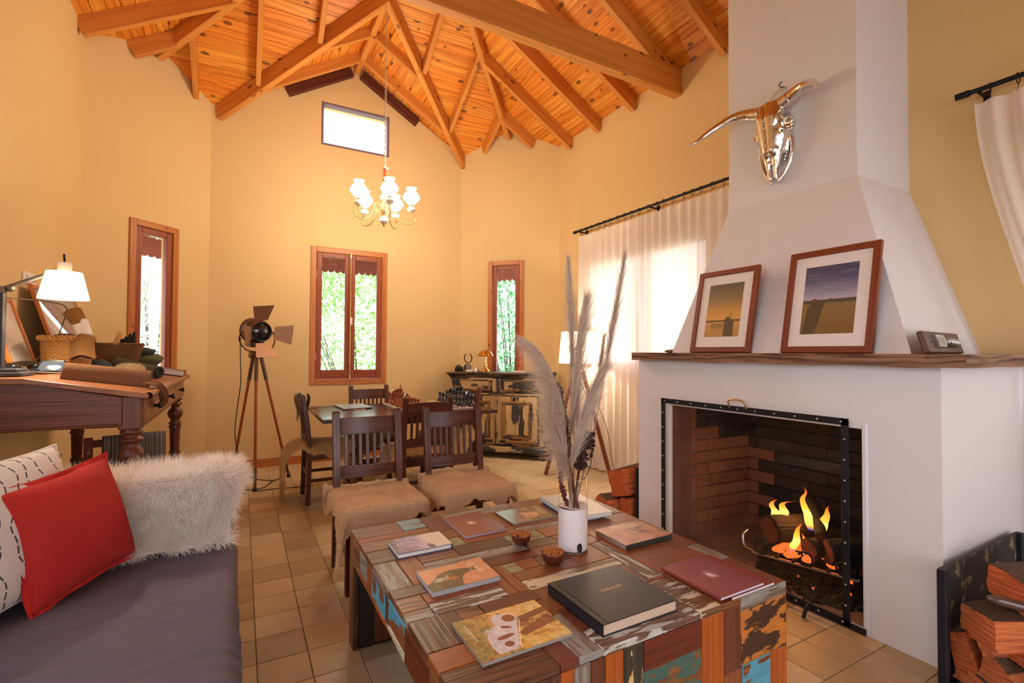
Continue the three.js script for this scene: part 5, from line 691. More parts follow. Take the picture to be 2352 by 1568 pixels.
// ---------------------------------------------------------------- distressed sideboard across the right-hand corner wall
{
  const s2 = Math.SQRT1_2, t = thing('sideboard', 'distressed black and cream carved sideboard standing across the right corner under the narrow window', 'sideboard', [2.63 + 0.69 * s2 - 0.27 * s2, 0, ZB + 0.69 * s2 + 0.27 * s2], -PI / 4);   // local x along the wall, z into the room
  const dt = (seed, vert) => makeTex(512, 512, (u, v) => { const a = vert ? u : v, b = vert ? v : u, gr = fbm(b * 5, a * 34, seed, 4, 5, 34), n = fbm(b * 3, a * 9, seed + 2, 4, 3, 9), k = smooth(0.5, 0.6, n * 0.72 + gr * 0.3), c = mix3([196, 164, 114], [160, 126, 82], gr); return mix3(c, [44, 38, 34], k); });
  const A = dt(401, true), B = dt(402, false), mV = mat(0xffffff, 0.7, { map: scaled(A, 0.7, 0.7), bumpMap: scaled(A, 0.7, 0.7), bumpScale: 0.001 }), mH = mat(0xffffff, 0.7, { map: scaled(B, 0.7, 0.7) }), pale = mat(0xc8a878, 0.75, { map: scaled(A, 2.2, 0.9) });
  const W = 1.26, D = 0.5, H = 1.05, f = D / 2, hw = W / 2;
  const uv2 = (g) => boxUV(g, 0, rnd() * 3, rnd() * 3), put = (n, g, m, p, par) => part(n, g, m, par || t, p);
  put('carcass', uv2(at(cbox(W - 0.06, 0.8, D - 0.05, 0.004), 0, 0.14 + 0.4, -0.01)), mV); put('plinth', [uv2(at(cbox(W, 0.075, D, 0.012), 0, 0.115, 0)), uv2(at(cbox(W - 0.03, 0.02, D - 0.02, 0.008), 0, 0.16, 0))], mH);
  put('top', [uv2(at(cbox(W + 0.06, 0.026, D + 0.04, 0.008), 0, H - 0.013, 0)), uv2(at(cbox(W + 0.03, 0.018, D + 0.02, 0.008), 0, H - 0.034, 0)), uv2(at(cbox(W, 0.018, D, 0.006), 0, H - 0.05, 0))], mat(0x8c8270, 0.6, { map: mH.map }));
  put('drawer_band', [uv2(at(cbox(W - 0.02, 0.19, D - 0.02, 0.004), 0, H - 0.155, 0)), uv2(at(cbox(W + 0.01, 0.022, D + 0.01, 0.008), 0, H - 0.262, 0))], mH);
  for (const s of [-1, 1]) {
    const x = s * 0.285, d = put('drawer', uv2(cbox(0.4, 0.135, 0.024, 0.006)), mH, [x, H - 0.152, f - 0.004]);
    const rim = (w, h, th, z, b) => [at(cbox(w, th, b, 0.004), 0, h / 2, z), at(cbox(w, th, b, 0.004), 0, -h / 2, z), at(cbox(th, h, b, 0.004), w / 2, 0, z), at(cbox(th, h, b, 0.004), -w / 2, 0, z)].map(uv2);
    put('moulding', rim(0.38, 0.118, 0.014, 0.014, 0.012), pale, null, d); const ap = []; for (let i = -3; i <= 3; i++) ap.push(at(lump(0.008, 0.02, 0.006, i + 9, 0.2, 1), i * 0.011, -0.004 + 0.004 * Math.cos(i), 0.016, 0, 0, -i * 0.28)); put('carved_pull', ap, mat(0x3a332c, 0.6), null, d);
    const door = put('door', uv2(cbox(0.5, 0.57, 0.026, 0.006)), mV, [s * 0.262, 0.48, f - 0.012]);
    put('moulding', [...rim(0.36, 0.43, 0.022, 0.014, 0.022), ...rim(0.31, 0.38, 0.012, 0.013, 0.012)], pale, null, door); put('door_panel', uv2(at(cbox(0.29, 0.36, 0.012, 0.005), 0, 0, 0.012)), mV, null, door); put('moulding', uv2(at(cbox(0.44, 0.03, 0.03, 0.008), 0, -0.262, 0.012)), pale, null, door);
    const P = []; for (let i = 0; i < 5; i++) P.push(at(new THREE.CylinderGeometry(0.0075, 0.0075, 0.5, 8), s * (hw - 0.05) + (i - 2) * 0.0145, 0.49, f - 0.008));
    put('pilaster', [...P, uv2(at(cbox(0.086, 0.07, 0.05, 0.008), s * (hw - 0.05), 0.205, f - 0.02)), uv2(at(cbox(0.086, 0.045, 0.05, 0.008), s * (hw - 0.05), 0.76, f - 0.02)), uv2(at(cbox(0.086, 0.15, 0.03, 0.006), s * (hw - 0.05), H - 0.155, f - 0.01)), at(lump(0.02, 0.024, 0.012, 5, 0.2, 2), s * (hw - 0.05), 0.205, f + 0.006), at(lump(0.024, 0.016, 0.012, 6, 0.2, 2), s * (hw - 0.05), 0.76, f + 0.006)], mV);
    for (const z of [f - 0.07, -f + 0.07]) put('foot', at(lathe([[0, 0], [0.022, 0], [0.024, 0.008], [0.05, 0.03], [0.052, 0.046], [0.034, 0.062], [0.03, 0.07], [0.042, 0.078], [0, 0.08]], 20), s * (hw - 0.06), 0, z), pale);
  }
  put('centre_stile', [uv2(at(cbox(0.05, 0.17, 0.02, 0.006), -0.03, H - 0.155, f - 0.004)), uv2(at(cbox(0.05, 0.17, 0.02, 0.006), 0.03, H - 0.155, f - 0.004)), uv2(at(cbox(0.026, 0.57, 0.016, 0.006), 0, 0.48, f + 0.008))], mV);
  // things standing on it (x along the sideboard from its left end, depth from the wall)
  const on = (s, w) => [2.63 + s * s2 - w * s2, H, ZB + s * s2 + w * s2];
  const lm = thing('table_lamp', 'small brass table lamp with a mushroom-shaped amber shade on the sideboard', 'lamp', on(0.47, 0.3), -PI / 4);
  part('base', lathe([[0, 0], [0.062, 0], [0.06, 0.01], [0.04, 0.02], [0.046, 0.032], [0.022, 0.045], [0.016, 0.06], [0.026, 0.078], [0.018, 0.098], [0.009, 0.115], [0.01, 0.17], [0.013, 0.19], [0.008, 0.2], [0.008, 0.25], [0, 0.25]], 24), mat(new THREE.Color(0.85, 0.6, 0.2), 0.2, { metalness: 1 }), lm);
  part('lamp_shade', lathe([[0.095, 0.2], [0.1, 0.205], [0.098, 0.22], [0.085, 0.245], [0.058, 0.268], [0.02, 0.282], [0.006, 0.285], [0.006, 0.281], [0.02, 0.278], [0.056, 0.264], [0.082, 0.241], [0.094, 0.218], [0.095, 0.2]], 32), phys(0xc07a1c, 0.15, { metalness: 0.55, clearcoat: 0.6 }), lm); part('finial', lathe([[0, 0.28], [0.008, 0.285], [0.012, 0.296], [0.006, 0.306], [0.008, 0.313], [0, 0.318]], 14), M.brass, lm);
  const hs = thing('horseshoe_trophy', 'dark iron horseshoe standing on a small stone block on the sideboard', 'horseshoe', on(0.2, 0.22), -PI / 4), hp = []; for (let i = 0; i <= 24; i++) { const a = -PI * 1.32 + i / 24 * PI * 1.64; hp.push(V3(Math.cos(a) * 0.052, 0.175 + Math.sin(a) * 0.062, 0)); }
  part('horseshoe', taperTube(hp, () => [0.011, 0.006], 48, 8), M.iron, hs); part('block', at(lump(0.05, 0.05, 0.03, 12, 0.15, 2), -0.01, 0.052, 0), mat(0x3a342e, 0.7), hs); part('stone_face', at(cbox(0.062, 0.085, 0.02, 0.008), 0.012, 0.06, 0.022), mat(0x8c8078, 0.6), hs);
  solo('napkin_box', at(cbox(0.085, 0.026, 0.05, 0.004), 0, 0.013, 0), mat(0xefe6d8, 0.6), 'small white box lying before the horseshoe on the sideboard', 'box', on(0.265, 0.34), -PI / 4);
  solo('candle_holder', [at(lathe([[0, 0], [0.02, 0], [0.02, 0.004], [0.016, 0.006], [0.018, 0.05], [0.0165, 0.05], [0.0145, 0.008], [0, 0.008]], 18), 0, 0, 0), at(new THREE.CylinderGeometry(0.004, 0.004, 0.085, 8), 0, 0.05, 0)], M.porcelain, 'thin white candle in a small glass next to the amber lamp', 'candle', on(0.345, 0.33), -PI / 4);
  const rd = thing('metal_ornament', 'small dark metal ornament shaped like a carriage at the left end of the sideboard', 'ornament', on(0.04 + 0.05, 0.26), -PI / 4); part('body', [at(extrude([[-0.05, 0.02], [0.05, 0.02], [0.044, 0.06], [0.02, 0.064], [0.01, 0.085], [-0.02, 0.085], [-0.03, 0.064], [-0.046, 0.06]], 0.05, 0.004), 0, 0, -0.025)], mat(0x2b2420, 0.5), rd); for (const x of [-0.03, 0.03]) part('wheel', at(new THREE.CylinderGeometry(0.02, 0.02, 0.07, 16).rotateX(PI / 2), x, 0.02, 0), M.iron, rd);
  const pp = thing('photo_block', 'white card with a clear acrylic stand at the right of the sideboard', 'card holder', on(0.93, 0.3), -PI / 4); part('card', at(cbox(0.15, 0.022, 0.07, 0.003), 0, 0.011, 0), mat(0xeee4d6, 0.6), pp); part('stand', at(cbox(0.09, 0.12, 0.004, 0.001), 0, 0.08, -0.02, -0.2), M.glass, pp);
}
// ---------------------------------------------------------------- studio spotlight on a wooden tripod
{
  const X = 0.13, Z = -5.42, t = thing('tripod_spotlight', 'bronze studio spotlight with four barn doors on a wooden tripod by the back wall', 'floor lamp', [X, 0, Z]);
  const wood = wm(T.orange, 0.8, 0.2, 0.5, { color: 0xd8b088 }), bz = mat(new THREE.Color(0.16, 0.085, 0.05), 0.45, { metalness: 0.8 }), copper = mat(new THREE.Color(0.36, 0.18, 0.1), 0.5, { metalness: 0.5 });
  const hub = V3(0, 1.27, 0), feet = [V3(0.02, 0.0, -0.02 + 0.06), V3(-0.19, 0, -0.44), V3(0.42, 0, -0.36)];
  feet[0].set(0.02, 0, 0.0); 
  for (const [i, f] of [V3(0.0, 0, 0.28), V3(-0.2, 0, -0.24), V3(0.32, 0, -0.14)].entries()) {
    const A = hub.clone().addScaledVector(f, 0.12), m1 = A.clone().lerp(f, 0.2), m2 = A.clone().lerp(f, 0.84), l = new THREE.Group(); l.name = 'leg'; t.add(l);
    part('leg_top', rod(A, m1, 0.018, 0.018, 12), bz, l); part('leg_shaft', rod(m1, m2, 0.014, 0.012, 12), wood, l); part('leg_tip', rod(m2, f.clone().add(V3(0, 0.012, 0)), 0.014, 0.013, 12), bz, l); part('rubber_foot', at(lathe([[0, 0], [0.02, 0], [0.022, 0.012], [0.014, 0.03], [0, 0.03]], 14), f.x, 0, f.z), M.black, l);
  }
  part('tripod_head', [at(lathe([[0, 0], [0.06, 0], [0.065, 0.015], [0.06, 0.05], [0, 0.05]], 20), 0, 1.25, 0), ...[0, 1, 2].map((i) => at(cbox(0.035, 0.05, 0.03, 0.006), Math.cos(i * 2.1 + 1.5) * 0.055, 1.262, Math.sin(i * 2.1 + 1.5) * 0.055))], bz, t);
  part('wing_knob', [at(cbox(0.03, 0.02, 0.008, 0.004), 0.045, 1.19, 0.06), rod(V3(0.03, 1.25, 0.05), V3(0.05, 1.17, 0.06), 0.006)], bz, t);
  const hd = new THREE.Group(); hd.name = 'head'; hd.position.set(0.02, 1.5, 0.0); hd.rotation.set(0.1, 0.36, 0); t.add(hd);   // the lens looks at the room
  part('housing', [at(lathe([[0, -0.24], [0.06, -0.24], [0.1, -0.21], [0.118, -0.16], [0.12, -0.02], [0.098, 0], [0.098, 0.06], [0.09, 0.064], [0.088, 0.04], [0, 0.04]], 30), 0, 0, 0, PI / 2), at(new THREE.TorusGeometry(0.12, 0.006, 6, 30), 0, 0, -0.05), at(new THREE.TorusGeometry(0.12, 0.006, 6, 30), 0, 0, -0.15), at(cbox(0.13, 0.06, 0.16, 0.01), 0, -0.13, -0.1)], bz, hd);
  part('lens_ring', at(new THREE.TorusGeometry(0.092, 0.008, 8, 32), 0, 0, 0.064), M.black, hd); part('lens', at(new THREE.SphereGeometry(0.12, 28, 10, 0, TAU, 0, 0.78).rotateX(PI / 2).scale(1, 1, 0.7), 0, 0, -0.005), phys(0x141416, 0.05, { clearcoat: 1, specularIntensity: 1 }), hd);
  const door = (name, rot, spread) => { const g = tidy(extrude([[-0.062, 0], [0.062, 0], [0.1, 0.17], [-0.1, 0.17]], 0.003)); at(g, 0, 0.02, 0); g.rotateX(spread); g.translate(0, 0.098, 0.066); g.rotateZ(rot); part('barn_door', g, copper, hd); const h = rod(V3(0, 0.095, 0.06), V3(0, 0.125, 0.07), 0.012, 0.012, 8); h.rotateZ(rot); part('hinge', h, bz, hd); };
  door('a', 0.1, 0.55); door('b', PI / 2 + 0.1, 0.9); door('c', PI, 0.75); door('d', -PI / 2 - 0.1, 0.45);
  part('yoke', [tube([[-0.13, 1.5, -0.05], [-0.15, 1.42, -0.04], [-0.11, 1.34, 0], [-0.06, 1.305, 0], [0.08, 1.305, 0], [0.14, 1.34, 0], [0.165, 1.42, -0.06], [0.15, 1.5, -0.06]], 0.007, 40, 8)], bz, t);
  part('power_cord', [tube([[-0.14, 1.44, -0.05], [-0.135, 1.2, 0], [-0.13, 1.0, 0.04], [-0.155, 0.75, 0.0], [-0.17, 0.5, 0.02], [-0.12, 0.25, 0.06], [-0.03, 0.1, 0.12], [0.14, 0.03, 0.05], [0.24, 0.006, -0.1], [0.16, 0.006, -0.02], [0.06, 0.006, 0.22], [-0.1, 0.005, 0.2], [-0.32, 0.005, 0.26]], 0.0042, 90, 6), tube([[0.02, 0.006, 0.3], [0.16, 0.006, 0.3], [0.34, 0.006, 0.33], [0.5, 0.006, 0.34]], 0.004, 24, 6)], M.black, t);
}
// ---------------------------------------------------------------- floor lamp on wooden legs before the curtain
{
  const X = 3.22, Z = -4.28, t = thing('tripod_floor_lamp', 'floor lamp with white drum shade on brown wooden tripod legs behind the pampas grass', 'floor lamp', [X, 0, Z]);
  for (const [x, z] of [[0.1, 0.42], [-0.36, -0.1], [0.24, -0.34]]) part('leg', bar(V3(x * 0.12, 1.12, z * 0.12), V3(x, 0.005, z), 0.034, 0.034, 0.004, V3(x, 0, z).normalize()), M.frame, t);
  part('collar', at(lathe([[0, 0], [0.07, 0], [0.07, 0.03], [0.02, 0.04], [0.012, 0.1], [0, 0.1]], 20), 0, 1.08, 0), M.brass, t);
  part('lamp_shade', new THREE.CylinderGeometry(0.19, 0.22, 0.34, 36, 1, true).translate(0, 1.36, 0), phys(0xfff6e8, 1, { transmission: 0.5, thickness: 0, side: THREE.DoubleSide }), t);
  part('bulb', new THREE.SphereGeometry(0.03, 14, 10).translate(0, 1.33, 0), mat(0xffffff, 0.4, { emissive: new THREE.Color(1, 0.8, 0.55), emissiveIntensity: 8 }), t); lampLight([0, 1.33, 0], LAMPS.floor, t, 1.5);
  part('power_cord', [tube([[-0.08, 1.0, 0.14], [-0.02, 0.6, 0.3], [-0.08, 0.34, 0.34], [-0.12, 0.12, 0.34], [-0.3, 0.02, 0.42], [-0.42, 0.006, 0.5]], 0.004, 40, 6), tube([[0.06, 0.9, 0.16], [0.02, 0.5, 0.46], [0.0, 0.2, 0.56], [-0.02, 0.02, 0.72], [-0.1, 0.006, 0.9]], 0.003, 40, 6)], M.black, t);
  part('foot_switch', at(lump(0.035, 0.014, 0.022, 3, 0.05, 2), -0.44, 0.014, 0.52), M.black, t);
}
// ---------------------------------------------------------------- curtain rods and sheer curtains along the right wall
{
  const sheer = phys(0xfdf4ea, 0.95, { transmission: 0.42, thickness: 0, side: THREE.DoubleSide }), band = phys(0xfaf0e4, 0.95, { transmission: 0.3, thickness: 0, side: THREE.DoubleSide }), RX = 3.49, RY = 2.75;
  const rodT = (label, z0, z1, br) => { const t = thing('curtain_rod', label, 'curtain rod'); part('pole', rod(V3(RX, RY, z0), V3(RX, RY, z1), 0.013, 0.013, 14), M.iron, t); for (const z of [z0, z1]) part('end_cap', at(lathe([[0, -0.03], [0.018, -0.03], [0.018, 0.03], [0, 0.03]], 14), RX, RY, z, PI / 2), M.iron, t); for (const z of br) part('bracket', [at(cbox(0.1, 0.012, 0.018, 0.003), RX + 0.05, RY - 0.016, z), at(cbox(0.012, 0.08, 0.03, 0.003), XR - 0.006, RY - 0.02, z)], M.iron, t); return t; };
  rodT('black iron curtain rod left of the chimney', -4.71, -2.3, [-4.62, -3.48, -2.45]); rodT('black iron curtain rod at the right edge of the picture', -1.12, 1.2, [-1.05, 0.6]);
  const curtain = (label, z0, z1, folds, o = {}) => {
    const t = thing('sheer_curtain', label, 'curtain'), top = RY - 0.075, foot = 0.012, L = z1 - z0, ph = o.ph || 0;
    const f = (u, v) => { const k = Math.pow(v, 0.6), tight = o.tight ? o.tight(u) : 1, w = Math.sin(u * folds * TAU + ph + 0.5 * Math.sin(u * 9)) * (0.016 + 0.02 * k) * tight + 0.02 * (fbm(u * 8 + ph, v * 2, 6, 2) - 0.5) * k, s = o.skew ? o.skew(u, v) : 0; return V3(RX - 0.01 + w - (o.push ? o.push(u, v) : 0), lerp(top, foot, v), z0 + L * u + s + 0.01 * Math.sin(v * 3 + u * 20)); };
    part('cloth', sheet(Math.round(Math.abs(L) * 130), 40, (u, v) => f(u, 0.035 + v * 0.965)), sheer, t); part('heading', sheet(Math.round(Math.abs(L) * 130), 3, (u, v) => f(u, v * 0.035)), band, t); part('hem', sheet(Math.round(Math.abs(L) * 130), 2, (u, v) => { const p = f(u, 0.96 + v * 0.04); p.x -= 0.001; return p; }), band, t);
    const n = Math.round(Math.abs(L) * 9), rg = new THREE.TorusGeometry(0.02, 0.0022, 6, 18); for (let i = 0; i < n; i++) { const u = (i + 0.5) / n, p = f(u, 0); const r = part('ring', rg, M.iron, t, [RX, RY - 0.01, p.z + rr(-0.01, 0.01)]); r.rotation.y = rr(-0.25, 0.25); r.scale.set(1, 1.35, 1); part('hook', rod(V3(RX, RY - 0.035, p.z), V3(p.x, p.y - 0.01, p.z), 0.0016, 0.0016, 5), M.iron, t); }
    return t;
  };
  curtain('left panel of the white sheer curtain over the window beside the fireplace', -4.67, -3.58, 9, { ph: 1, tight: (u) => u < 0.12 || u > 0.9 ? 1.5 : 0.55 });
  curtain('right panel of the white sheer curtain, half hidden behind the chimney', -3.57, -2.28, 12, { ph: 2.4, tight: (u) => u < 0.4 ? 1.1 : 0.8 });
  curtain('white sheer curtain at the right edge of the picture, hanging past the mantel', -1.07, 1.1, 20, { ph: 0.4, skew: (u, v) => (1 - u) * 0.24 * smooth(0.0, 0.6, v) });
}
// ---------------------------------------------------------------- polished bull skull on the chimney
function mcMesh(res, c, half, sdf) {                       // surface where sdf = 0, by marching cubes
  const mc = new MarchingCubes(res, new THREE.MeshStandardMaterial(), false, false, 400000), s = mc.size; mc.isolation = 0;
  for (let k = 0; k < s; k++) for (let j = 0; j < s; j++) for (let i = 0; i < s; i++) mc.field[i + j * s + k * s * s] = -sdf(c[0] + half * (i / (s / 2) - 1), c[1] + half * (j / (s / 2) - 1), c[2] + half * (k / (s / 2) - 1));
  mc.update(); const n = mc.count, pos = mc.positionArray.slice(0, n * 3); for (let i = 0; i < n * 3; i++) pos[i] = pos[i] * half + c[i % 3];
  const g0 = new THREE.BufferGeometry(); g0.setAttribute('position', new THREE.BufferAttribute(pos, 3)); const g = mergeVertices(g0, 1e-5); g.computeVertexNormals(); return g;
}
const smin = (a, b, k) => { const h = clamp(0.5 + 0.5 * (b - a) / k); return lerp(b, a, h) - k * h * (1 - h); }, smax = (a, b, k) => -smin(-a, -b, k);
function capsule(x, y, z, a, b, r0, r1) { const ab = [b[0] - a[0], b[1] - a[1], b[2] - a[2]], ap = [x - a[0], y - a[1], z - a[2]], t = clamp((ap[0] * ab[0] + ap[1] * ab[1] + ap[2] * ab[2]) / (ab[0] ** 2 + ab[1] ** 2 + ab[2] ** 2)); return Math.hypot(ap[0] - ab[0] * t, ap[1] - ab[1] * t, ap[2] - ab[2] * t) - lerp(r0, r1, t); }
{
  const t = thing('bull_skull', 'polished silver bull skull with long horns hanging from a wire on the white chimney', 'skull', [2.983, 2.385, -1.87], -PI / 2);
  const chrome = mat(new THREE.Color(0.78, 0.75, 0.72), 0.1, { metalness: 1, bumpMap: scaled(noiseBump, 0.2, 0.2), bumpScale: 0.0008 });
  const head = mcMesh(72, [0, 0.26, 0.07], 0.3, (x, y, z) => {
    const X = Math.abs(x); let d = Math.hypot(X / 1.0, (y - 0.42) / 1.1, (z - 0.085) / 0.62) - 0.082;
    d = smin(d, capsule(X, y, z, [0.0, 0.475, 0.07], [0.1, 0.475, 0.075], 0.042, 0.036), 0.03);
    d = smin(d, capsule(X, y, z, [0.022, 0.4, 0.1], [0.014, 0.2, 0.09], 0.05, 0.028), 0.04);
    d = smin(d, capsule(X, y, z, [0.05, 0.3, 0.055], [0.026, 0.13, 0.05], 0.045, 0.024), 0.03);
    d = smin(d, capsule(X, y, z, [0.024, 0.2, 0.07], [0.02, 0.03, 0.05], 0.022, 0.013), 0.02);
    d = smin(d, Math.hypot(X - 0.09, (y - 0.34), (z - 0.055)) - 0.048, 0.02);                                     // brow and orbit
    d = smin(d, capsule(X, y, z, [0.085, 0.3, 0.03], [0.066, 0.2, 0.015], 0.022, 0.02), 0.02);                        // cheek ridge
    d = smin(d, capsule(X, y, z, [0.088, 0.42, 0.02], [0.09, 0.28, -0.01 + 0.02], 0.018, 0.02), 0.015);
    d = smax(d, -(Math.hypot(X - 0.112, y - 0.342, z - 0.075) - 0.036), 0.008);                                     // eye socket
    d = smax(d, -capsule(x, y, z, [0, 0.15, 0.1], [0, 0.06, 0.085], 0.015, 0.02), 0.008);                            // nose opening
    d = smax(d, -(Math.hypot((X - 0.1) / 0.7, (y - 0.435) / 1.1, z - 0.035) - 0.03), 0.01);
    d = smax(d, -(Math.max(Math.abs(X) - 0.0012, Math.abs(y - 0.33) - 0.13, 0.1 - z) ), 0.003);
    return d;
  });
  part('skull_head', head, chrome, t);
  for (const s of [-1, 1]) {
    part('horn', taperTube([[s * 0.09, 0.475, 0.075], [s * 0.16, 0.5, 0.085], [s * 0.24, 0.5, 0.115], [s * 0.32, 0.455, 0.18], [s * 0.375, 0.4, 0.245], [s * 0.4, 0.355, 0.3], [s * 0.43, 0.345, 0.335]], (u) => 0.038 * Math.pow(1 - u, 0.75) + 0.002, 60, 20), chrome, t);
    part('horn_collar', taperTube([[s * 0.075, 0.473, 0.073], [s * 0.105, 0.482, 0.076], [s * 0.128, 0.49, 0.079]], (u) => 0.044 - 0.003 * u, 10, 20), chrome, t);
    part('lower_jaw', taperTube([[s * 0.086, 0.33, 0.0 + 0.02], [s * 0.105, 0.24, 0.012], [s * 0.09, 0.13, 0.012], [s * 0.05, 0.05, 0.02], [s * 0.014, 0.008, 0.034]], (u) => [0.011 + 0.01 * (1 - u), 0.012], 40, 12), chrome, t);
    const tg = []; for (let i = 0; i < 6; i++) tg.push(at(cbox(0.014, 0.016, 0.016, 0.004), s * (0.086 - i * 0.005), 0.235 - i * 0.019, 0.018)); part('teeth', tg, chrome, t);
  }
  part('hanging_wire', [tube([[-0.03, 0.5, 0.05], [-0.02, 0.56, 0.03], [0.03, 0.605, 0.012], [0.065, 0.59, 0.016], [0.07, 0.53, 0.04], [0.06, 0.5, 0.06]], 0.0022, 40, 6), tube([[-0.025, 0.5, 0.05], [-0.01, 0.55, 0.035], [0.04, 0.598, 0.014], [0.055, 0.57, 0.024]], 0.0018, 30, 6)], M.steel, t);
  part('hook', [tube([[0.045, 0.64, 0.02], [0.035, 0.632, 0.03], [0.035, 0.612, 0.028], [0.05, 0.605, 0.012], [0.05, 0.606, -0.01]], 0.0032, 24, 7)], M.iron, t);
}
// ---------------------------------------------------------------- two framed photographs leaning on the chimney
function pictureFrame(label, z0, z1, H, x0, lean, draw, asp) {
  const W = z1 - z0, t = thing('picture_frame', label, 'picture', [x0, 1.312, (z0 + z1) / 2], -PI / 2), L = new THREE.Group(); t.rotation.order = 'YXZ'; t.rotation.x = -lean;      // local x along the wall, z towards the room
  const b = 0.034, d = 0.024, side = (w, h, x, y, ax) => at(cbox(w, h, d, 0.003, ax), x, y, 0);
  part('frame', [side(b, H, -W / 2 + b / 2, H / 2, 1), side(b, H, W / 2 - b / 2, H / 2, 1), side(W - 2 * b, b, 0, b / 2, 0), side(W - 2 * b, b, 0, H - b / 2, 0)], M.frame, t);
  part('mat_board', at(cbox(W - 1.6 * b, H - 1.6 * b, 0.006, 0.001), 0, H / 2, -0.002), mat(0xece6e0, 0.8), t);
  const pw = W - 2 * b - 0.115, ph = H - 2 * b - 0.125; part('photograph', at(new THREE.PlaneGeometry(pw, ph), 0, H / 2 + 0.004, 0.0018), mat(0xffffff, 0.5, { map: canvasTex(512, Math.round(512 * ph / pw), draw) }), t);
  part('glass', at(new THREE.PlaneGeometry(W - 1.9 * b, H - 1.9 * b), 0, H / 2, 0.006), M.glass, t); part('backing', at(cbox(W - b, H - b, 0.006, 0.001), 0, H / 2, -0.01), mat(0x6a5844, 0.9), t); return t;
}
{
  const sky = (g, w, h, st) => { const r = g.createLinearGradient(0, 0, 0, h); st.forEach(([a, c]) => r.addColorStop(a, c)); g.fillStyle = r; g.fillRect(0, 0, w, h); };
  pictureFrame('smaller framed photograph of a hunter in marsh water at golden dusk, on the mantel', -2.225, -1.795, 0.535, 2.585, 0.2, (g, w, h) => { sky(g, w, h, [[0, '#5c5248'], [0.28, '#8c7048'], [0.5, '#c8923e'], [0.66, '#d8a04a'], [1, '#b8863c']]); g.fillStyle = '#5a4626'; g.fillRect(0, h * .685, w, h * .035); const q = mulberry(3); g.fillStyle = '#6a4c26'; for (let i = 0; i < 60; i++) g.fillRect(w * (.18 + q() * .34), h * (.73 + q() * .04), 3, h * (.05 + q() * .08)); g.fillStyle = 'rgba(90,62,30,0.5)'; for (let i = 0; i < 9; i++) g.fillRect(w * q(), h * (.8 + q() * .16), w * .3, 2); g.fillStyle = '#4e3c24'; g.beginPath(); g.moveTo(w * .56, h); g.lineTo(w * .55, h * .72); g.bezierCurveTo(w * .58, h * .62, w * .66, h * .6, w * .7, h * .66); g.lineTo(w * .82, h * .7); g.lineTo(w * .84, h); g.fill(); g.strokeStyle = '#4e3c24'; g.lineWidth = 7; g.beginPath(); g.moveTo(w * .68, h * .68); g.lineTo(w * .72, h * .54); g.moveTo(w * .7, h * .66); g.lineTo(w * .78, h * .6); g.stroke(); });
  pictureFrame('larger framed photograph of a hunter in a red cap below a bird flock', -1.61, -1.167, 0.56, 2.585, 0.2, (g, w, h) => { sky(g, w, h, [[0, '#3c4260'], [0.2, '#555a7a'], [0.34, '#8884a0'], [0.5, '#b8b0be'], [0.54, '#6c5c44'], [0.58, '#8a6c40'], [1, '#7c5828']]); const q = mulberry(5); for (let i = 0; i < 40; i++) { g.fillStyle = `rgba(${q() < .5 ? '190,180,200' : '70,70,100'},0.14)`; g.beginPath(); g.ellipse(w * q(), h * q() * .4, 90 * q() + 20, 12, 0, 0, TAU); g.fill(); } for (let i = 0; i < 1600; i++) { g.fillStyle = q() < .5 ? 'rgba(160,120,60,0.4)' : 'rgba(84,56,26,0.4)'; g.fillRect(w * q(), h * (.58 + q() * .42), 2, 7); } g.fillStyle = '#4c4438'; g.fillRect(0, h * .5, w, h * .05); g.fillStyle = '#2c2c34'; for (let i = 0; i < 70; i++) { const x = w * q(), y = h * (.3 + .2 * q()); g.beginPath(); g.ellipse(x, y, 5, 2, q(), 0, TAU); g.fill(); } g.fillStyle = '#4c3c22'; g.beginPath(); g.moveTo(w * .04, h); g.lineTo(w * .1, h * .66); g.bezierCurveTo(w * .12, h * .54, w * .24, h * .5, w * .3, h * .54); g.lineTo(w * .44, h * .56); g.lineTo(w * .4, h * .62); g.lineTo(w * .34, h * .86); g.lineTo(w * .26, h); g.fill(); g.strokeStyle = '#4c3c22'; g.lineWidth = 8; g.beginPath(); g.moveTo(w * .36, h * .57); g.lineTo(w * .56, h * .49); g.stroke(); g.fillStyle = '#8c3a24'; g.beginPath(); g.ellipse(w * .23, h * .5, w * .055, h * .022, 0, 0, TAU); g.fill(); });
}
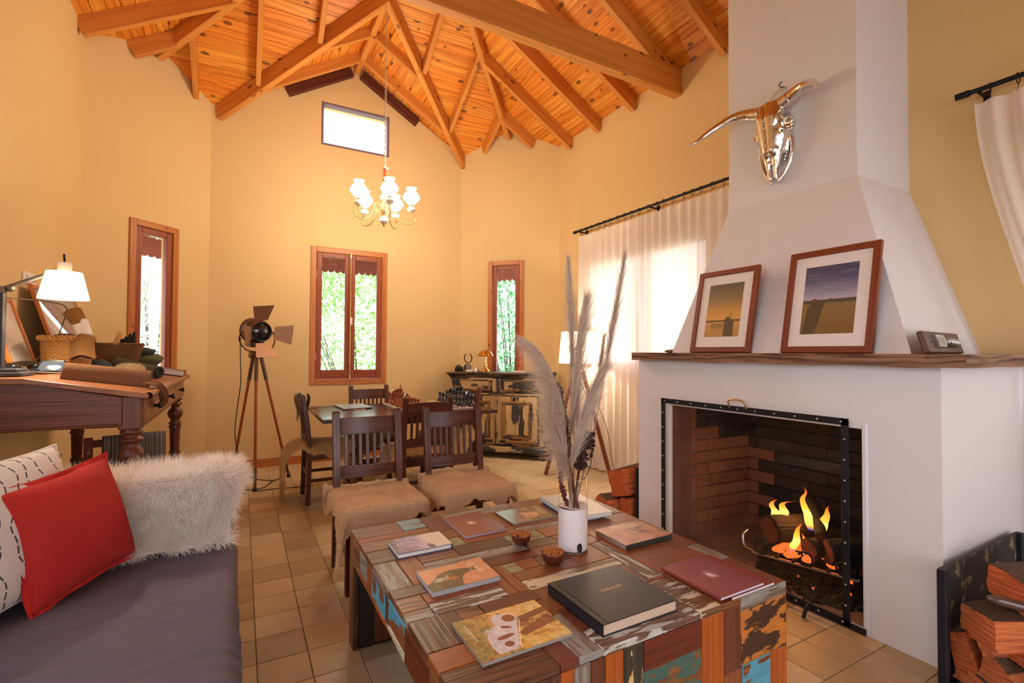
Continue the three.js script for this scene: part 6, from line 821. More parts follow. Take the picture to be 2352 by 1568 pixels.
// board with a cast metal ornament leaning on the chimney's right side
{
  const t = thing('wall_plaque', 'dark wooden board with pewter tag and twisted screw at the right end of the mantel', 'plaque', [2.75, 1.312, -0.955], 0.1); t.rotation.order = 'YXZ'; t.rotation.x = -0.28;
  part('board', at(cbox(0.5, 0.098, 0.022, 0.005), 0, 0.049, 0), wm(T.dark, 0.9, 0.25, 0.45, { color: 0xcfc4cc }), t);
  const pw = mat(new THREE.Color(0.5, 0.5, 0.5), 0.4, { metalness: 0.9 });
  part('tag', [at(extrude([[-0.06, -0.028], [0.04, -0.028], [0.062, -0.012], [0.062, 0.012], [0.04, 0.028], [-0.06, 0.028], [-0.05, 0]], 0.01, 0.003), -0.075, 0.052, 0.011)], pw, t);
  part('tag_face', at(cbox(0.085, 0.036, 0.003, 0.001), -0.08, 0.052, 0.024), mat(0xc8c4b8, 0.5, { map: canvasTex(256, 112, (g, w, h) => { g.fillStyle = '#c8c4b8'; g.fillRect(0, 0, w, h); g.fillStyle = '#55524c'; g.font = 'bold 74px serif'; g.textAlign = 'center'; g.fillText('2·000', w / 2, 82); }) }), t);
  const L = []; for (let i = 0; i < 5; i++) L.push(at(new THREE.TorusGeometry(0.015, 0.007, 8, 18), 0.03 + i * 0.022, 0.05 - i * 0.001, 0.019, 0, PI / 2 - 0.5, 0)); L.push(at(lathe([[0, 0.0], [0.014, 0.002], [0.016, 0.01], [0.008, 0.02], [0, 0.02]], 14), 0.0, 0.052, 0.018, 0, 0, -PI / 2), rod(V3(0.0, 0.052, 0.018), V3(0.15, 0.047, 0.018), 0.006), rod(V3(0.14, 0.047, 0.018), V3(0.19, 0.045, 0.017), 0.005, 0.001)); part('twisted_screw', L, pw, t);
  part('nail', at(new THREE.SphereGeometry(0.004, 8, 6), -0.175, 0.05, 0.011), M.black, t);
}
solo('driftwood_piece', at(lump(0.05, 0.014, 0.1, 31, 0.2, 3), 0, 0.013, 0), M.old, 'small dark piece of weathered wood at the left end of the mantel', 'wood piece', [2.83, 1.309, -2.56], 0.2);
// ---------------------------------------------------------------- firewood racks
const logM = [0xffd8c0, 0xf4bc98, 0xe8c8b4, 0xd8a888].map((c) => wm(T.log, 0.5, 0.25, 0.85, { color: c, bumpScale: 0.006 })), barkM = mat(0x6a4a36, 0.95, { bumpMap: scaled(grainBump, 0.3, 0.12), bumpScale: 0.02 });
function splitLog(label, A, B, pts, twist, k, seed, group) {   // prism of an uneven cross-section from A to B, one round side in bark
  const n = 14, secs = 9, dir = B.clone().sub(A).normalize(), s0 = dir.clone().cross(V3(0, 1, 0)).normalize(), u0 = s0.clone().cross(dir), rows = [];
  const per = []; for (let i = 0; i < pts.length; i++) { const p = pts[i], q = pts[(i + 1) % pts.length]; for (let j = 0; j < 5; j++) per.push([lerp(p[0], q[0], j / 5), lerp(p[1], q[1], j / 5)]); }
  for (let i = 0; i <= secs; i++) { const t = i / secs, c = A.clone().lerp(B, t), a = twist + 0.08 * Math.sin(t * 3 + seed); rows.push(per.map(([x, y], j) => { const w = 1 + 0.16 * (fbm(t * 3 + seed, j * 0.45, seed, 3) - 0.5), X = (x * Math.cos(a) - y * Math.sin(a)) * w, Y = (x * Math.sin(a) + y * Math.cos(a)) * w; return c.clone().addScaledVector(s0, X).addScaledVector(u0, Y).addScaledVector(dir, (i === 0 || i === secs) ? 0.02 * (fbm(j * 0.7, seed, 3, 2) - 0.5) : 0); })); }
  const a = [], uv = [], L = A.distanceTo(B); const tri = (p, q, r, c) => { for (const [v, t] of [[p, c[0]], [q, c[1]], [r, c[2]]]) { a.push(v.x, v.y, v.z); uv.push(...t); } };
  for (let i = 0; i < secs; i++) for (let j = 0; j < per.length; j++) { const jj = (j + 1) % per.length, A0 = [i / secs * L + seed, j * 0.02], B0 = [(i + 1) / secs * L + seed, j * 0.02], C0 = [A0[0], (j + 1) * 0.02], D0 = [B0[0], (j + 1) * 0.02]; tri(rows[i][j], rows[i][jj], rows[i + 1][j], [A0, C0, B0]); tri(rows[i][jj], rows[i + 1][jj], rows[i + 1][j], [C0, D0, B0]); }
  for (const e of [0, secs]) { const c = A.clone().lerp(B, e / secs), f = (v) => { const d = v.clone().sub(c); return [d.dot(s0) + seed, d.dot(u0)]; }; for (let j = 0; j < per.length; j++) { const p = rows[e][j], q = rows[e][(j + 1) % per.length]; e ? tri(c, p, q, [f(c), f(p), f(q)]) : tri(c, q, p, [f(c), f(q), f(p)]); } }
  const g = toCreasedNormals(fromTris(a, uv), 0.6), o = solo('firewood_log', g, logM[k], label, 'firewood', [0, 0, 0], 0, group);
  const bk = []; const bi = Math.floor(per.length * 0.5); for (let i = 0; i < secs; i++) for (let j = bi; j < bi + 5; j++) { const N = (v) => v.clone().sub(A.clone().lerp(B, i / secs)).normalize().multiplyScalar(0.003).add(v), p = rows[i][j % per.length], q = rows[i][(j + 1) % per.length], r = rows[i + 1][j % per.length], s = rows[i + 1][(j + 1) % per.length]; for (const v of [p, q, r, q, s, r]) { const w = N(v); bk.push(w.x, w.y, w.z); } }
  part('bark', boxUV(fromTris(bk)), barkM, o); return o;
}
{
  const t = thing('firewood_rack', 'black steel firewood rack with a worn panel to the right of the fireplace', 'log rack'), wp = paintTex(256, 256, 501, [52, 50, 48], [150, 138, 110], [96, 88, 70], 0.62, 1), z = -0.875;
  part('panel', at(cbox(0.82, 0.45, 0.012, 0.003), 2.845, 0.235, z), mat(0xffffff, 0.7, { map: scaled(wp, 0.3, 0.3) }), t);
  for (const [x, zz] of [[2.435, z + 0.012], [3.26, z + 0.012], [2.435, -0.1], [3.26, -0.1]]) part('post', at(cbox(0.034, zz > -0.5 ? 0.46 : 0.46, 0.03, 0.003), x, 0.23, zz), mat(0x20222a, 0.5, { metalness: 0.4 }), t);
  part('base_rail', [at(cbox(0.034, 0.014, 0.78, 0.003), 2.435, 0.008, -0.48), at(cbox(0.034, 0.014, 0.78, 0.003), 3.26, 0.008, -0.48), at(cbox(0.83, 0.014, 0.034, 0.003), 2.845, 0.008, z + 0.012)], mat(0x20222a, 0.5, { metalness: 0.4 }), t);
  const G = 'split logs stacked in the right rack', sq = (s, h) => [[-s, -h], [s * 0.9, -h * 1.1], [s * 1.1, h * 0.8], [-s * 0.7, h]], tri = (s) => [[-s, -s * 0.7], [s, -s * 0.8], [s * 0.1, s]];
  splitLog('broad flat-topped split log lying askew in the middle of the right rack', V3(2.47, 0.275, -0.775), V3(2.86, 0.33, -0.5), sq(0.085, 0.062), 0.12, 0, 3, G);
  splitLog('orange split log on top of the right rack, against the edge of the picture', V3(2.53, 0.43, -0.70), V3(2.94, 0.45, -0.52), [[-.07, -.06], [.09, -.07], [.06, .05], [-.08, .05]], -0.1, 1, 5, G);
  splitLog('dark red split log standing low at the left of the right rack', V3(2.475, 0.13, -0.825), V3(2.85, 0.14, -0.80), [[-.03, -.09], [.04, -.08], [.03, .1], [-.03, .08]], 0.1, 3, 7, G);
  splitLog('greyish cracked split log low in the front of the right rack', V3(2.475, 0.13, -0.735), V3(2.86, 0.13, -0.65), tri(0.075), 0.3, 2, 9, G);
  splitLog('bottom split log on the rail of the right rack', V3(2.46, 0.052, -0.77), V3(2.85, 0.052, -0.6), [[-.09, -.03], [.08, -.034], [.07, .02], [-.07, .035]], 0, 0, 11, G);
  splitLog('rounded orange split log at the front corner of the right rack', V3(2.5, 0.2, -0.65), V3(2.88, 0.2, -0.5), tri(0.07), 1.9, 1, 13, G);
  splitLog('thin yellowish stick wedged between the lower logs of the right rack', V3(2.47, 0.205, -0.755), V3(2.8, 0.18, -0.6), sq(0.02, 0.03), 0.5, 2, 15, G);
  splitLog('split log at the back of the right rack', V3(2.92, 0.1, -0.78), V3(3.22, 0.1, -0.72), sq(0.07, 0.07), 0.3, 3, 17, G);
  const p = thing('fire_tool', 'smooth brown wooden tool handle lying across the right firewood rack', 'fire tool', [2.44, 0.405, -0.735], 0); part('handle', taperTube([[0, 0, 0], [0.05, -0.012, 0.05], [0.12, -0.03, 0.13], [0.2, -0.05, 0.22]], (u) => 0.0185 * Math.sqrt(Math.min(1, u * 8 + 0.15)), 24, 14), phys(0x5a4038, 0.3, { clearcoat: 0.5 }), p); part('shaft', rod(V3(0.19, -0.048, 0.21), V3(0.42, -0.12, 0.46), 0.007), M.iron, p);
}
{
  const t = thing('firewood_rack', 'black steel firewood rack at the far left corner of the fireplace', 'log rack');
  part('post', at(cbox(0.055, 0.46, 0.02, 0.003), 2.585, 0.23, -2.705), mat(0x2c323c, 0.5, { metalness: 0.4 }), t); part('post', at(cbox(0.055, 0.46, 0.02, 0.003), 3.2, 0.23, -2.705), mat(0x2c323c, 0.5, { metalness: 0.4 }), t);
  part('base_rail', [at(cbox(0.05, 0.014, 0.55, 0.003), 2.585, 0.008, -2.97), at(cbox(0.05, 0.014, 0.55, 0.003), 3.2, 0.008, -2.97)], M.iron, t);
  const G = 'split logs in the left rack';
  splitLog('jagged orange split log leaning on top of the left rack', V3(2.51, 0.33, -2.86), V3(3.0, 0.36, -2.85), [[-.1, -.1], [.08, -.12], [.1, .08], [-.08, .09]], 0.3, 1, 21, G);
  splitLog('round dark-barked log at the foot of the left rack', V3(2.42, 0.12, -2.94), V3(2.95, 0.11, -2.92), [[-.07, -.1], [.08, -.1], [.1, .04], [0, .1], [-.1, .03]], 0.2, 2, 23, G);
  splitLog('reddish split log next to the black post of the left rack', V3(2.52, 0.12, -2.79), V3(3.0, 0.14, -2.79), [[-.05, -.11], [.05, -.11], [.05, .11], [-.04, .09]], 0, 1, 25, G);
}
// ---------------------------------------------------------------- sofa along the left wall, its far arm towards the desk
{
  const cloth = mat(0xffffff, 0.85, { color: new THREE.Color(0.115, 0.092, 0.115), bumpMap: scaled(weaveBump, 0.03, 0.03), bumpScale: 0.0006, }), t = thing('sofa', 'dark purple-grey upholstered sofa with a creased seat at the lower left of the picture', 'sofa');
  const z0 = -2.46, z1 = 1.1, prof = (s) => { const L1 = 0.9, r = 0.05, arc = r * PI / 2; if (s < L1 - r) return [-0.9 + s, 0.48, 0, 1]; s -= L1 - r; if (s < arc) { const a = s / r; return [-r + r * Math.sin(a), 0.48 - r + r * Math.cos(a), Math.sin(a), Math.cos(a)]; } return [0, 0.48 - r - (s - arc), 1, 0]; }, S = 0.85 + 0.0785 + 0.19;
  const crease = (x, z) => { const near = smooth(-2.2, -1.1, z), w = z * 1.0 + 0.22 * (x + 0.4) + 0.05 * fbm(x * 4, z * 3, 2, 2), r1 = 1 - Math.abs(2 * vnoise(w * 13, x * 1.6, 7) - 1), r2 = 1 - Math.abs(2 * vnoise(w * 22 + 5, x * 2.4 + 3, 8) - 1), fr = smooth(-0.95, -0.05, x); return near * (0.3 + 0.7 * fr) * (0.05 * (r1 - 0.5) + 0.026 * (r2 - 0.5)) + 0.004 * (fbm(x * 3, z * 3, 4, 3) - 0.5); };
  part('seat', sheet(90, 420, (u, v) => { const z = lerp(z0, z1, v), [x, y, nx, ny] = prof(u * S), c = crease(x, z); return V3(x + nx * c + 0.012 * smooth(-2.3, -2.46, z) * 0, y + ny * c - 0.02 * smooth(-0.45, -0.9, x), z); }), cloth, t);
  part('base', at(cbox(0.86, 0.24, z1 - z0 + 0.2, 0.02), -0.47, 0.17, (z0 + z1) / 2 - 0.1), cloth, t);
  part('backrest', at(cbox(0.2, 0.6, z1 - z0 + 0.1, 0.05), -0.99, 0.6, (z0 + z1) / 2 - 0.02), cloth, t);
  const arm = tidy(extrude([[-0.95, 0.06], [-0.03, 0.06], [-0.02, 0.5], [-0.025, 0.72], [-0.06, 0.765], [-0.95, 0.775]], 0.16, 0.03)); part('armrest', at(arm, 0, 0, z0 - 0.19), cloth, t);
  for (const z of [z0 - 0.1, z1]) part('foot', at(cbox(0.06, 0.06, 0.06, 0.006), -0.1, 0.03, z), M.dark, t);
}
{
  const t = thing('sheepskin', 'long-haired white sheepskin thrown over the far arm of the sofa', 'sheepskin', [-0.36, 0, -2.56]);
  const g = drape({ w: 0.62, d: 0.19, y: 0.782, cz: 0.06, r: 0.05, flare: 0.06, seed: 41, bump: 0.03, R: lobes(superR(0.385, 0.42, 6), [[1.9, 0.05, 0.3], [0.8, 0.04, 0.3]]), post: (v, a, b, e) => { if (v.z > 0.12) v.z = 0.12 + 0.02 * fbm(a * 6, v.y * 8, 4, 2) + Math.max(0, 0.56 - v.y) * 0.35; v.y = Math.max(v.y, 0.505); return v; } });
  part('hide', g, mat(0xf0e0d0, 0.95, { side: THREE.DoubleSide }), t);
  t.add(furry(g, 60000, strandGeo(1, 0.0021, 0.5), hairM, [cc(0xfff4e8), cc(0xf2dcc6), cc(0xffffff)], { len: 0.058, up: 0.55, mess: 0.7, clump: 1.5, comb: [0.25, -0.35, 0.15], cl: 9 }));
}
// ---------------------------------------------------------------- cushions
function cushion(name, label, C, R_, U_, size, puff, m, edgeM, seed, flange) {
  const r = V3(...R_).normalize(), n = r.clone().cross(V3(...U_)).normalize(), u = n.clone().cross(r), t = thing(name, label, 'cushion', C); t.quaternion.setFromRotationMatrix(new THREE.Matrix4().makeBasis(r, u, n));
  const [w, h] = size, side = (s) => sheet(44, 44, (a, b) => { const x = a * 2 - 1, y = b * 2 - 1, e = Math.pow(Math.max(0, 1 - x * x), 0.42) * Math.pow(Math.max(0, 1 - y * y), 0.42), k = 1 - 0.075 * (1 - y * y) * Math.abs(x) ** 2, l = 1 - 0.075 * (1 - x * x) * Math.abs(y) ** 2; const wr = 0.012 * (fbm(x * 2.2 + seed, y * 2.2, seed, 3) - 0.5) * e + 0.01 * Math.sin((x + y) * 5 + seed) * (1 - e) * 0.4 * e; return V3(x * w / 2 * k, y * h / 2 * l, s * (puff * e + wr)); });
  const f = side(1), b = side(-1); { const ix = b.index.array; for (let i = 0; i < ix.length; i += 3) [ix[i], ix[i + 1]] = [ix[i + 1], ix[i]]; b.computeVertexNormals(); }
  part('cover', [tidy(f), tidy(b)], m, t);
  const rim = []; for (let i = 0; i < 160; i++) { const q = i / 160 * 4, k = Math.floor(q), s = (q - k) * 2 - 1, [x, y] = k === 0 ? [s, -1] : k === 1 ? [1, s] : k === 2 ? [-s, 1] : [-1, -s]; rim.push([x * w / 2 * (1 - 0.075 * (1 - y * y) * Math.abs(x) ** 2), y * h / 2 * (1 - 0.075 * (1 - x * x) * Math.abs(y) ** 2)]); }
  if (flange) { const p = [], N = rim.length; for (let i = 0; i < N; i++) { const A = rim[i], B = rim[(i + 1) % N], o = (q, z) => [q[0] * (1 + flange / (w / 2)), q[1] * (1 + flange / (h / 2)), z]; const a1 = o(A, 0.006 * Math.sin(i * 0.4)), b1 = o(B, 0.006 * Math.sin((i + 1) * 0.4)); for (const z of [0.002, -0.002]) { const q = [A[0], A[1], z, B[0], B[1], z, b1[0], b1[1], b1[2] + z, A[0], A[1], z, b1[0], b1[1], b1[2] + z, a1[0], a1[1], a1[2] + z]; p.push(...q); } } part('hem', boxUV(fromTris(p)), edgeM, t); }
  else part('piping', tube(rim.map(([x, y]) => [x, y, 0]), 0.004, 200, 6, true), edgeM, t);
  return t;
}
{
  const redM = mat(0xc8281e, 0.95, { side: THREE.DoubleSide, bumpMap: scaled(weaveBump, 0.05, 0.05), bumpScale: 0.0012 });
  const stripe = mat(0xffffff, 0.95, { map: canvasTex(512, 512, (g, w, h) => { g.fillStyle = '#e8dfd4'; g.fillRect(0, 0, w, h); g.strokeStyle = '#4a464e'; g.lineWidth = 5; for (let i = 0; i < 9; i++) { g.beginPath(); for (let y = 0; y <= h; y += 8) { const x = 30 + i * 56 + 12 * Math.sin(y * 0.022 + i * 1.7) + 5 * Math.sin(y * 0.06 + i); y ? g.lineTo(x, y) : g.moveTo(x, y); } g.setLineDash([26, 9]); g.stroke(); } }), bumpMap: scaled(weaveBump, 0.06, 0.06), bumpScale: 0.001 });
  cushion('cushion', 'red linen cushion leaning in the corner of the sofa', [-0.505, 0.69, -2.235], [0.19, 0.035, -0.31], [-0.14, 0.38, 0.03], [0.395, 0.40], 0.085, redM, redM, 3, 0.014);
  cushion('cushion', 'white cushion with broken dark stripes standing behind the red one', [-0.65, 0.725, -2.16], [0.2, 0, -0.42], [-0.2, 0.6, 0.05], [0.5, 0.48], 0.085, stripe, mat(0xe8dfd4, 0.9), 7);
  cushion('cushion', 'plain grey cushion in the far corner, mostly hidden behind the others', [-0.74, 0.71, -2.335], [0.25, 0, -0.25], [-0.2, 0.6, 0.2], [0.4, 0.4], 0.07, mat(0x8c8478, 0.95), mat(0x7c756a, 0.9), 11);
}
// ---------------------------------------------------------------- tall slant-top desk against the left wall
const deskY = (x) => x < -0.8 ? 1.187 : 1.187 - (x + 0.8) * (0.078 / 0.42);
{
  const t = thing('writing_desk', 'tall antique dark desk with slanting top and turned legs by the left wall', 'desk'), z0 = -2.8, z1 = -4.7, xb = -1.12, xf = -0.375;
  const topP = [[xb, 1.187], [-0.8, 1.187], [xf, 1.1085], [xf + 0.008, 1.098], [xf, 1.084], [-0.8, 1.163], [xb, 1.163]];
  part('desktop', boxUV(at(tidy(extrude(topP, z0 - z1 + 0.03, 0.004)), 0, 0, z1 - 0.015), 2, 1.3, 0.4), M.deskTop, t);
  part('front_lip', boxUV(tube([[xf + 0.004, 1.1, z0 + 0.01], [xf + 0.004, 1.1, (z0 + z1) / 2], [xf + 0.004, 1.1, z1 - 0.01]], 0.015, 8, 10).toNonIndexed(), 2), M.deskTop, t);
  part('corner_stop', at(cbox(0.03, 0.05, 0.03, 0.004), xf - 0.02, 1.128, z1 + 0.03), M.orange, t);
  const sp = [[xb + 0.02, 0.965], [xf - 0.1, 0.955], [xf - 0.1, 1.093], [-0.8, 1.162], [xb + 0.02, 1.162]];
  for (const z of [z0 - 0.045, z1 + 0.02]) part('side_panel', boxUV(at(tidy(extrude(sp, 0.022, 0.002)), 0, 0, z), 0, rnd() * 3, rnd()), M.desk, t);
  part('side_bead', at(cbox(0.62, 0.014, 0.03, 0.005), -0.79, 0.966, z0 - 0.03), M.desk, t);
  part('back_panel', at(cbox(0.02, 0.2, z0 - z1 - 0.06, 0.003, 2), xb + 0.02, 1.06, (z0 + z1) / 2), M.desk, t);
  part('front_rail', [at(cbox(0.02, 0.012, z0 - z1 - 0.1, 0.002, 2), xf - 0.03, 1.083, (z0 + z1) / 2), at(cbox(0.02, 0.016, z0 - z1 - 0.1, 0.002, 2), xf - 0.03, 0.957, (z0 + z1) / 2)], M.desk, t);
  for (let i = 0; i < 3; i++) { const z = -3.16 - i * 0.58, d = part('drawer', cbox(0.022, 0.11, 0.55, 0.004, 2), M.deskTop, t, [xf - 0.028, 1.02, z]); part('knob', at(lathe([[0, 0], [0.009, 0], [0.007, 0.012], [0.017, 0.022], [0.017, 0.03], [0, 0.034]], 14), 0.01, 0, 0.02, 0, 0, -PI / 2), M.black, d); }
  const prof = [[0, 0], [0.018, 0], [0.022, 0.02], [0.03, 0.04], [0.022, 0.055], [0.03, 0.07], [0.026, 0.09], [0.03, 0.42], [0.037, 0.44], [0.031, 0.455], [0.034, 0.5], [0.04, 0.515], [0.03, 0.53], [0.036, 0.7], [0.044, 0.715], [0.034, 0.73], [0.046, 0.74], [0.034, 0.752], [0.03, 0.77], [0.045, 0.79], [0.052, 0.815], [0.046, 0.842], [0.034, 0.855], [0.03, 0.862], [0.028, 0.875], [0.046, 0.886], [0.048, 0.894], [0.034, 0.902], [0.03, 0.912], [0.044, 0.922], [0.046, 0.93], [0.038, 0.936], [0.042, 0.945], [0, 0.946]];
  for (const [x, z] of [[-0.445, z0 - 0.075], [-0.445, z1 + 0.075], [-1.03, z0 - 0.075], [-1.03, z1 + 0.075]]) part('leg', [boxUV(lathe(prof, 26).toNonIndexed(), 1).translate(x, 0, z), at(cbox(0.088, x < -0.8 ? 0.23 : 0.155, 0.088, 0.005, 1), x, x < -0.8 ? 1.05 : 1.018, z)], M.desk, t);
}
// low chair beyond the desk with a blanket over its back
{
  const t = thing('low_chair', 'low wooden chair beyond the desk with a grey striped blanket over its back', 'chair', [-0.72, 0, -4.42], 0.25);
  for (const s of [-1, 1]) { part('back_post', at(cbox(0.05, 0.7, 0.035, 0.006, 1), s * 0.2, 0.35, 0), M.frame, t); part('leg', at(cbox(0.04, 0.36, 0.035, 0.005, 1), s * 0.2, 0.18, -0.36), M.frame, t); part('bolt', at(new THREE.CylinderGeometry(0.008, 0.008, 0.006, 10).rotateX(PI / 2), s * 0.2, 0.6, 0.019), M.brass, t); }
  part('seat', at(cbox(0.44, 0.03, 0.42, 0.006), 0, 0.37, -0.18), M.frame, t); part('top_rail', at(cbox(0.36, 0.05, 0.024, 0.005), 0, 0.655, 0), M.frame, t);
  const b = thing('blanket', 'grey blanket with thin vertical stripes folded over the low chair', 'blanket', [-0.685, 0, -4.42], 0.25), bt = canvasTex(512, 64, (g, w, h) => { const q = mulberry(9); g.fillStyle = '#77706c'; g.fillRect(0, 0, w, h); for (let i = 0; i < 120; i++) { g.fillStyle = ['#4c4a52', '#9a9088', '#615a5a', '#3e3c46', '#b0a498'][Math.floor(q() * 5)]; g.fillRect(q() * w, 0, 1 + q() * 5, h); } });
  part('cloth', sheet(20, 50, (u, v) => { const s = (v - 0.5) * 2, k = Math.abs(s), x = -0.16 + 0.36 * u, r = 0.035; const a = Math.min(k * 7, 1) * PI / 2, sg = s < 0 ? -1 : 1; return V3(x, 0.69 + r * Math.cos(a) - 0.02 - Math.max(0, k - 0.14) * 0.42, sg * (r * Math.sin(a) + 0.012 * Math.sin(u * 9 + s) * k + 0.02 * k)); }), mat(0xffffff, 0.95, { map: bt, side: THREE.DoubleSide, bumpMap: scaled(weaveBump, 0.1, 0.1), bumpScale: 0.002 }), b);
}
// ---------------------------------------------------------------- things on the desk
{
  const Y = 1.1885;
  const l = thing('desk_lamp', 'desk lamp with jointed grey arm and glowing cream shade at the left', 'lamp', [-0.955, Y, -3.05]), grey = mat(0x6a6660, 0.4, { metalness: 0.6 });
  part('base', [at(cbox(0.17, 0.02, 0.17, 0.005), 0.015, 0.01, 0), at(cbox(0.13, 0.014, 0.13, 0.004), 0.015, 0.027, 0)], mat(0x3a3c42, 0.45), l); part('pole', at(cbox(0.03, 0.36, 0.03, 0.004, 1), 0, 0.2, 0), mat(0x2a2a2e, 0.45), l);
  part('joint', [at(new THREE.CylinderGeometry(0.016, 0.016, 0.05, 14).rotateX(PI / 2), 0, 0.392, 0), at(new THREE.SphereGeometry(0.017, 12, 10), 0.03, 0.4, 0)], grey, l); part('arm', [rod(V3(-0.01, 0.39, 0), V3(0.185, 0.49, 0.0), 0.0085, 0.0085, 10), at(new THREE.SphereGeometry(0.012, 12, 10), 0.185, 0.49, 0)], grey, l);
  part('socket', [at(new THREE.CylinderGeometry(0.027, 0.027, 0.045, 18), 0.215, 0.512, 0), rod(V3(0.185, 0.49, 0), V3(0.215, 0.495, 0), 0.007)], mat(0xcfc4b8, 0.5), l); part('rod', rod(V3(0.215, 0.53, 0), V3(0.212, 0.575, 0), 0.0045), M.iron, l);
  part('lamp_shade', new THREE.CylinderGeometry(0.066, 0.094, 0.128, 40, 1, true).translate(0.215, 0.425, 0), phys(0xfff0d8, 1, { transmission: 0.5, thickness: 0, side: THREE.DoubleSide }), l); part('shade_strut', [-1, 1].map((s) => rod(V3(0.215 - 0.093, 0.362, s * 0.008), V3(0.215 - 0.066, 0.488, s * 0.006), 0.0015, 0.0015, 5)), M.brass, l);
  part('bulb', new THREE.SphereGeometry(0.022, 14, 10).translate(0.215, 0.43, 0), mat(0xffffff, 0.4, { emissive: new THREE.Color(1, 0.8, 0.5), emissiveIntensity: 10 }), l); lampLight([0.215, 0.43, 0], LAMPS.desk, l, 1.2);
  part('power_cord', [tube([[0.0, 0.36, -0.02], [0.1, 0.36, -0.5], [0.04, 0.28, -0.72], [0.02, 0.16, -0.66], [-0.02, 0.06, -0.5], [-0.06, 0.01, -0.36]], 0.003, 50, 6)], mat(0x5a4838, 0.6), l);
  solo('wall_socket', [at(cbox(0.012, 0.075, 0.2, 0.004), 0, 0, 0), ...[-0.05, 0.05].map((z) => at(cbox(0.02, 0.035, 0.035, 0.008), 0.01, 0, z))], mat(0xe8e2d8, 0.5), 'white double wall socket with plugs behind the desk lamp', 'socket', [XL + 0.006, 1.76, -4.18]);
  const fr = (label, y0, W, H, z, x0, b, glassy) => { const f = thing('picture_frame', label, 'picture', [x0, y0, z], PI / 2); f.rotation.order = 'YXZ'; f.rotation.x = -0.3; part('frame', [at(cbox(b, H, 0.02, 0.003, 1), -W / 2 + b / 2, H / 2, 0), at(cbox(b, H, 0.02, 0.003, 1), W / 2 - b / 2, H / 2, 0), at(cbox(W - 2 * b, b, 0.02, 0.003, 0), 0, b / 2, 0), at(cbox(W - 2 * b, b, 0.02, 0.003, 0), 0, H - b / 2, 0)], M.orange, f); part('print', at(cbox(W - b, H - b, 0.006, 0.001), 0, H / 2, -0.004), glassy, f); part('glass', at(new THREE.PlaneGeometry(W - 1.9 * b, H - 1.9 * b), 0, H / 2, 0.004), M.glass, f); return f; };
  fr('orange-wood picture frame with a white mount at the left edge of the picture', Y, 0.34, 0.42, -3.53, -1.0, 0.024, mat(0xe8e4dc, 0.7));
  fr('large orange-wood frame with grey glass leaning on the wall behind the basket', Y, 0.9, 0.55, -4.5, -0.985, 0.026, mat(0x9a9c9e, 0.4));
  // telephone
  const ph = thing('telephone', 'old black rotary telephone with its handset lifted off beside the lamp', 'telephone', [-0.87, Y, -3.33], 0.2), bk = phys(0x17171a, 0.18, { clearcoat: 0.8 });
  part('body', [at(tidy(extrude([[-0.085, 0], [0.085, 0], [0.085, 0.018], [0.06, 0.026], [0.05, 0.052], [0.04, 0.062], [-0.04, 0.062], [-0.05, 0.052], [-0.06, 0.026], [-0.085, 0.018]], 0.13, 0.006)), 0.03, 0.006, -0.065)], bk, ph); part('base_plate', at(cbox(0.18, 0.012, 0.15, 0.004), 0.03, 0.006, 0), bk, ph);
  part('dial', at(lathe([[0, 0.006], [0.02, 0.006], [0.036, 0.002], [0.036, 0]], 20), 0.03, 0.045, 0.06, 0.9), M.steel, ph);
  part('handset', [taperTube([[-0.135, 0.03, 0.02], [-0.12, 0.045, -0.02], [-0.1, 0.05, -0.07], [-0.06, 0.046, -0.13]], (u) => 0.012 + 0.004 * Math.abs(2 * u - 1), 24, 12), at(lump(0.034, 0.026, 0.032, 3, 0.03, 3), -0.12, 0.032, 0.035), at(lump(0.032, 0.024, 0.03, 4, 0.03, 3), -0.05, 0.034, -0.14)], bk, ph);
  part('cord', [tube([[-0.1, 0.03, 0.05], [-0.04, 0.012, 0.12], [0.06, 0.006, 0.16], [0.16, -0.004, 0.15], [0.3, -0.03, 0.13]], 0.0032, 40, 6)], mat(0x8a7868, 0.6), ph);
  // wicker baskets: real woven strands round upright stakes
  const weave = (rx, rz, y0, y1, rows, taper, rad, per = 26) => { const L = []; for (let r = 0; r < rows; r++) { const f = r / (rows - 1), y = lerp(y0, y1, f), k = lerp(1, taper, f), p = []; for (let i = 0; i < per * 2; i++) { const a = i / (per * 2) * TAU, w = ((i + r) % 2 ? 1 : -1) * rad * 0.9, sx = Math.sign(Math.cos(a)) * Math.pow(Math.abs(Math.cos(a)), rx === rz ? 1 : 0.5), sz = Math.sign(Math.sin(a)) * Math.pow(Math.abs(Math.sin(a)), rx === rz ? 1 : 0.5); p.push(V3(sx * (rx * k + w), y, sz * (rz * k + w))); } L.push(tube(p, rad, per * 4, 5, true)); } return L; };
  const stakes = (rx, rz, y0, y1, n, taper, rad) => Array.from({ length: n }, (_, i) => { const a = (i + 0.5) / n * TAU, e = rx === rz ? 1 : 0.5, sx = Math.sign(Math.cos(a)) * Math.pow(Math.abs(Math.cos(a)), e), sz = Math.sign(Math.sin(a)) * Math.pow(Math.abs(Math.sin(a)), e); return rod(V3(sx * rx, y0, sz * rz), V3(sx * rx * taper, y1, sz * rz * taper), rad, rad, 6); });
  const wk = mat(0xc08a48, 0.6), wk2 = mat(0x7a4e2a, 0.6), b1 = thing('wicker_basket', 'tall round honey-coloured wicker basket with a plaited rim on the desk', 'basket', [-0.86, Y, -3.62]);
  part('weave', weave(0.098, 0.098, 0.006, 0.165, 20, 1.06, 0.0045), wk, b1); part('stakes', stakes(0.098, 0.098, 0, 0.18, 26, 1.06, 0.003), wk, b1); part('bottom', at(new THREE.CylinderGeometry(0.098, 0.098, 0.008, 30), 0, 0.005, 0), wk, b1);
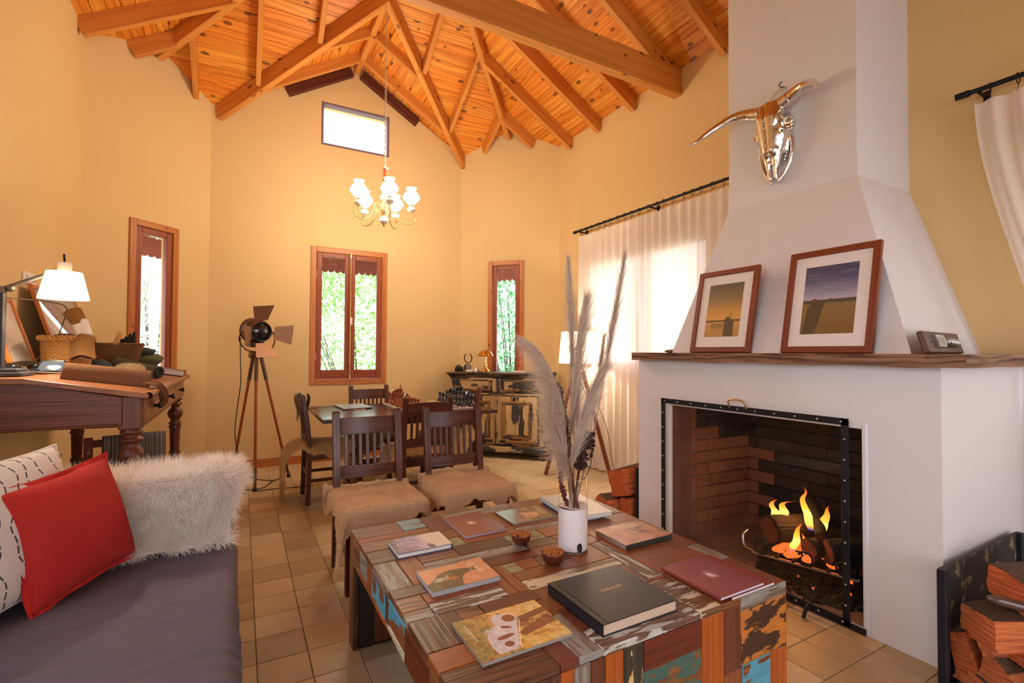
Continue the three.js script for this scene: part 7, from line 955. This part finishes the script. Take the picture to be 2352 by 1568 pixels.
  part('rim', [0, 1, 2].map((k) => tube(Array.from({ length: 60 }, (_, i) => { const a = i / 60 * TAU, q = a * 12 + k * TAU / 3; return V3(Math.cos(a) * (0.112 + 0.009 * Math.cos(q)), 0.184 + 0.011 * Math.sin(q), Math.sin(a) * (0.112 + 0.009 * Math.cos(q))); }), 0.0068, 180, 6, true)), wk, b1);
  const kn = thing('knit_gloves', 'pair of tan knitted arm warmers in a white paper band propped on the tall basket', 'gloves', [-0.815, Y, -3.55]), km = mat(0xb07a3c, 0.95, { side: THREE.DoubleSide, bumpMap: scaled(grainBump, 0.04, 0.2), bumpScale: 0.006 });
  part('upper_cuff', taperTube([[0.02, 0.26, -0.03], [-0.005, 0.31, -0.04], [-0.02, 0.335, -0.045]], (u) => [0.04 + 0.016 * u, 0.034 + 0.008 * u], 16, 18), km, kn); part('paper_band', taperTube([[0.045, 0.19, -0.02], [0.03, 0.23, -0.028], [0.012, 0.285, -0.036]], (u) => [0.047 - 0.006 * u, 0.038], 14, 18), M.paper, kn);
  part('lower_cuff', sheet(14, 20, (u, v) => { const a = (u - 0.5), y = 0.2 - v * 0.12; return V3(0.045 + a * (0.1 + 0.015 * v) + 0.01 * v, y + 0.012 * Math.cos(a * 5), 0.02 + (v < 0.25 ? v * 0.16 : 0.04 + (v - 0.25) * 0.04) + 0.014 * Math.cos(a * 6)); }), km, kn); part('dark_band', sheet(14, 6, (u, v) => { const a = (u - 0.5); return V3(0.055 + a * 0.118, 0.092 - v * 0.022, 0.076 + 0.014 * Math.cos(a * 6)); }), mat(0x4c2c18, 0.95, { side: THREE.DoubleSide }), kn);
  const b2 = thing('wicker_basket', 'dark flaring wicker basket with a broken handle and black gloves inside', 'basket', [-0.79, Y, -4.17], 0.35);
  part('weave', weave(0.15, 0.1, 0.006, 0.15, 24, 1.28, 0.0034, 30), wk2, b2); part('stakes', stakes(0.15, 0.1, 0, 0.155, 30, 1.28, 0.003), wk2, b2); part('bottom', at(cbox(0.28, 0.006, 0.18, 0.002), 0, 0.004, 0), wk2, b2); part('rim', weave(0.192, 0.128, 0.154, 0.162, 2, 1, 0.006, 30), wk2, b2); part('handle', [taperTube([[0.02, 0.15, 0.128], [0.035, 0.19, 0.13], [0.05, 0.225, 0.12], [0.055, 0.24, 0.1]], () => [0.004, 0.016], 20, 10)], wk, b2);
  const gl = thing('gloves', 'black gloves standing with fingers up in the dark wicker basket', 'gloves', [-0.72, Y + 0.15, -4.22]); [[0.0, 0.05], [0.022, 0.066], [0.046, 0.085], [0.07, 0.1]].forEach(([x, h], i) => part('finger', taperTube([[x, -0.03, i * 0.01], [x + 0.004, h * 0.5, i * 0.012], [x + 0.006, h, i * 0.012]], (u) => 0.013 * Math.sqrt(Math.max(0.05, 1 - Math.pow(u, 6))), 14, 10), mat(0x23211f, 0.85), gl));
  // caps and clothes
  const fold = (name, label, cat, p, sz, m, seed, turn = 0, extra) => { const o = thing(name, label, cat, p, turn); part('cloth', at(lump(sz[0], sz[1], sz[2], seed, 0.24, 4), 0, sz[1] * 0.85, 0), m, o); if (extra) extra(o); return o; };
  fold('woollen_cap', 'grey woollen cap with a pale lining on top of the baskets', 'cap', [-0.93, Y + 0.165, -3.96], [0.1, 0.03, 0.07], mat(0x4a4648, 0.95), 51, 0.2, (o) => part('lining', at(lump(0.05, 0.012, 0.05, 52, 0.1, 3), 0.045, 0.02, 0.05), mat(0xcfc8c0, 0.9), o));
  fold('black_cloth', 'crumpled black cloth stuffed between the two baskets', 'cloth', [-0.87, Y + 0.14, -3.99], [0.07, 0.03, 0.06], mat(0x221f20, 0.95), 54);
  fold('blue_cloth', 'dark blue folded cloth with an orange corner before the dark basket', 'cloth', [-0.76, deskY(-0.76) + 0.001, -3.72], [0.075, 0.04, 0.055], mat(0x39414c, 0.95), 55, 0.3, (o) => part('corner', at(lump(0.035, 0.02, 0.02, 56, 0.2, 3), -0.03, 0.07, 0), mat(0xa8562c, 0.9), o));
  fold('olive_jacket', 'folded olive-green garment at the far right of the desk under the window', 'garment', [-0.605, deskY(-0.605) + 0.05, -4.36], [0.11, 0.05, 0.12], mat(0x5a5a36, 0.9), 57, 0.2, (o) => part('lining', at(lump(0.09, 0.03, 0.1, 58, 0.2, 3), -0.035, 0.1, 0.03), mat(0x2e3830, 0.85), o));
  const rl = thing('rolled_mat', 'rolled grey-green felt with a dark open end lying on the desk', 'cloth roll', [-0.55, 0, -3.95], 0.0); part('roll', taperTube([[-0.16, deskY(-0.71) + 0.055, -0.06], [-0.05, deskY(-0.6) + 0.047, 0.02], [0.085, deskY(-0.465) + 0.042, 0.1]], () => 0.04, 24, 20), mat(0x66624e, 0.9, { bumpMap: scaled(weaveBump, 0.1, 0.1), bumpScale: 0.002 }), rl); part('open_end', at(new THREE.TorusGeometry(0.027, 0.012, 10, 22), 0.0875, deskY(-0.465) + 0.042, 0.1015, 0, PI / 2 - 0.6, 0), mat(0x1c1c1a, 0.8), rl);
  fold('fur_hat', 'tan and white fur hat with grey patches at the front of the desk', 'hat', [-0.57, deskY(-0.57), -3.58], [0.068, 0.042, 0.06], mat(0xb89a66, 0.95), 61, 0, (o) => o.add(furry((() => { const g = mergeVertices(lump(0.068, 0.042, 0.06, 61, 0.24, 4).deleteAttribute('uv').deleteAttribute('normal')); g.translate(0, 0.036, 0); g.computeVertexNormals(); return g; })(), 5000, nap, hairM, [cc(0xd8bc84), cc(0x8a7448), cc(0xf4e4c0)], { len: 0.016, up: 0.6, mess: 0.8 })));
  fold('fur_pouch', 'dark brown soft pouch with a pale seam lying beside the tall basket', 'pouch', [-0.715, deskY(-0.715), -3.28], [0.085, 0.024, 0.05], mat(0x5c4638, 0.95), 62, 0.25, (o) => part('seam', tube([[0.0, 0.042, -0.04], [0.02, 0.046, 0], [0.02, 0.03, 0.044]], 0.003, 20, 6), M.paper, o));
  const wl = thing('wallet', 'flat grey-black leather wallet lying on the brown scarf', 'wallet', [-0.575, deskY(-0.575) + 0.046, -3.22], 0.2); wl.rotation.z = -0.18; part('leather', at(cbox(0.15, 0.008, 0.09, 0.003), 0, 0.004, 0), mat(0x2c2e36, 0.35), wl); part('flap', at(cbox(0.1, 0.006, 0.08, 0.002), -0.02, 0.012, -0.02, 0.08), mat(0x3a3c44, 0.35), wl);
  const ca = thing('phone_case', 'slim black case with a glossy end lying in front of the fur hat', 'case', [-0.505, deskY(-0.505) + 0.045, -3.16], 0.35); ca.rotation.z = -0.18; part('case', at(cbox(0.14, 0.01, 0.07, 0.003), 0, 0.005, 0), mat(0x22242c, 0.3), ca); part('glossy_end', at(cbox(0.06, 0.002, 0.066, 0.0006), 0.035, 0.011, 0), phys(0x9aa4b4, 0.1, { clearcoat: 1 }), ca);
  // scarf with fringe hanging over the front edge
  const sc = thing('fringed_scarf', 'long brown woollen scarf with a ragged fringe lying along the near edge of the desk', 'scarf', [0, 0, 0]), sm = mat(0x8a5c3a, 0.95, { side: THREE.DoubleSide, bumpMap: scaled(noiseBump, 0.06, 0.06), bumpScale: 0.006 });
  part('cloth', taperTube([[-0.73, deskY(-0.73) + 0.026, -3.0], [-0.66, deskY(-0.66) + 0.026, -3.02], [-0.57, deskY(-0.57) + 0.024, -3.05], [-0.48, deskY(-0.48) + 0.02, -3.08], [-0.41, deskY(-0.41) + 0.018, -3.1]], (u) => [0.05 + 0.02 * u, 0.021 - 0.006 * u], 40, 22), sm, sc); const fg = []; for (let i = 0; i < 60; i++) { const z = -3.16 + 0.14 * rnd(), x = -0.43 + 0.03 * rnd(); fg.push(tube([[x, deskY(x) + 0.02 + 0.01 * rnd(), z], [-0.37, 1.125 + 0.012 * rnd(), z + rr(-0.01, 0.01)], [-0.345 + rr(-0.01, 0.012), 1.08 - 0.03 * rnd(), z + rr(-0.015, 0.015)], [-0.347 + rr(-0.008, 0.01), 1.02 + 0.03 * rnd(), z + rr(-0.02, 0.02)]], 0.0032, 10, 5)); } part('fringe', fg, mat(0x6a4226, 0.95), sc);
  // magazines at the far end
  [['stack of cream and green leaflets at the far end of the desk', 0x9a9a78, 0, 0.03], ['dark red magazine on top of the leaflets at the far desk end', 0x6a3038, 0.031, 0.01]].forEach(([lb, c, dy, h], i) => { const m = thing(i ? 'magazine' : 'leaflets', lb, i ? 'magazine' : 'leaflets', [-0.485 - i * 0.01, deskY(-0.485) + dy + 0.004, -4.5], 0.1); m.rotation.z = -0.18; part('pages', at(cbox(0.19, h, 0.27, 0.002), 0, h / 2, 0), M.paper, m); part('cover', at(cbox(0.192, 0.002, 0.272, 0.0006), 0, h, 0), mat(c, 0.4), m); });
}
// ---------------------------------------------------------------- outdoors: veranda edge, lawn, shrubs and a bare tree
{
  struct('ground_lawn', at(cbox(60, 0.1, 50, 0.01), 0, -0.5, -20), mat(0x6a7a4a, 0.95));
  struct('ground_terrace', at(cbox(12, 0.2, 10.5, 0.02), 1.2, -0.26, -3.4), mat(0x8a7a68, 0.9));
  const v = struct('veranda', null), rm = mat(0xa85f58, 0.7), under = mat(0xe4d4c8, 0.8);
  const run = (A, B) => { const [m, len] = wallMatrix(A, B), p = (n, g, mm) => part(n, g.applyMatrix4(m), mm, v), L = len + 1.3, c = len / 2, w0 = 0.24, w1 = 1.62; p('veranda_roof', at(cbox(L, 0.05, Math.hypot(w1 - w0, 0.3) + 0.1, 0.004), c, 2.93, (w0 + w1) / 2, Math.atan2(0.3, w1 - w0)), under); p('fascia', at(cbox(L, 0.2, 0.06, 0.006), c, 2.63, 1.5), rm); const n = Math.floor(L / 0.09), s = []; for (let i = 0; i < n; i++) s.push(new THREE.CylinderGeometry(0.045, 0.045, 0.016, 14, 1, false).rotateX(PI / 2).translate(c - L / 2 + (i + 0.5) * 0.09, 2.53, 1.5)); p('scalloped_edge', join(s), rm); for (let i = 0; i < L / 0.6; i++) p('veranda_rafter', at(cbox(0.06, 0.1, 1.4, 0.006), c - L / 2 + 0.3 + i * 0.6, 2.86, (w0 + w1) / 2, Math.atan2(0.3, w1 - w0)), rm); };
  run(PLAN.backR, PLAN.backL); run(PLAN.backL, PLAN.left0); run(PLAN.right0, PLAN.backR);
  const leafG = (() => { const g = new THREE.PlaneGeometry(1, 2, 2, 4).translate(0, 1, 0), p = g.attributes.position; for (let i = 0; i < p.count; i++) { const t = p.getY(i) / 2; p.setX(i, p.getX(i) * Math.sin(PI * clamp(t * 0.95 + 0.03)) * 0.9); p.setZ(i, -0.3 * t * t + 0.25 * Math.abs(p.getX(i))); } g.computeVertexNormals(); return g; })();
  const lm = phys(0xffffff, 0.5, { transmission: 0.35, thickness: 0, side: THREE.DoubleSide });
  const shrub = (label, c, r, n, cols, size, seed) => {
    const q = mulberry(seed), t = thing('garden_shrub', label, 'shrub', [c[0], -0.45, c[2]]), st = []; for (let i = 0; i < 9; i++) { const a = q() * TAU; st.push(taperTube([[Math.cos(a) * 0.1, 0, Math.sin(a) * 0.1], [Math.cos(a) * r[0] * 0.3, r[1] * 0.7, Math.sin(a) * r[2] * 0.3], [Math.cos(a) * r[0] * 0.7, r[1] * 1.6, Math.sin(a) * r[2] * 0.6]], (u) => 0.03 * (1 - 0.8 * u), 14, 7)); } part('stems', st, mat(0x5a4a3a, 0.9), t);
    const I = strands(n, leafG, lm, () => { let x, y, z; do { x = q() * 2 - 1; y = q() * 2 - 1; z = q() * 2 - 1; } while (x * x + y * y + z * z > 1); const k = Math.pow(x * x + y * y + z * z, -0.28); x *= k; y *= k; z *= k; const d = V3(x + (q() - 0.5) * 1.4, 0.2 + (q() - 0.5) * 1.6, z + (q() - 0.5) * 1.4 + 0.4); return { p: V3(x * r[0], r[1] + 0.2 + y * r[1], z * r[2]), d, l: size * (0.7 + 0.6 * q()), w: size * (0.7 + 0.5 * q()), tw: q() * TAU, c: cols[0].clone().lerp(cols[1], q()).lerp(cols[2], q() * 0.4) }; }, 'foliage'); t.add(I);
  };
  const G1 = [cc(0x6fb04a), cc(0x9ccf7c), cc(0xd8e8a8)], G2 = [cc(0x5fa858), cc(0x8cc8a0), cc(0xd0e8d8)];
  shrub('dense bright green shrub outside the double window', [2.2, 0, -10.6], [2.1, 1.9, 1.0], 15000, G1, 0.05, 1);
  shrub('long-leaved green shrub outside the right narrow window', [5.7, 0, -10.2], [1.5, 2.2, 1.0], 9000, G2, 0.065, 2);
  shrub('pale feathery shrub behind the bare tree outside the left window', [-1.6, 0, -12.4], [1.6, 2.0, 0.9], 9000, [cc(0x8cc0a8), cc(0xb8d8d0), cc(0xe4f0ec)], 0.04, 3);
  const t = thing('bare_tree', 'pale bare-branched tree outside the left narrow window', 'tree', [-1.52, -0.45, -10.3]), bm = mat(0xc8c4b8, 0.9), q = mulberry(12), br = [];
  part('trunk', taperTube([[0, 0, 0], [0.03, 1.0, 0], [-0.03, 2.2, 0.05], [0.02, 4.2, 0]], (u) => 0.075 * (1 - 0.6 * u), 24, 10), bm, t);
  for (let i = 0; i < 46; i++) { const y = 0.9 + q() * 2.8, a = q() * TAU, L = 0.5 + q() * 1.1; br.push(taperTube([[0, y, 0], [Math.cos(a) * L * 0.5, y + 0.15 + q() * 0.2, Math.sin(a) * L * 0.5], [Math.cos(a) * L, y + 0.2 + q() * 0.5, Math.sin(a) * L]], (u) => 0.014 * (1 - 0.8 * u), 12, 5)); const p = [Math.cos(a) * L * 0.6, y + 0.25, Math.sin(a) * L * 0.6]; br.push(taperTube([p, [p[0] + (q() - 0.5) * 0.4, p[1] + 0.25, p[2] + (q() - 0.5) * 0.4], [p[0] + (q() - 0.5) * 0.8, p[1] + 0.4, p[2] + (q() - 0.5) * 0.6]], (u) => 0.007 * (1 - 0.7 * u), 8, 4)); }
  part('branches', br, bm, t);
  solo('garden_post', [at(cbox(0.09, 1.0, 0.09, 0.01), 0, 0.05, 0)], mat(0xe8e4dc, 0.8), 'white garden post in front of the shrub outside the double window', 'post', [1.62, -0.0, -9.0]);
}
shadows(scene);
scene.traverse((o) => { if (o.isLight && !o.isRectAreaLight) o.castShadow = true; });
renderer.render(scene, camera);
